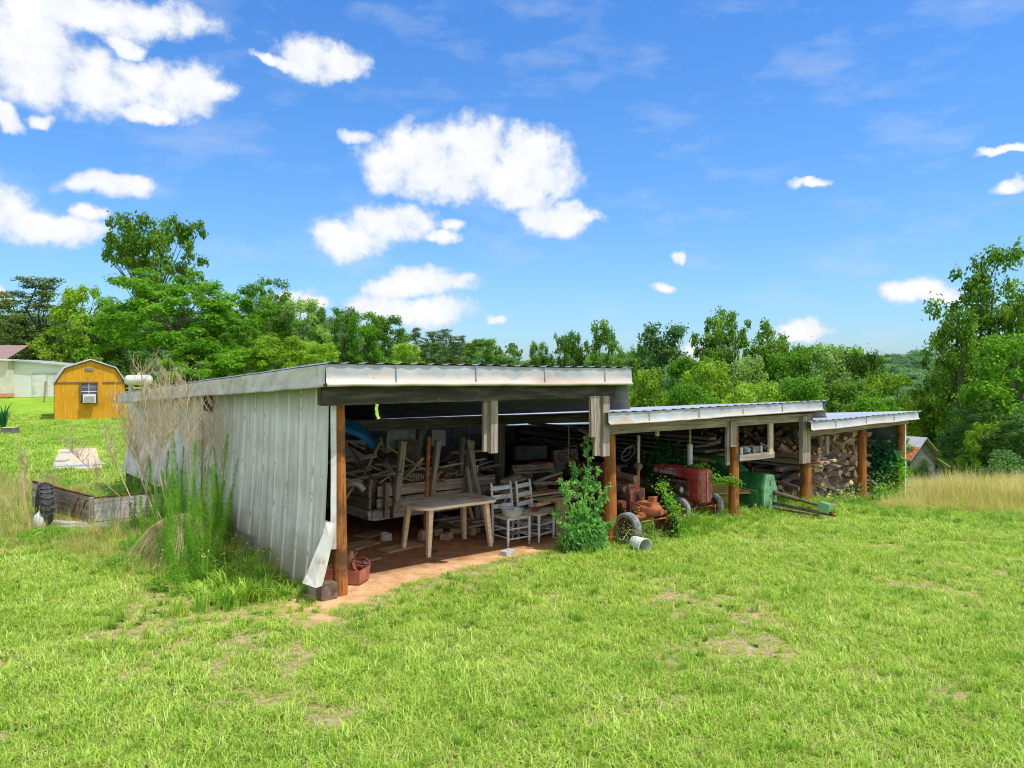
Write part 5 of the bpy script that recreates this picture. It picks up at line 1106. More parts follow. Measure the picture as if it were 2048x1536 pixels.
for i, (b_, t_, Yb, Yt, n, spd, lb) in enumerate(DRY):
    p = PT(b_[0], b_[1], Yb); p.z = gz(p.x, p.y)-.02; q = PT(t_[0], t_[1]+30, Yt)
    o = dry_plant(p, q, n, spd, 40+i).build('dry_stalk', M['drystalk'], None, tuple(p)); tag(o, lb, 'dry weed')
def clump(label, px, py, n, rad, h, size, mat, seed, wd=.4):
    p = G(px, py); g = np.random.default_rng(seed); t_ = thing('leafy_weed', label, 'weed', tuple(p)); a = g.uniform(0, 6.283, n); rr = rad*g.uniform(0, 1, n)**.6; z = h*g.uniform(0, 1, n)**.8*(1-.5*(rr/rad)**2)
    V, Fq = rib_leaf(np.stack([rr*np.cos(a)*1.3, rr*np.sin(a)*.8, z+.02], 1), size, None, 0, .5, wd, g); link(bpy.data.objects.new('foliage', np_mesh('weed_leaves', V, Fq, [M[mat]])), t_)
    mb = MB()
    for k in range(9):
        b = g.uniform(0, 6.283); q = rad*.5*g.uniform(.2, 1); mb.tube([(0, 0, 0), (math.cos(b)*q*.6, math.sin(b)*q*.6, h*.6), (math.cos(b)*q, math.sin(b)*q, h)], [.006, .005, .002], 4)
    mb.build('stem', M['leaf_vine'], t_, smooth=True)
for i, (px, py, n, rad, h, size, mat, lb) in enumerate([
  (262, 1000, 700, .45, .5, .03, 'leaf_vine', 'leafy green weed at the back end of the feathery weeds'), (232, 1010, 500, .4, .4, .025, 'leaf_shrub', 'olive leafy weed behind the right board of the cart'),
  (450, 1105, 900, .4, .45, .03, 'leaf_oak', 'dark leafy weed in the shade at the foot of the end wall'), (300, 1110, 700, .4, .28, .03, 'leaf_vine', 'low broad-leaved weed in front of the cart right end'),
  (110, 1085, 600, .45, .25, .035, 'leaf_vine', 'low rosette of broad green leaves in front of the cart tyre'), (395, 1100, 800, .35, .4, .022, 'leaf_shrub', 'greyish green weed beneath the tallest feathery weeds'),
  (525, 1140, 500, .35, .3, .025, 'leaf_shrub', 'thin weed clump beside the metal foot patch of the wall'), (240, 1140, 400, .35, .2, .025, 'grass2', 'low green weed at the front edge of the rank growth'), (130, 985, 600, .6, .3, .022, 'leaf_shrub', 'weedy growth inside the old cart bed')]):
    clump(lb, px, py, n, rad, h, size, mat, 60+i)
# fallen dry stems draped over the planks
mb = MB(); r = random.Random(5); root = Vector((0, 0, .62))
for _ in range(240):
    a = r.uniform(-2.9, -.2); ln = r.uniform(.35, 1.05); dr = Vector((math.cos(a), math.sin(a)*.7, .2)); q = [root+Vector((r.uniform(-.08, .08), r.uniform(-.06, .06), r.uniform(-.05, .05)))]
    for k in range(5):
        dr = (dr+Vector((r.uniform(-.15, .15), r.uniform(-.15, .15), -.38))).normalized(); v = q[-1]+dr*ln/5; v.z = max(v.z, .02); q.append(v)
    mb.tube(q, [.004, .0035, .003, .0026, .002, .0015], 3, cap=False)
p = G(362, 1122); tag(mb.build('fallen_dry_stems', M['drystalk'], None, tuple(p)), 'drooping heap of pale dry stems fallen in front of the cart', 'dry weed')
# little daisies and yellow flowers: uncountable sprinkle
V = []; Fq = []; mi = []
def flower(p, r_, m_):
    n = Vector((rnd.uniform(-.5, .5), rnd.uniform(-.9, 0), 1)).normalized(); e1 = n.cross(Vector((1, 0, 0))).normalized(); e2 = n.cross(e1)
    for k in range(3):
        o = len(V); a = k*1.047
        for s_ in (0, 1.57, 3.14, 4.71): V.append(tuple(p+e1*math.cos(a+s_)*r_*(1 if s_ in (0, 3.14) else .35)+e2*math.sin(a+s_)*r_*(1 if s_ in (0, 3.14) else .35)+n*.002*k))
        Fq.append((o, o+1, o+2, o+3)); mi.append(m_)
    o = len(V); V.extend([tuple(p+Vector((-.0025, 0, 0))), tuple(p+Vector((.0025, 0, 0))), (p.x+.0025, p.y, p.z-.25), (p.x-.0025, p.y, p.z-.25)]); Fq.append((o, o+1, o+2, o+3)); mi.append(2)
for _ in range(330):
    k = rnd.random()
    if k < .62: p = G(rnd.gauss(425, 50), rnd.uniform(1090, 1175)); h = rnd.uniform(.15, .5)
    elif k < .8: p = G(rnd.uniform(-20, 260), rnd.uniform(1040, 1090)); h = rnd.uniform(.3, .6)
    else:
        q = bw(rnd.uniform(4.8, 9), rnd.uniform(-.6, .1)); p = Vector((q.x, q.y, gz(q.x, q.y))); h = rnd.uniform(.15, .32)
    if wb(p.x, p.y)[0] > -.2 and k < .8: continue
    flower(p+Vector((0, 0, h)), rnd.uniform(.008, .016), 0 if rnd.random() < .5 else 1)
o = link(bpy.data.objects.new('wild_flowers', np_mesh('wild_flowers', V, Fq, [M['petal_y'], M['petal_w'], M['grass2']], mi))); tag(o, 'sprinkle of tiny yellow and white flowers in the weeds', 'flowers', kind='stuff')
# white-pink stubble of cut hay at the field edge
# ------------------------------------------------------------------ things kept in the shed
def Wp(px, py, t): return bw(*onT(px, py, t))
def put(mb, name, mat, label, cat, group=None, smooth=False, parts=None):
    xs = [v[0] for v in mb.v]; yy = [v[1] for v in mb.v]; zz = [v[2] for v in mb.v]
    c = Vector(((min(xs)+max(xs))/2, (min(yy)+max(yy))/2, min(zz))); mb.v = [(v[0]-c.x, v[1]-c.y, v[2]-c.z) for v in mb.v]
    return tag(mb.build(name, mat, None, tuple(c), smooth=smooth), label, cat, group)
X_ = Vector((cu, su, 0)); Y_ = Vector((-su, cu, 0)); Z_ = Vector((0, 0, 1))

# ---- wagon
wg = thing('farm_wagon', 'old grey plank wagon bed with upright stakes, loaded with scrap wood', 'wagon', bw(1.72, 2.4, 0), TH)
LX, LY = 2.55, 1.5
def part(name, mat, parent, f, smooth=False):
    mb = MB(); f(mb); return mb.build(name, M[mat] if isinstance(mat, str) else mat, parent, smooth=smooth)
wp_ = surf('worn_white_rail', [(.2, .19, .18), (.4, .39, .37), (.55, .54, .52)], (1.5, 14, 14), 1, .9, bump=.4, stain=(.16, .13, .11), stain_scale=3, stain_pos=(.48, .6))
part('bottom_rail', wp_, wg, lambda m: m.bar((0, 0, .4), (LX, 0, .4), .07, .15, segs=4, wob=.004))
part('bottom_rail', wp_, wg, lambda m: m.bar((-.03, .0, .4), (-.03, LY, .42), .07, .14))
part('bottom_rail', 'wood', wg, lambda m: m.bar((0, LY, .4), (LX, LY, .4), .07, .15))
part('floor', 'wood_dark', wg, lambda m: m.box((LX/2, LY/2, .46), (LX, LY, .04)))
for (z, h, x0) in ((.57, .15, .1), (.755, .17, .12)): part('side_board', 'wood', wg, lambda m: m.bar((x0, .03, z), (LX-.1, .03, z+.01), .035, h, segs=5, wob=.008))
for (z, h) in ((.57, .17), (.76, .16), (.86, .05)): part('end_board', 'wood_dark', wg, lambda m: m.bar((-.01, .04, z), (-.01, LY, z+.02), .035, h, segs=4, wob=.006))
for (z, h) in ((.57, .17), (.76, .17)): part('side_board', 'wood_dark', wg, lambda m: m.bar((0, LY-.03, z), (LX, LY-.03, z), .035, h))
def wstake(px0, py0, px1, py1, t, w_, mat='wood'):
    o = wg.location; a_ = Wp(px0, py0, t); b_ = Wp(px1, py1, t-.04)
    la = Vector(((a_-o).dot(X_), (a_-o).dot(Y_), a_.z)); lb = Vector(((b_-o).dot(X_), (b_-o).dot(Y_), b_.z))
    part('stake', mat, wg, lambda m: m.bar(la, lb, w_, .08, up=(0, 1, 0), segs=3, wob=.003))
wstake(791, 1020, 806, 882, 2.38, .1); wstake(863, 995, 876, 881, 2.38, .09); wstake(918, 990, 925, 874, 3.0, .08, 'wood_dark'); wstake(930, 985, 943, 881, 2.38, .09)
wstake(741, 1035, 745, 948, 2.9, .1, 'wood_dark'); wstake(738, 1030, 741, 960, 2.75, .05, 'wood'); wstake(770, 1035, 774, 965, 2.36, .07, 'wood_dark')
part('iron_strap', 'rust', wg, lambda m: m.bar((.33, -.045, .33), (.33, -.045, .5), .05, .012, up=(0, 1, 0)))
for y in (.3, 1.3): part('wheel', 'rubber', wg, lambda m: m.torus((1.3, y, .2), (0, 1, 0), .16, .05, 20, 8), True)
part('axle', 'iron_dark', wg, lambda m: m.tube([(1.3, .2, .3), (1.3, 1.4, .3)], .04, 8))
# load on the wagon
r = random.Random(3)
for i in range(26):
    px = r.uniform(875, 935); p = Wp(px, 958+r.uniform(-4, 12), 2.75+r.uniform(0, .35)); a = r.uniform(-.5, .9); d = (X_*r.uniform(-.1, .4)+Y_*-.3+Z_*r.uniform(.3, .9)).normalized()*r.uniform(.16, .3)
    mb = MB(); mb.tube([p-d*.5, p+d*.5], r.uniform(.012, .022), 6, wob=.1); put(mb, 'kindling_stick', M['logface' if r.random() < .6 else 'wood_brown'], 'short thin kindling stick in the bundle heaped on the wagon', 'stick', 'kindling sticks on the wagon')
LOAD = [((822, 908), (862, 948), 2.9, .05, .03, 'wood_brown', 'thin brown board poking up behind the leftmost wagon stake', (773, 892)),
 ((806, 960), (846, 915), 3.1, .12, .05, 'wood_pale', 'bleached split slab sloping across the wagon load', None),
 ((805, 950), (842, 925), 3.3, .14, .04, 'white', 'whitish sheet offcut leaning in the wagon load', None),
 ((760, 965), (790, 945), 2.8, .03, .02, 'white', 'thin white strip lying over the front corner of the wagon', None),
 ((895, 925), (945, 928), 3.2, .06, .03, 'wood', 'grey lath lying flat across the back of the wagon load', None),
 ((880, 934), (925, 926), 2.95, .04, .03, 'wood_pale', 'pale lath lying on the sticks', None),
 ((870, 950), (920, 915), 3.3, .05, .04, 'wood_dark', 'dark strip sloping up at the middle of the load', None),
 ((800, 965), (850, 968), 2.7, .14, .06, 'rust', 'rusty flat bar along the top of the wagon side', None),
 ((842, 860), (836, 935), 4.3, .07, .04, 'wood', 'upright grey lath standing behind the wagon', None),
 ((900, 905), (985, 900), 3.9, .14, .04, 'wood_brown', 'brown board lying level behind the wagon stakes', None),
 ((895, 940), (970, 937), 4.0, .3, .05, 'wood_dark', 'wide dark board behind the wagon right end', None)]
for (a_, b_, t, w_, h_, mt, lb, a2) in LOAD:
    p, q = Wp(*(a2 or a_), t), Wp(*b_, t-.15); mb = MB(); mb.bar(p, q, w_, h_, segs=2, wob=.003); put(mb, 'scrap_board', M[mt], lb, 'board')
mb = MB()
for k in range(5): mb.torus(Wp(824+4.5*k, 956, 2.8), X_, .075, .012, 16, 6)
put(mb, 'rope_coil', M['drystalk'], 'pale rope coiled loosely on the wagon load', 'rope', smooth=True)
mb = MB(); c = Wp(796, 975, 2.32); mb.tube([c+X_*(.13*math.cos(a))+Z_*(.26*math.sin(a))-Y_*.05 for a in np.linspace(1.2, 5.6, 14)], .008, 6); put(mb, 'loose_cable', M['rubber'], 'black cable hanging in a loop from the leftmost wagon stake', 'cable', smooth=True)

r = random.Random(31)
for i in range(46):
    t = r.uniform(2.6, 4.2); px = r.uniform(700, 975); py = r.uniform(915, 965) if t < 3.4 else r.uniform(890, 950)
    p = Wp(px, py, t); d = Vector((r.gauss(0, 1), r.gauss(0, .6), r.gauss(.15, .45))).normalized()*r.uniform(.25, .6); mb = MB()
    if i % 3: mb.bar(p-d, p+d, r.uniform(.03, .09), r.uniform(.015, .03), up=(r.uniform(-1, 1), r.uniform(-1, 1), 1), segs=2, wob=.006)
    else: mb.tube([p-d, p+Vector((0, 0, r.uniform(-.03, .05))), p+d], r.uniform(.008, .018), 6, wob=.1)
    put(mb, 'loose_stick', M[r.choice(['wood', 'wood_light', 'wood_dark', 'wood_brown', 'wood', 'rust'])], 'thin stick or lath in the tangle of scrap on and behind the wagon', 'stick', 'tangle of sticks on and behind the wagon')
for i in range(16):
    px = r.uniform(1010, 1160); t = r.uniform(1.6, 2.6); p = Wp(px, r.uniform(955, 985), t); p.z = max(p.z, .55); d = (X_*r.uniform(.3, 1)+Y_*r.uniform(-.4, .4)+Z_*r.uniform(-.15, .25)).normalized()*r.uniform(.25, .5); mb = MB(); mb.bar(p-d, p+d, r.uniform(.1, .18), r.uniform(.03, .06), segs=3, wob=.012)
    put(mb, 'crooked_board', M[r.choice(['logface', 'wood_brown', 'wood'])], 'crooked slab thrown on top of the pile behind the white chairs', 'slab', 'crooked slabs on top of the pile behind the chairs')
# ---- big things round the wagon
mb = MB(); o_ = [(684, 834), (702, 840), (718, 847), (731, 857), (741, 869), (747, 882), (747, 903)]; i_ = [(684, 864), (702, 869), (716, 874), (727, 881), (737, 891), (743, 899), (746, 904)]
V = []
for k, (a_, b_) in enumerate(zip(o_, i_)):
    p, q = Wp(*a_, 4.2), Wp(*b_, 3.9)
    for j in range(4): V.append(p.lerp(q, j/3)-Y_*.12*math.sin(j/3*3.14))
mb.add(V, [(4*k+j, 4*(k+1)+j, 4*(k+1)+j+1, 4*k+j+1) for k in range(6) for j in range(3)]); put(mb, 'plastic_sheet', M['blue'], 'bright blue curved plastic sheet hanging behind the first post', 'sheet', smooth=True)
mb = MB()
for k in range(9): mb.tube([Wp(684, 915+5.2*k, 3.7), Wp(797, 917+5.0*k, 3.7)], .006, 4, cap=False)
for k in range(13): mb.tube([Wp(687+9*k, 912, 3.7), Wp(687+9*k, 958, 3.7)], .005, 4, cap=False)
put(mb, 'wire_panel', M['wire'], 'panel of welded wire mesh standing behind the first post', 'wire mesh')
mb = MB(); mb.tube([Wp(686, 976, 2.5), Wp(697, 969, 2.35), Wp(710, 967, 2.25), Wp(720, 971, 2.2), Wp(728, 981, 2.15)], .045, 10); put(mb, 'bent_pipe', M['galv'], 'pale bent metal pipe sticking out left of the wagon', 'pipe', smooth=True)
for (a_, b_, t, w_, mt, lb) in (((686, 1003), (708, 969), 2.4, .07, 'wood_brown', 'brown stick slanting under the bent pipe'), ((684, 945), (716, 954), 3.0, .07, 'rust', 'reddish bar end just right of the first post'), ((686, 958), (724, 962), 2.9, .06, 'galv_dark', 'grey metal tube above the bent pipe'), ((684, 944), (770, 968), 2.9, .025, 'wood_dark', 'long thin dark rod lying across the wagon corner'), ((718, 897), (757, 918), 4.4, .06, 'wood', 'grey slat slanting below the blue sheet')):
    mb = MB(); mb.bar(Wp(*a_, t), Wp(*b_, t), w_, .03); put(mb, 'scrap_bar', M[mt], lb, 'bar')
mb = MB()
for (x0, x1, y0, y1, tt) in ((772, 830, 855, 905, 5.2), (808, 842, 880, 935, 4.9), (862, 890, 860, 892, 5.0), (690, 730, 880, 925, 5.5)):
    a_, b_ = Wp(x0, (y0+y1)/2, tt), Wp(x1, (y0+y1)/2, tt); h_ = (y1-y0)*a_.y/F
    mb = MB(); mb.bar(a_, b_, h_, .05, up=Y_, segs=1); put(mb, 'metal_sheet', M['galv_dark'] if x0 != 808 else M['wood'], {772: 'dull grey sheet standing behind the leftmost wagon stake', 808: 'grey plywood offcut behind the white sheet on the wagon', 862: 'small grey square sheet behind the second wagon stake', 690: 'dark sheet standing beneath the blue plastic sheet'}[x0], 'panel')
p0 = G(850, 1078); mb = MB(); mb.tube([p0+Z_*.12, Wp(858, 873, 1.95)], [.03, .033], 10, wob=.05); put(mb, 'rusty_pole', M['rust_bright'], 'rusty iron pole standing upright in a concrete lump behind the table', 'pole', smooth=True)
mb = MB(); mb.lathe([(.0, -.02), (.13, -.02), (.13, .06), (.09, .15), (.0, .16)], p0, n=9); put(mb, 'concrete_lump', M['stone'], 'concrete lump round the foot of the rusty pole', 'block')
# leaning sticks and frame at the wagon's right end
for (a_, b_, t0, t1, w_, mt, lb) in (((970, 1050), (936, 880), 1.9, 2.35, .055, 'wood', 'leftmost long grey lath leaning on the right end of the wagon'), ((957, 1048), (944, 905), 2.0, 2.3, .09, 'wood', 'wide grey board leaning on the right end of the wagon'), ((948, 1052), (930, 985), 2.0, 2.3, .06, 'wood_brown', 'short brown board at the foot of the leaning laths'), ((943, 1000), (935, 935), 2.1, 2.3, .06, 'wood', 'short grey stake tied to the leaning laths')):
    mb = MB(); mb.bar(Wp(*a_, t0), Wp(*b_, t1), w_, .035, up=Y_, segs=3, wob=.004); put(mb, 'leaning_board', M[mt], lb, 'board')
fr = thing('metal_walker', 'pale aluminium folding frame standing behind the right end of the wagon', 'frame', Wp(948, 1010, 2.9))
def fpart(nm, a_, b_, r_, t=2.9): mb = MB(); mb.tube([Wp(*a_, t)-fr.location, Wp(*b_, t)-fr.location], r_, 8); mb.build(nm, M['alu'], fr, smooth=True)
fpart('leg', (947, 928), (943, 1008), .022); fpart('leg', (954, 930), (954, 1008), .022); fpart('top_bar', (938, 924), (972, 917), .016); fpart('cross_bar', (955, 932), (985, 922), .01); fpart('cross_bar', (940, 928), (958, 935), .012)

# ---- table
tb = thing('plastic_table', 'dirty pale plastic garden table standing at the front of the shed', 'table', (-.985, 11.87, 0), TH)
def rrect(a, b, r_, n=5, bow=0.03):
    P_ = []
    for (sx_, sy_, a0) in ((1, 1, 0), (-1, 1, 90), (-1, -1, 180), (1, -1, 270)):
        for k in range(n+1):
            an = R(a0+90*k/n); P_.append((sx_*(a-r_)+r_*math.cos(an), sy_*(b-r_)+r_*math.sin(an)))
    return [(x*(1+bow*(1-(y/b)**2)*.5), y*(1+bow*(1-(x/a)**2))) for x, y in P_]
mb = MB(); oc = rrect(.69, .425, .17, bow=.07); ic = rrect(.665, .4, .16, bow=.07)
mb.loft([[(x*.99, y*.99, .68) for x, y in oc], [(x, y, .705) for x, y in oc], [(x, y, .722) for x, y in oc], [(x, y, .728) for x, y in ic], [(x*.05, y*.05, .727) for x, y in ic]])
mb.build('tabletop', M['tabletop'], tb, smooth=True, ang=.5)
part('rim', 'plastic', tb, lambda m: m.loft([[(x*1.002, y*1.004, .68) for x, y in oc], [(x*1.003, y*1.006, .69) for x, y in oc], [(x*1.003, y*1.006, .718) for x, y in oc], [(x*1.002, y*1.004, .7215) for x, y in oc]], cap=False), True)
part('umbrella_hole', 'iron_dark', tb, lambda m: m.lathe([(0, .7292), (.028, .7292)], (.05, -.02, 0), n=12))
for sx_ in (-1, 1):
    for sy_ in (-1, 1):
        mb = MB()
        f_ = lambda k, w_: [(sx_*(.5+.06*k)+a_*w_, sy_*(.3+.05*k)+b_*w_, .68-.68*k) for a_, b_ in ((-1, -1), (1, -1), (1, 1), (-1, 1))]
        mb.loft([f_(0, .038), f_(.5, .033), f_(1, .027)]); mb.build('leg', M['legplastic'], tb)
# ---- ladder-back chairs
def chair(label, loc, rot):
    c = thing('ladderback_chair', label, 'chair', loc, rot, 'ladderback chairs by the table')
    for sx_ in (-1, 1):
        part('rear_leg', 'chair', c, lambda m: m.tube([(sx_*.2, .2, 0), (sx_*.2, .2, .4), (sx_*.195, .22, .65), (sx_*.19, .25, .9), (sx_*.19, .255, .93)], [.017, .021, .02, .019, .008], 8), True)
        part('front_leg', 'chair', c, lambda m: m.tube([(sx_*.21, -.2, 0), (sx_*.21, -.2, .1), (sx_*.21, -.2, .44)], [.013, .021, .022], 8), True)
        for z in (.14, .28): part('rung', 'chair', c, lambda m: m.tube([(sx_*.21, -.2, z), (sx_*.2, .2, z)], .011, 6), True)
    for z in (.12, .27): part('rung', 'chair', c, lambda m: m.tube([(-.21, -.2, z), (.21, -.2, z)], .011, 6), True)
    part('rung', 'chair', c, lambda m: m.tube([(-.2, .2, .2), (.2, .2, .2)], .011, 6), True)
    for (z, y) in ((.56, .21), (.7, .225), (.84, .243)): part('back_slat', 'chair', c, lambda m: m.bar((-.19, y, z), (.19, y, z), .014, .07, segs=2))
    part('seat', 'rush', c, lambda m: m.loft([[(-.2, -.2, .4), (.2, -.2, .4), (.19, .2, .4), (-.19, .2, .4)], [(-.215, -.215, .42), (.215, -.215, .42), (.2, .2, .42), (-.2, .2, .42)], [(-.2, -.205, .445), (.2, -.205, .445), (.19, .2, .445), (-.19, .2, .445)]]))
    return c
c1 = chair('white ladderback chair next to the table with a grey basin on its seat', (-.02, 12.14, 0), TH)
c2 = chair('white ladderback chair beyond the first one with a saw on its seat', (.38, 12.47, 0), TH+R(16))
bs_ = thing('grey_basin', 'grey enamel basin on the seat of the nearer white chair', 'basin', (-.0, 12.02, .448))
part('bowl', 'pail', bs_, lambda m: m.lathe([(.0, .0), (.13, .0), (.145, .03), (.165, .11), (.185, .115), (.185, .122), (.155, .12), (.12, .03), (0, .025)], (0, 0, 0), n=24), True)
part('wire_handle', 'alu', bs_, lambda m: m.tube([(-.17, .03, .12), (-.1, .05, .24), (-.02, .08, .35)], .004, 5))
part('rag', 'chair', bs_, lambda m: m.lathe([(0, .12), (.06, .115), (.09, .06)], (.06, .0, .02), (.2, 0, 1), 7))
sw = thing('hand_saw', 'hand saw with red handle lying on the seat of the farther white chair', 'saw', (.47, 12.42, .452), TH-R(60))
part('blade', 'galv', sw, lambda m: m.loft([[(-.05, -.05, 0), (.35, -.02, 0), (.35, .03, 0), (-.05, .06, 0)], [(-.05, -.05, .006), (.35, -.02, .006), (.35, .03, .006), (-.05, .06, .006)]]))
part('handle', 'redpaint', sw, lambda m: m.box((-.1, 0, .012), (.13, .1, .025), jit=.01))
# ---- floor clutter
FL = [((742, 1070), .5, .3, .03, 25, 'wood_brown', 'plywood_sheet', 'square plywood piece lying flat under the wagon front'), ((720, 1092), .55, .32, .03, 20, 'wood_brown', 'plywood_sheet', 'second plywood piece lying nearer the first post'),
 ((905, 1052), .75, .1, .09, -25, 'wood_brown', 'timber_beam', 'brown beam end lying behind the table toward the boards'), ((930, 1066), .5, .09, .08, -28, 'wood_brown', 'timber_beam', 'shorter brown beam on the ground under the table'),
 ((745, 1122), .3, .04, .025, 5, 'wood', 'wooden_lath', 'short grey lath on the earth floor behind the clay jug'), ((1015, 1109), .22, .13, .06, 15, 'concrete', 'grey_brick', 'grey brick lying on the sunlit strip of earth'),
 ((893, 1078), .2, .13, .1, 30, 'stone', 'brick', 'dark brick near the table leg'), ((872, 1070), .17, .14, .1, 10, 'stone', 'brick', 'darker brick behind the table leg beside the pole'), ((968, 1076), .22, .1, .07, 20, 'iron_dark', 'brick', 'black brick between table and chair'), ((800, 1096), .7, .3, .02, 10, 'wood_brown', 'plywood_sheet', 'third thin plywood sheet lying beneath the table left end')]
for (pp, a_, b_, h_, an, mt, nm, lb) in FL:
    p = G(*pp); mb = MB(); mb.box((p.x, p.y, h_/2+.002), (a_, b_, h_), (0, 0, TH+R(an)), jit=.006); put(mb, nm, M[mt], lb, nm.replace('_', ' '))
p = G(772, 1080); mb = MB(); mb.lathe([(0, 0), (.1, 0), (.095, .1), (.075, .11), (.07, .08), (0, .07)], p, n=14); put(mb, 'concrete_ring', M['concrete'], 'pale round concrete piece on the floor left of the table', 'block', smooth=True)
p = G(890, 1050); mb = MB(); mb.lathe([(0, 0), (.13, 0), (.1, .05), (0, .08)], p+Z_*.1, n=12); put(mb, 'round_dish', M['white'], 'whitish round dish among the beams under the wagon', 'dish', smooth=True)
p = G(866, 1103); mb = MB(); mb.lathe([(0, 0), (.1, 0), (.07, .02), (0, .03)], p, n=10); put(mb, 'dark_clod', M['rubber'], 'flat dark scrap on the floor between the near table legs', 'scrap')
# red tray with clay jug and rusty ring by the first post
p = G(706, 1168); tr = thing('red_tray', 'dull red metal tray box behind the first post', 'tray', (p.x-.12, p.y+.12, 0), R(-14))
for nm, c_, d_ in (('base', (0, 0, .02), (.5, .3, .02)), ('front_side', (0, -.15, .1), (.52, .012, .16)), ('back_side', (0, .15, .1), (.52, .012, .16)), ('end_side', (.26, 0, .1), (.012, .29, .16)), ('end_side', (-.26, 0, .1), (.012, .29, .16))):
    part(nm, 'redmetal', tr, lambda m: m.box(c_, d_))
p = G(700, 1150); jg = thing('clay_jug', 'orange clay jug standing in the red tray beside the first post', 'jug', (p.x-.02, p.y+.06, .032))
part('body', 'clay', jg, lambda m: m.lathe([(0, 0), (.06, 0), (.085, .07), (.08, .15), (.05, .21), (.03, .24), (.03, .27), (0, .272)], (0, 0, 0), (.1, 0, 1), 18), True)
part('spout', 'clay', jg, lambda m: m.tube([(.05, -.01, .18), (.1, -.02, .26)], [.018, .008], 8), True)
mb = MB(); p = G(724, 1160); mb.torus(p+Z_*.17+Vector((-.03, .1, 0)), (.5, -.7, .6), .11, .022, 20, 8); put(mb, 'iron_ring', M['rust'], 'rusty iron ring leaning on the right side of the red tray', 'ring', smooth=True)
for (dx, dy, z, d, lb) in ((.02, .1, .18, .14, 'rusty bracket in the tray next to the clay jug'), (.12, .16, .15, .12, 'rusty hinge scrap at the right end of the tray')):
    q = G(706, 1160); mb = MB(); mb.box((q.x+dx, q.y+dy, z), (d, .05, .09), (.4, .3, .5), jit=.015); mb.box((q.x+dx+.04, q.y+dy, z-.03), (.05, d, .04), (.1, .6, .2), jit=.01); put(mb, 'rusty_bracket', M['rust'], lb, 'scrap metal')
# ---- low platform and rough slab pile
r = random.Random(11)
for i in range(7):
    s0 = 3.0+r.uniform(-.1, .3); t = 1.75+.13*i; z = .16+.03*(i % 2); mb = MB(); mb.bar(bw(s0, t, z), bw(s0+1.5+r.uniform(-.2, .2), t+.02, z), .13, .035, segs=3, wob=.006); put(mb, 'low_plank', M[['wood', 'wood_brown', 'wood'][i % 3]], 'rough plank in the low stack on the floor behind the table', 'plank', 'low stack of planks behind the table')
for s in (3.2, 4.2): mb = MB(); mb.bar(bw(s, 1.7, .07), bw(s, 2.6, .07), .1, .12); put(mb, 'bearer', M['wood_brown'], 'bearer under the low plank stack, '+('left one' if s < 4 else 'right one'), 'beam')
for i in range(64):
    lay = i//7; s0 = 3.45+r.uniform(-.15, .5)+.05*lay; t = 1.05+.2*(i % 7)+r.uniform(-.05, .05); z = .04+lay*.075+r.uniform(-.015, .015)
    if s0 > 3.9 and lay > 7: continue
    L_ = r.uniform(.9, 1.5); mb = MB(); a_ = r.uniform(-.12, .12); mb.bar(bw(s0, t, z), bw(s0+L_, t+a_*L_, z+r.uniform(-.04, .04)), r.uniform(.13, .2), r.uniform(.025, .055), segs=3, wob=.012, up=(r.uniform(-.2, .2), r.uniform(-.2, .2), 1))
    put(mb, 'rough_plank', M[r.choice(['wood', 'wood_brown', 'logface', 'wood_brown'])], 'rough sawn slab in the waist-high pile behind the white chairs', 'slab', 'pile of rough slabs behind the chairs')
mb = MB(); mb.bar(bw(3.55, .95, 0), bw(3.57, 1.0, .47), .3, .04, up=Y_); 
q = G(1120, 1070); mb = MB(); mb.bar((q.x, q.y, 0), (q.x+.02, q.y+.05, .55), .22, .04, up=Y_); put(mb, 'short_board', M['wood_brown'], 'short pale board standing between the farther chair and the leafy sapling', 'board')
# pallets leaning at the back
def pallet(label, p, q, h, mt, tilt):
    """p, q: bottom corners; boards level, leaning back"""
    t_ = thing('wooden_pallet', label, 'pallet', tuple(p), 0); d = q-p; n = (Y_*tilt+Z_).normalized()
    for k in range(4): mb = MB(); mb.bar(n*(.06+k*h/3.6), d+n*(.06+k*h/3.6), .02, .12, up=n); mb.build('slat', M[mt], t_)
    for k in (.05, .5, .95): mb = MB(); mb.bar(d*k+Y_*.06, d*k+n*h+Y_*.06, .05, .09, up=Y_); mb.build('stringer', M['wood_dark'], t_)
pallet('grey pallet with gaps leaning behind the slab pile', Wp(1040, 985, 2.75), Wp(1122, 978, 2.75), .5, 'wood', .5)
pallet('smaller grey pallet standing behind the sapling top', Wp(1112, 945, 4.0), Wp(1160, 940, 3.8), .42, 'wood', .2)
for (pp, t, w_, h_, mt, lb) in (((965, 975), 3.3, .3, .3, 'wood_dark', 'dark box shape behind the aluminium frame'), ((1025, 960), 3.0, .22, .5, 'rubber', 'black slanting rubber sheet left of the leaning pallet'), ((1060, 905), 5.0, .9, .3, 'galv_dark', 'dark bluish sheet lying behind the pallets')):
    p = Wp(*pp, t); mb = MB(); mb.box(tuple(p), (w_, .1, h_), (0, .5 if w_ < .25 else .05, TH), jit=.02); put(mb, 'stored_sheet', M[mt], lb, 'sheet')
mb = MB(); mb.tube([Wp(1137, 850, 1.5), Wp(1138, 880, 1.5), Wp(1136, 925, 1.5)], .006, 5); put(mb, 'hanging_cord', M['drystalk'], 'thin cord hanging from the roof above the sapling', 'cord')
mb = MB(); mb.bar(Wp(1160, 858, 1.6), Wp(1180, 870, 1.2), .08, .03); put(mb, 'overhead_board', M['wood_pale'], 'pale board end stored overhead left of the second post', 'board')

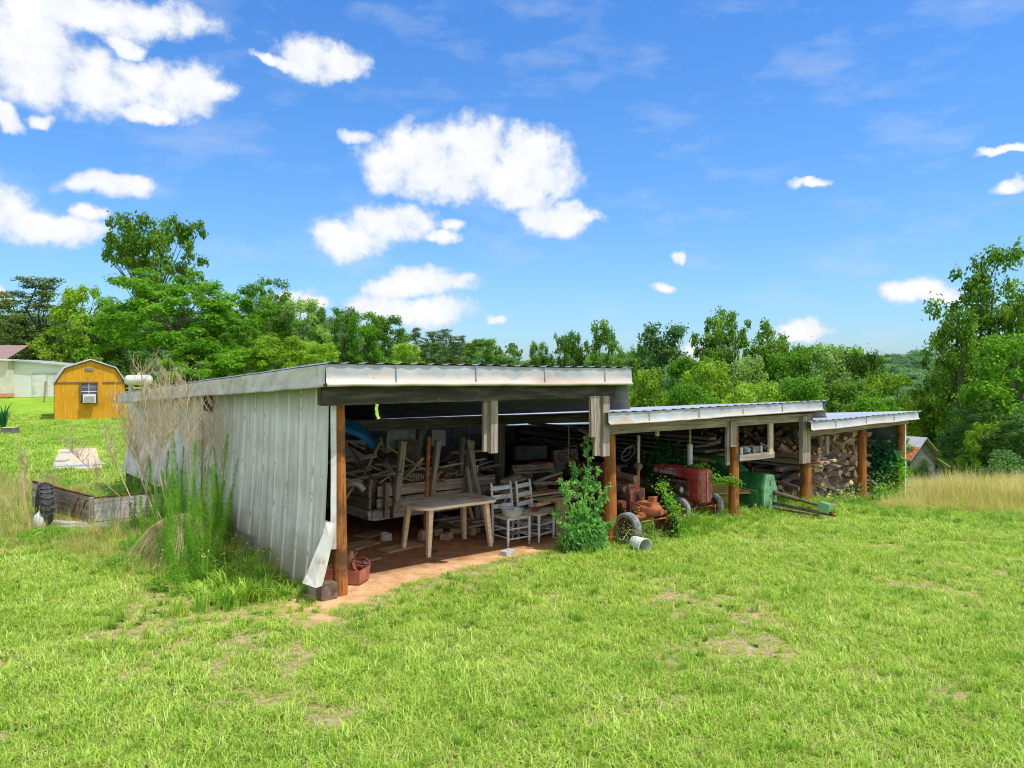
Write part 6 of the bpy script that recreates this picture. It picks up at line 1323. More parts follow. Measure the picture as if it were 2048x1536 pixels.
# ---- tractors
def ring(cx, cz, a, b, y, n=20, p=3.2, top=1.0):
    out = []
    for k in range(n):
        t = 2*math.pi*k/n; c_, s_ = math.cos(t), math.sin(t)
        out.append((cx+a*math.copysign(abs(c_)**(2/p), c_)*(top if s_ > 0 else 1), y, cz+b*math.copysign(abs(s_)**(2/p), s_)))
    return out
def wheel(parent, c, r_, w_, tm, rm, nm='front_wheel', ax=(1, 0, 0), spokes=0):
    wo_ = bpy.data.objects.new(nm, None); link(wo_, parent)
    mb = MB(); mb.lathe([(r_*.72, -w_/2), (r_*.9, -w_/2), (r_, -w_*.3), (r_*.985, -w_*.16), (r_, -w_*.1), (r_, w_*.1), (r_*.985, w_*.16), (r_, w_*.3), (r_*.9, w_/2), (r_*.72, w_/2)], c, ax, 32, None, True); mb.build('tyre', M[tm], wo_, smooth=True)
    mb = MB(); mb.lathe([(r_*.74, -w_*.5), (r_*.7, -w_*.35), (r_*.62, -w_*.2), (r_*.3, -w_*.1), (.05, -w_*.5), (0, -w_*.55)], c, ax, 24); mb.lathe([(r_*.74, w_*.5), (r_*.7, w_*.35), (r_*.62, w_*.2), (r_*.3, w_*.1), (.05, w_*.5), (0, w_*.55)], c, ax, 24)
    mb.build('rim', M[rm], wo_, smooth=True); return wo_
def steer(parent, c, ax, r_, mat, col_to):
    so_ = bpy.data.objects.new('steering_wheel', None); link(so_, parent); c = Vector(c); ax = Vector(ax).normalized()
    mb = MB(); mb.torus(c, ax, r_, .012, 32, 8); mb.build('rim', mat, so_, smooth=True)
    e1 = ax.cross(Vector((0, 0, 1))).normalized(); e2 = ax.cross(e1)
    for k in range(3):
        a_ = 2.09*k+.5; mb = MB(); mb.tube([c-ax*.03, c+(e1*math.cos(a_)+e2*math.sin(a_))*r_], .007, 6); mb.build('spoke', mat, so_)
    mb = MB(); mb.tube([c-ax*.02, Vector(col_to)], .016, 8); mb.build('steering_column', M['rust'], parent, smooth=True)
ta = thing('rusty_tractor', 'stripped rust-red tractor without bonnet just right of the second post', 'tractor', bw(5.15, .12, 0), TH)
# engine: block, sump, head, pulleys, manifold
part('engine_block', 'rust', ta, lambda m: (m.box((0, .22, .62), (.3, .72, .36), jit=.008), m.box((0, .22, .37), (.24, .66, .18), jit=.008), m.box((0, .2, .83), (.24, .66, .1), jit=.006), m.box((-.17, .1, .5), (.06, .4, .16), jit=.01)))
part('front_cover', 'rust', ta, lambda m: (m.box((0, -.17, .58), (.34, .06, .42), jit=.01), m.lathe([(0, -.03), (.09, -.03), (.09, .03), (0, .03)], (0, -.23, .46), (0, 1, 0), 18), m.lathe([(0, -.03), (.07, -.03), (.05, 0), (.07, .03), (0, .03)], (.02, -.23, .72), (0, 1, 0), 18)), True)
part('manifold', 'iron_dark', ta, lambda m: (m.tube([(-.19, -.1, .8), (-.2, .2, .82), (-.19, .5, .8)], .055, 10), [m.tube([(-.2, y, .8), (-.13, y, .72)], .035, 8) for y in (-.05, .1, .25, .4)], m.tube([(-.2, .2, .8), (-.22, .2, .6), (-.2, .22, .5)], [.04, .05, .03], 8)), True)
part('oil_filter', 'rust_bright', ta, lambda m: m.lathe([(0, 0), (.06, 0), (.065, .18), (.04, .22), (0, .23)], (-.24, .38, .52), n=14), True)
part('generator', 'rust', ta, lambda m: m.lathe([(0, -.12), (.06, -.12), (.065, .1), (0, .12)], (-.24, -.02, .56), (0, 1, 0), 14), True)
part('fuel_tank', 'rust', ta, lambda m: m.loft([ring(0, 1.0, .19*q, .12*q, y) for y, q in ((.3, .55), (.33, .85), (.4, 1), (.9, 1), (1.3, .97), (1.36, .8), (1.38, .4))]), True)
part('fuel_cap', 'rust_bright', ta, lambda m: m.lathe([(0, .0), (.04, 0), (.04, .04), (0, .05)], (0, .55, 1.11), n=12), True)
part('top_tube', 'iron_dark', ta, lambda m: m.tube([(-.02, -.18, .95), (-.02, .3, .98)], .06, 12), True)
part('bell_housing', 'rust', ta, lambda m: m.lathe([(0, -.4), (.2, -.4), (.22, -.25), (.14, .3), (.14, .7), (0, .75)], (0, 1.0, .55), (0, 1, 0), 16), True)
part('rear_axle_housing', 'rust', ta, lambda m: (m.tube([(-.6, 2.0, .55), (.6, 2.0, .55)], [.07, .07], 12), m.box((0, 2.0, .6), (.34, .42, .4), jit=.01)), True)
for i_, (a_, b_) in enumerate((((-.24, .3, .7), (-.22, -.15, .45)), ((-.2, .6, .95), (-.25, .4, .75)), ((-.1, -.22, .85), (-.18, .1, .9)), ((.1, -.24, .4), (-.1, -.3, .6)))):
    part('pipe', 'rust_bright' if i_ % 2 else 'iron_dark', ta, lambda m: m.tube([a_, ((a_[0]+b_[0])/2-.06, (a_[1]+b_[1])/2, (a_[2]+b_[2])/2-.04), b_], .012, 6), True)
rb = random.Random(4)
part('bolts', 'iron_dark', ta, lambda m: [m.lathe([(0, 0), (.014, 0), (.014, .014), (0, .014)], (-.165 if k % 2 else -.155, -.1+.07*(k//2), .47+.3*(k % 2)), (-1, 0, 0), 6) for k in range(18)])
part('carburettor', 'iron_dark', ta, lambda m: (m.box((-.23, .18, .5), (.09, .12, .12), (.2, .1, .3), jit=.015), m.lathe([(0, 0), (.04, 0), (.05, .08), (.02, .1), (0, .1)], (-.25, .2, .4), n=12)), True)
part('front_pedestal', 'rust_bright', ta, lambda m: (m.box((.0, -.42, .52), (.2, .28, .18), jit=.02), m.box((.02, -.5, .64), (.1, .1, .12), jit=.015), m.loft([ring(0, .5, .15, .09, -.25), ring(0, .5, .12, .08, -.6), ring(0, .48, .05, .05, -.68)]), m.lathe([(0, -.03), (.05, -.03), (.05, .03), (0, .03)], (0, -.68, .5), (0, 1, 0), 12)), True)
part('front_axle', 'rust_bright', ta, lambda m: (m.tube([(-.42, -.45, .41), (.42, -.45, .41)], .038, 10), m.box((0, -.44, .43), (.5, .09, .07), jit=.006), m.tube([(-.4, -.45, .43), (-.43, -.42, .24)], .03, 8), m.tube([(.4, -.45, .43), (.43, -.42, .24)], .03, 8), m.tube([(-.35, -.58, .36), (.35, -.58, .36)], .014, 6)), True)
part('steering_rod', 'rust', ta, lambda m: m.tube([(-.26, .75, .86), (-.12, -.36, .56)], .014, 8), True)
wheel(ta, (-.46, -.42, .25), .25, .13, 'rubber_pale', 'rust'); wheel(ta, (.46, -.42, .25), .25, .13, 'rubber', 'rust')
wheel(ta, (-.62, 2.0, .4), .42, .2, 'rubber', 'iron_dark', 'rear_wheel'); wheel(ta, (.62, 2.0, .4), .42, .24, 'rubber', 'rust', 'rear_wheel')
steer(ta, (0, 1.45, 1.22), (0, .8, .6), .19, M['rust'], (0, .95, 1.0))
part('seat', 'redfade', ta, lambda m: m.loft([ring(0, .98, .2*q, .03, y, p=2) for y, q in ((1.98, .4), (2.03, .8), (2.15, 1), (2.3, 1), (2.38, .6))]), True)
for sx_ in (-1, 1): part('fender', 'iron_dark', ta, lambda m: m.add([(sx_*(.54+.16*j), 2.0+.46*math.cos(a_), .4+.46*math.sin(a_)) for a_ in np.linspace(.7, 2.2, 9) for j in (0, 1)], [(2*k, 2*k+1, 2*k+3, 2*k+2) for k in range(8)]), True)
part('exhaust_pipe', 'rust_bright', ta, lambda m: m.tube([(.23, .0, .85), (.23, .0, 1.08)], .028, 10), True)
part('exhaust_stack', 'wood', ta, lambda m: m.tube([(.235, .0, 1.16), (.27, .03, 1.62)], [.024, .028], 8), True)
part('rain_cap', 'iron_dark', ta, lambda m: m.lathe([(0, -.04), (.06, -.04), (.06, .04), (0, .04)], (.23, 0, 1.12), (0, 1, .2), 14), True)

tbk = thing('red_tractor', 'faded red tractor with FARMALL lettered on its bonnet and a slatted grille', 'tractor', bw(7.05, 0, 0), TH)
hood = part('hood', 'redpaint', tbk, lambda m: m.loft([ring(0, .84+dz, .2*q, .1*q, y, p=4.5, top=.92) for y, q, dz in ((.16, .93, .0), (.2, 1, 0), (.5, 1, .01), (.85, .96, .02), (1.12, .88, .02), (1.17, .6, .0))]), True)
part('radiator_shell', 'redpaint', tbk, lambda m: m.loft([[(x*w_, y, z) for x, z in ((-.19, .42), (-.13, .35), (.13, .35), (.19, .42), (.205, .88), (.15, .945), (-.15, .945), (-.205, .88))] for y, w_ in ((.3, 1), (.14, 1), (.07, .97))]), True)
gr_ = part('grille', 'redfade', tbk, lambda m: m.loft([[(x*w_, y, z) for x, z in ((-.17, .43), (-.11, .38), (.11, .38), (.17, .43), (.18, .87), (.13, .925), (-.13, .925), (-.18, .87))] for y, w_ in ((.068, 1), (.03, .93))]), True)
for k in range(15):
    z = .43+.031*k
    for sx_ in (-1, 1): part('louvre', 'iron_dark', gr_, lambda m: m.box((sx_*.088, .024, z), (.125, .012, .011)))
part('grille_bar', 'redfade', gr_, lambda m: m.box((0, .02, .65), (.03, .03, .54)))
part('crank_hole', 'iron_dark', gr_, lambda m: m.lathe([(0, -.004), (.014, -.004), (.014, .004), (0, .004)], (0, .0265, .41), (0, 1, 0), 10))
def lettering(txt, size, loc, rot, mat, parent, name='lettering', shear=0.0, bold=.0):
    cu_ = bpy.data.curves.new(name, 'FONT'); cu_.body = txt; cu_.size = size; cu_.extrude = .002; cu_.offset = bold; cu_.align_x = 'LEFT'; cu_.shear = shear; cu_.space_character = 1.12
    to = bpy.data.objects.new('tmp', cu_); C.objects.link(to); dg = bpy.context.evaluated_depsgraph_get(); me = bpy.data.meshes.new_from_object(to.evaluated_get(dg)); bpy.data.objects.remove(to)
    me.materials.clear(); me.materials.append(mat); me.name = name; o = link(bpy.data.objects.new(name, me), parent); o.location = loc; o.rotation_euler = rot; return o
# text plane: reads from the rear (large y) to the front, on the side facing -x
rt = Matrix(((0, 0, -1), (-1, 0, 0), (0, 1, 0))).to_euler()
lettering('FARMALL', .088, (-.2065, .93, .815), rt, M['text'], hood, bold=.0022)
lettering('McCORMICK', .036, (-.2025, .8, .893), rt, M['text'], hood, bold=.0005)
part('emblem', 'text', hood, lambda m: (m.lathe([(.03, -.002), (.042, -.002), (.042, .002), (.03, .002)], (-.203, 1.02, .855), (1, 0, 0), 18, None, True), m.box((-.2035, 1.02, .855), (.004, .012, .05)), m.box((-.2035, 1.02, .855), (.004, .04, .012))))
part('engine', 'iron_dark', tbk, lambda m: (m.box((0, .62, .56), (.24, .7, .32), jit=.01), m.box((-.16, .5, .6), (.08, .12, .16), jit=.01), m.tube([(-.17, .35, .7), (-.19, .7, .7), (-.17, .95, .68)], .03, 8), m.lathe([(0, -.04), (.06, -.04), (.06, .04), (0, .04)], (-.17, .3, .5), (0, 1, 0), 14)), True)
part('sediment_bowl', 'bucket', tbk, lambda m: m.lathe([(0, 0), (.03, .0), (.04, .05), (.03, .1), (0, .11)], (-.21, .42, .5), n=12), True)
part('starter', 'rust', tbk, lambda m: m.lathe([(0, -.1), (.06, -.1), (.07, .08), (0, .1)], (-.2, .4, .38), (0, 1, 0), 12), True)
part('transmission', 'iron_dark', tbk, lambda m: (m.tube([(0, .9, .5), (0, 1.9, .5)], [.15, .13], 12), m.tube([(-.5, 2.0, .5), (.5, 2.0, .5)], .07, 10)), True)
part('front_axle', 'rust', tbk, lambda m: (m.tube([(-.42, .22, .31), (.42, .22, .31)], .03, 8), m.box((0, .2, .32), (.3, .12, .08)), m.tube([(-.5, .1, .27), (.45, .1, .27)], .013, 6)), True)
wheel(tbk, (-.46, .26, .23), .24, .1, 'rubber_pale', 'redpaint'); wheel(tbk, (.46, .26, .23), .24, .1, 'rubber_pale', 'redpaint')
wheel(tbk, (-.5, 2.0, .45), .45, .2, 'rubber', 'redpaint', 'rear_wheel'); wheel(tbk, (.5, 2.0, .45), .45, .2, 'rubber', 'redpaint', 'rear_wheel')
steer(tbk, (0, 1.9, 1.07), (0, .85, .5), .17, M['wire'], (0, 1.1, .8))
part('seat', 'iron_dark', tbk, lambda m: m.box((0, 2.25, .8), (.38, .32, .05), jit=.01))
part('muffler', 'galv', tbk, lambda m: m.lathe([(0, 0), (.03, 0), (.05, .02), (.052, .38), (.03, .4), (0, .4)], (.03, .42, .97), n=18), True)
part('exhaust_pipe', 'wood_brown', tbk, lambda m: (m.tube([(.03, .42, 1.36), (.035, .42, 1.69)], .021, 10), m.tube([(.03, .42, .9), (.03, .42, .98)], .022, 8)), True)
# ---- hay baler
ba = thing('hay_baler', 'dark green hay baler with yellow pickup between the third and fourth posts', 'baler', bw(8.9, 0, 0), TH)
pf = [(-.24, .05), (.1, .03), (.2, .1), (.22, .42), (.1, .7), (-.16, .72), (-.24, .45)]
part('body', 'green', ba, lambda m: m.loft([[(x*1.0, y, z) for x, z in pf] for y in (0, 1.7)]))
part('end_panel', 'greenpale', ba, lambda m: m.loft([[(x*.97, y, z*.985+.005) for x, z in pf] for y in (-.004, -.05)]))
part('side_door', 'green', ba, lambda m: m.loft([[(-.245, .08, .08), (-.245, .95, .08), (-.245, .95, .42), (-.245, .08, .42)], [(-.262, .09, .09), (-.262, .94, .09), (-.262, .94, .41), (-.262, .09, .41)]]))
part('panel_slot', 'iron_dark', ba, lambda m: m.box((-.02, -.053, .55), (.04, .008, .1))); part('panel_slot', 'iron_dark', ba, lambda m: m.box((-.02, -.053, .3), (.03, .008, .05)))
part('decal', 'text', ba, lambda m: m.box((-.264, .45, .33), (.004, .04, .04)))
part('top_box', 'green', ba, lambda m: m.loft([[(-.3, y, .5), (.2, y, .5), (.2, y, z1), (-.3, y, z1-.03)] for y, z1 in ((.6, .74), (1.0, .95), (2.9, .98))]))
part('yellow_stripe', 'yellow', ba, lambda m: m.loft([[(-.31, y, z1-.1), (-.3, y, z1-.1), (-.3, y, z1-.03), (-.31, y, z1-.03)] for y, z1 in ((1.0, .95), (2.9, .98))]))
part('bale_chamber', 'green', ba, lambda m: m.box((.0, 2.6, .5), (.42, 1.6, .4)))
pk = part('pickup', 'yellow', ba, lambda m: m.lathe([(0, -.4), (.13, -.4), (.13, .42), (0, .42)], (-.85, .55, .24), (1, 0, 0), 18))
for k in range(13): part('ring', 'yellow', pk, lambda m: m.torus((-1.23+.065*k, .55, .24), (1, 0, 0), .165, .011, 22, 6), True)
part('apron', 'yellow', ba, lambda m: m.loft([[(-1.3, .85, .56), (-.26, .75, .5), (-.26, .2, .36), (-1.25, .45, .4)], [(-1.3, .85, .545), (-.26, .75, .485), (-.26, .2, .345), (-1.25, .45, .385)]]))
part('wind_guard', 'yellow', ba, lambda m: [m.tube([(-.9+.12*k, .5, .46), (-.86+.12*k, .15, .4)], .007, 5) for k in range(6)])
part('drive_shaft', 'iron_dark', ba, lambda m: (m.lathe([(0, -.06), (.05, -.06), (.055, .03), (0, .03)], (.1, -.06, .36), (0, 1, 0), 14), m.tube([(.1, -.05, .36), (.12, -.55, .28)], .045, 12), m.tube([(.12, -.5, .29), (.12, -1.0, .23)], .028, 10)), True)
part('gearbox', 'greenpale', ba, lambda m: m.box((.12, -1.08, .21), (.14, .2, .17), (.2, 0, .1), jit=.01))
part('drawbar', 'iron_dark', ba, lambda m: (m.bar((.08, .1, .16), (.1, -1.1, .1), .06, .05), m.bar((-.1, .0, .1), (.05, -1.0, .06), .035, .035)))
part('hitch', 'rust', ba, lambda m: (m.bar((.1, -1.05, .1), (.12, -1.28, .09), .06, .03), m.box((.12, -1.2, .13), (.05, .07, .05), jit=.01)))
part('jack_leg', 'greenpale', ba, lambda m: m.bar((-.14, -.12, -.03), (-.1, -.1, .22), .06, .03))
for x in (-.45, .4): wheel(ba, (x, 1.5, .22), .28, .14, 'rubber', 'yellow', 'wheel')

# ---- lumber laid on the rack, shelf clutter
r = random.Random(21)
for i in range(22):
    col_, row = i % 3, i//3
    s = 9.05+.27*col_+r.uniform(-.03, .03); z = .62+.095*row+r.uniform(-.01, .01); t0 = 1.1+r.uniform(0, .5)+.25*(row > 4)
    mb = MB(); mb.bar(bw(s, t0, z), bw(s+r.uniform(-.08, .08), 7.3+r.uniform(-.6, .6), z+r.uniform(-.02, .06)), .24, .045, segs=6, wob=.01); put(mb, 'stored_plank', M[r.choice(['wood', 'wood_dark', 'wood'])], 'long grey plank in the stack stored behind the third post', 'plank', 'planks stored overhead behind the third post')
for i in range(15):
    s = 10.42+.17*(i % 4)+r.uniform(-.02, .02); z = .72+.06*(i//4)+r.uniform(-.01, .01); t0 = -.3+r.uniform(0, .35)
    mb = MB(); mb.bar(bw(s, t0, z), bw(s+r.uniform(-.1, .02), 5.6+r.uniform(-.6, .6), z+.02), .13, .04, segs=5, wob=.006); put(mb, 'stored_plank', M[r.choice(['wood_pale', 'wood_brown', 'wood'])], 'plank end sticking out over the firewood beside the fourth post', 'plank', 'planks sticking out beside the fourth post')
part('rack_bar', 'wood_dark', shed, lambda m: m.bar((8.9, 3.0, .55), (11.2, 3.0, .62), .1, .1)); part('rack_bar', 'wood_dark', shed, lambda m: m.bar((10.0, .5, .66), (11.3, .5, .66), .08, .08))
JK = [('tin_can', 'alu', 'pale tin can at the left end of the hanging shelf'), ('carton', 'chair', 'small whitish carton second from left on the hanging shelf'), ('metal_scrap', 'galv', 'crumpled shiny scrap on the hanging shelf'), ('clay_pot', 'wood_brown', 'round tan pot in the middle of the hanging shelf'), ('carton', 'wood', 'grey carton behind the tan pot on the shelf'), ('white_box', 'white', 'bright white little box in front on the shelf'), ('tin_can', 'galv', 'dull can right of the white box on the shelf'), ('metal_scrap', 'alu', 'bent bracket near the right end of the shelf'), ('jar', 'glass', 'dark jar at the right end of the hanging shelf')]
for i, (nm, mt, lb) in enumerate(JK):
    px = 1482+6.6*i; t = -.05+.18*(i % 2); p = Wp(px, 905, t); p.z = 1.15
    mb = MB(); h = r.uniform(.07, .15)
    if nm in ('tin_can', 'jar'): mb.lathe([(0, 0), (.035, 0), (.035, h), (.025, h+.01), (0, h+.01)], p, n=12)
    elif nm == 'clay_pot': mb.lathe([(0, 0), (.05, 0), (.08, .06), (.06, .12), (0, .13)], p, n=14)
    elif nm == 'metal_scrap':
        for k in range(4): mb.box(tuple(p+Vector((r.uniform(-.05, .05), r.uniform(-.04, .04), .03+.03*k))), (.1, .05, .012), (r.uniform(-.8, .8), r.uniform(-.8, .8), r.uniform(0, 3)))
    else: mb.box(tuple(p+Z_*h/2), (.09, .08, h), (0, 0, r.uniform(0, 1)), taper=.9)
    put(mb, nm, M[mt], lb, nm.replace('_', ' '), smooth=nm in ('tin_can', 'jar', 'clay_pot'))

# ---- firewood heap
def heap(s, t):
    h = min((s-9.55)*.62, (t-.15)*2.6, 1.55-.05*(t-2)**2*.3)
    return max(-.3, h)-.3+.14*fbm(s*1.4, t*1.4, 3)
V = []; Fq = []; gs = np.linspace(9.4, 14.25, 40); gt = np.linspace(.05, 6.5, 46)
for t in gt:
    for s in gs: V.append(tuple(bw(s, t, heap(s, t)-.16)))
ng_ = len(gs); core = link(bpy.data.objects.new('heap_core', np_mesh('heap_core', V, [(j*ng_+i, j*ng_+i+1, (j+1)*ng_+i+1, (j+1)*ng_+i) for j in range(len(gt)-1) for i in range(ng_-1)], [M['logbark']]))); tag(core, 'dark depths of the firewood heap between the visible logs', 'firewood', kind='stuff')
def log_mesh(i):
    r = random.Random(70+i); mb = MB(); L_ = r.uniform(.34, .46); a = r.uniform(.06, .095)
    if i % 5 == 4:
        mb.tube([(-L_/2, 0, 0), (L_/2, 0, 0)], a*.7, 9, wob=.08, m=1); mb.mi[-1] = 0; mb.mi[-2] = 0
    else:
        ang = r.uniform(1.3, 2.4); k = 4; prof = [(0, -a*.5)]+[(a*1.15*math.sin(-ang/2+ang*j/k), -a*.5+a*1.15*math.cos(-ang/2+ang*j/k)) for j in range(k+1)]
        if i % 2: prof = [(-a*.5, -a*.5), (a*.55, -a*.45)]+[(a*.7, a*.2), (a*.2, a*.7), (-a*.6, a*.4)]
        n = len(prof); rg_ = [[(x, y*(1+r.uniform(-.1, .1)), z*(1+r.uniform(-.1, .1))) for y, z in prof] for x in (-L_/2, 0, L_/2)]
        mb.loft(rg_, m=0)
        for f_ in range(len(mb.f)-2):
            if (f_ % n) not in ((0, n-1) if not i % 2 else (0, 1)): mb.mi[f_] = 1
    o = mb.build('log', [M['logface'] if i % 3 else M['logface2'], M['logbark']]); me = o.data; bpy.data.objects.remove(o); return me
LOGS = [log_mesh(i) for i in range(14)]
r = random.Random(99); placed = []; nlog = 0
cand = []
for _ in range(9000):
    s, t = r.uniform(9.6, 14.1), r.uniform(.1, 5.5); z = heap(s, t)
    g_s = (heap(s+.15, t)-heap(s-.15, t))/.3; g_t = (heap(s, t+.15)-heap(s, t-.15))/.3
    p = bw(s, t, z); nrm = Vector((-g_s, -g_t, 1)).normalized(); nw_ = X_*nrm.x+Y_*nrm.y+Z_*nrm.z
    vis = nw_.dot((Vector((0, 0, CH))-p).normalized())
    if z < -.45 or vis < .1: continue
    cand.append((p, nw_, s, t))
MAXI = 285; stuffm = MB(); 
for (p, n, s, t) in cand:
    mn = .165 
    if any((p-q).length < mn for q in placed): continue
    placed.append(p)
placed_info = [(p, n, s, t) for (p, n, s, t) in cand if any((p-q).length < 1e-6 for q in placed)]
placed_info.sort(key=lambda c: c[0].y)
def log_rot():
    k = r.random()
    if k < .55: return Matrix.Rotation(R(90)+TH+r.gauss(0, .45), 3, 'Z') @ Matrix.Rotation(r.gauss(0, .3), 3, 'Y') @ Matrix.Rotation(r.uniform(0, 6.28), 3, 'X')
    return Matrix.Rotation(r.uniform(0, 6.28), 3, 'Z') @ Matrix.Rotation(r.gauss(0, .65), 3, 'Y') @ Matrix.Rotation(r.uniform(0, 6.28), 3, 'X')
sV, sF, sM = [], [], []
for i, (p, n, s, t) in enumerate(placed_info):
    me = LOGS[r.randrange(14)]; q = p+n*r.uniform(-.04, .05); rm = log_rot(); sc = r.uniform(.85, 1.2)
    if i < MAXI:
        o = link(bpy.data.objects.new('split_log', me)); o.location = q; o.rotation_euler = rm.to_euler(); o.scale = (sc, sc, sc)
        tag(o, 'split firewood log in the big heap at the right of the shed', 'log', 'split logs heaped in the shed')
    else:
        b0 = len(sV); sV += [tuple(q+rm @ (v.co*sc)) for v in me.vertices]
        for f in me.polygons: sF.append([b0+k for k in f.vertices]); sM.append(f.material_index)
if sV:
    me = bpy.data.meshes.new('firewood_rest'); me.from_pydata(sV, [], sF); me.materials.append(M['logface']); me.materials.append(M['logbark']); me.polygons.foreach_set('material_index', sM)
    a_ = me.attributes.new('lc', 'FLOAT_VECTOR', 'POINT'); a_.data.foreach_set('vector', [x for v in sV for x in v])
    tag(link(bpy.data.objects.new('firewood_rest', me)), 'farther logs of the firewood heap in the shade', 'firewood', kind='stuff')
print('logs placed', len(placed_info))
# rubble and boards by the last posts
for (a_, b_, t, w_, mt, lb) in (((1712, 985), (1800, 1000), .1, .16, 'wood', 'grey plank sloping through the vines between the last two posts'), ((1738, 960), (1785, 1000), .1, .12, 'wood', 'pale grey board leaning low behind the vines'), ((1745, 945), (1770, 950), .2, .14, 'wood_brown', 'brown board end under the vine leaves in the last bay'), ((1640, 1004), (1672, 1010), -.9, .05, 'wood_brown', 'thin stick lying right of the baler gearbox')):
    mb = MB(); mb.bar(Wp(*a_, t), Wp(*b_, t), w_, .04); put(mb, 'loose_plank', M[mt], lb, 'plank')

# ---- sapling, vines
def sapling():
    base = G(1165, 1102); base = Vector((base.x, base.y, 0)); t_ = thing('leafy_sapling', 'bushy green sapling growing in front of the second post', 'sapling', tuple(base)); t_.scale = (.84, .9, 1)
    r = random.Random(8); mb = MB(); CC = []
    stems = [((.12, .05, 1.68), .02), ((-.38, -.05, 1.05), .013), ((.42, .0, .95), .013), ((-.5, .05, .55), .01), ((.5, -.05, .42), .01), ((.0, -.18, .7), .01), ((-.15, .1, 1.3), .012), ((.3, .1, 1.2), .012), ((-.3, -.2, .4), .01), ((.25, -.2, .5), .01)]
    for (tp, r0) in stems:
        tp = Vector(tp); pts = [Vector((r.uniform(-.04, .04), r.uniform(-.04, .04), -.02))]+[tp*(k/5)+Vector((0, 0, .06*math.sin(k/5*3)))+Vector((r.uniform(-.02, .02), r.uniform(-.02, .02), 0)) for k in range(1, 6)]
        mb.tube(pts, [r0*(1-.15*k) for k in range(6)], 6)
        for _ in range(int(16+tp.length*24)):
            k = r.uniform(.15, 1); p = tp*k; a = r.uniform(0, 6.283); ln = r.uniform(.06, .2)*(1.35-.75*k); q = p+Vector((math.cos(a), math.sin(a), r.uniform(.2, .8)))*ln
            for j in range(10): f_ = r.uniform(.25, 1); CC.append(tuple(p.lerp(q, f_)+Vector((r.uniform(-.03, .03), r.uniform(-.03, .03), r.uniform(-.03, .03)))))
    for _ in range(2300):
        a = r.uniform(0, 6.283); rr = r.uniform(0, 1)**.6; z = r.uniform(.02, .45); CC.append((math.cos(a)*rr*.5*(1-z*.5), math.sin(a)*rr*.3, z))
    CC = np.array(CC); V, Fq = rib_leaf(CC, .038, None, 0, .5, .38, np.random.default_rng(3))
    mb.build('stem', M['leaf_poke'], t_, smooth=True); link(bpy.data.objects.new('foliage', np_mesh('sapling_foliage', V, Fq, [M['leaf_poke']])), t_)
sapling()
def vine(label, path, n, spread, size, mat, seed=1, wd=.75, zmin=None):
    g = np.random.default_rng(seed); path = [Vector(p) for p in path]; base = path[0].copy(); t_ = thing('vine', label, 'vine', tuple(base)); CC = []; seg = len(path)-1
    for _ in range(n):
        k = g.uniform(0, seg); i = int(k); p = path[i].lerp(path[min(i+1, seg)], k-i); sp = spread*(.5+g.uniform(0, 1))
        v = p+Vector(g.normal(size=3))*sp*.5; v.z = max(v.z, gz(v.x, v.y)+.01); CC.append(tuple(v-base))
    V, Fq = rib_leaf(np.array(CC), size, None, 0, .8, wd, g); link(bpy.data.objects.new('foliage', np_mesh('vine_leaves', V, Fq, [M[mat]])), t_)
    mb = MB(); mb.tube([p-base+Vector((0, 0, .01*k)) for k, p in enumerate(path)], .006, 5); mb.build('stem', M['wood_brown'], t_, smooth=True)
vine('vine trailing over the front of the red tractor bonnet toward the third post', [Wp(1372, 932, .5), Wp(1395, 935, .25), Wp(1415, 942, .1), Wp(1428, 958, 0), Wp(1440, 962, 0), Wp(1462, 958, -.1), Wp(1483, 968, -.15)], 420, .09, .026, 'leaf_vine', 2)
vine('vine hanging down from the rusty tractor to the ground beside its front wheel', [Wp(1322, 962, .0), Wp(1330, 990, -.3), Wp(1342, 1008, -.5), Wp(1352, 1030, -.55), Wp(1362, 1062, -.6), Wp(1375, 1082, -.7)], 620, .12, .024, 'leaf_vine', 3)
vine('dark ivy mass growing between the two tractors', [Wp(1300, 940, 1.6), Wp(1318, 918, 1.8), Wp(1340, 910, 1.9), Wp(1360, 925, 1.7), Wp(1330, 950, 1.5), Wp(1300, 955, 1.3)], 1100, .26, .045, 'leaf_ivy', 4)
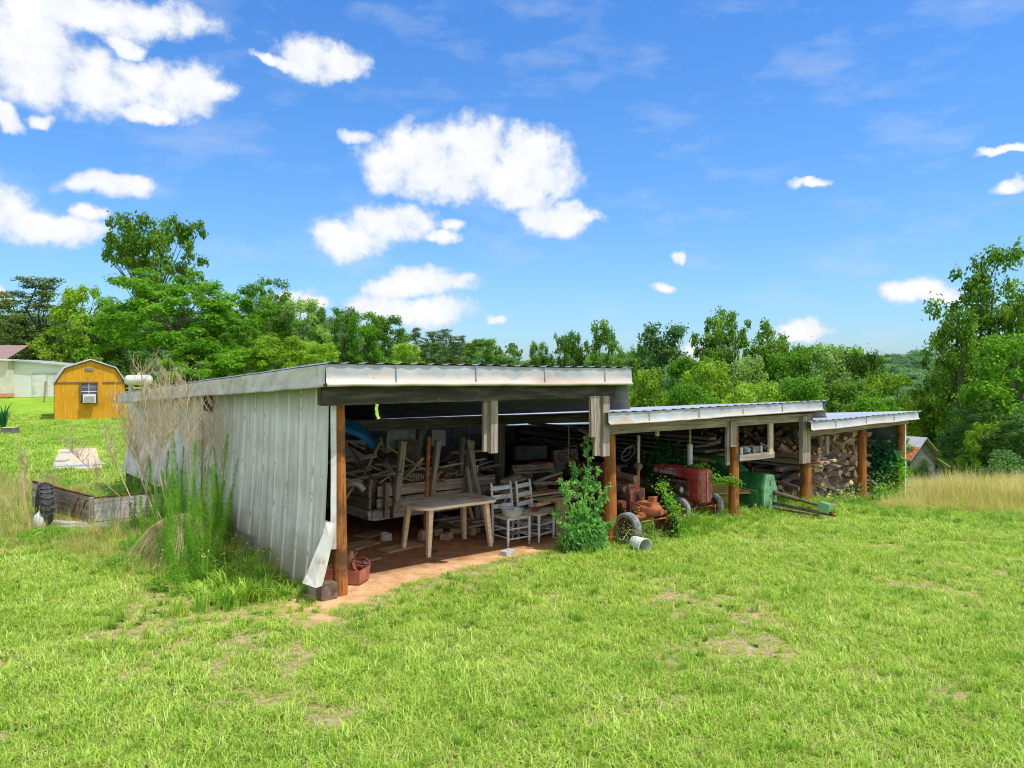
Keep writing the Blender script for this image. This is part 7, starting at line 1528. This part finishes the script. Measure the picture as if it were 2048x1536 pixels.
vine('dark weeds tangled over the engine of the red tractor', [Wp(1330, 960, .6), Wp(1345, 985, .5), Wp(1365, 1000, .35), Wp(1385, 1010, .2)], 260, .2, .022, 'leaf_dark', 5, .4)
vine('broad dark vine leaves climbing inside the last bay', [Wp(1742, 930, .35), Wp(1752, 908, .35), Wp(1766, 903, .2), Wp(1778, 910, .1), Wp(1768, 928, .1), Wp(1750, 935, .25), Wp(1748, 955, .2)], 900, .26, .055, 'leaf_ivy', 6)
vine('sunlit vine climbing the last post of the shed', [Wp(1800, 1005, -.2), Wp(1796, 975, -.1), Wp(1803, 950, -.12), Wp(1790, 930, 0), Wp(1800, 910, -.1)], 520, .2, .04, 'leaf_vine', 7)
vine('low vine tangle on the ground between the last two posts', [Wp(1735, 1010, -.1), Wp(1760, 1000, -.1), Wp(1790, 1005, -.15), Wp(1770, 985, .0), Wp(1745, 985, .1), Wp(1810, 1010, -.3)], 1500, .3, .032, 'leaf_vine', 8)
vine('grey-green brambles at the foot of the fifth post', [Wp(1660, 1010, -.3), Wp(1690, 1000, -.2), Wp(1715, 1005, -.25), Wp(1740, 975, .3), Wp(1745, 955, .5)], 1300, .28, .028, 'leaf_shrub', 9)
vine('straggling weed on the lawn edge right of the shed corner', [Wp(1850, 1000, -.6), Wp(1862, 1020, -.9), Wp(1850, 1030, -1.2), Wp(1880, 1030, -1.2)], 480, .2, .028, 'leaf_shrub', 10)
vine('rusty-tinged weeds in front of the rusty tractor wheels', [Wp(1245, 1080, -.6), Wp(1260, 1060, -.5), Wp(1300, 1075, -.7), Wp(1320, 1080, -.7)], 420, .24, .022, 'leaf_shrub', 12, .4)
bk = G(1278, 1104); bk_ = thing('white_bucket', 'small white bucket tipped on its side in the grass near the rusty tractor wheel', 'bucket', (bk.x, bk.y, .12))
ax = Vector((.5, -.8, -.12)).normalized()
part('body', 'bucket', bk_, lambda m: m.lathe([(0, -.12), (.085, -.12), (.09, -.1), (.118, .12), (.128, .125), (.128, .135), (.114, .135), (.085, -.1), (0, -.105)], (0, 0, 0), ax, 24), True)
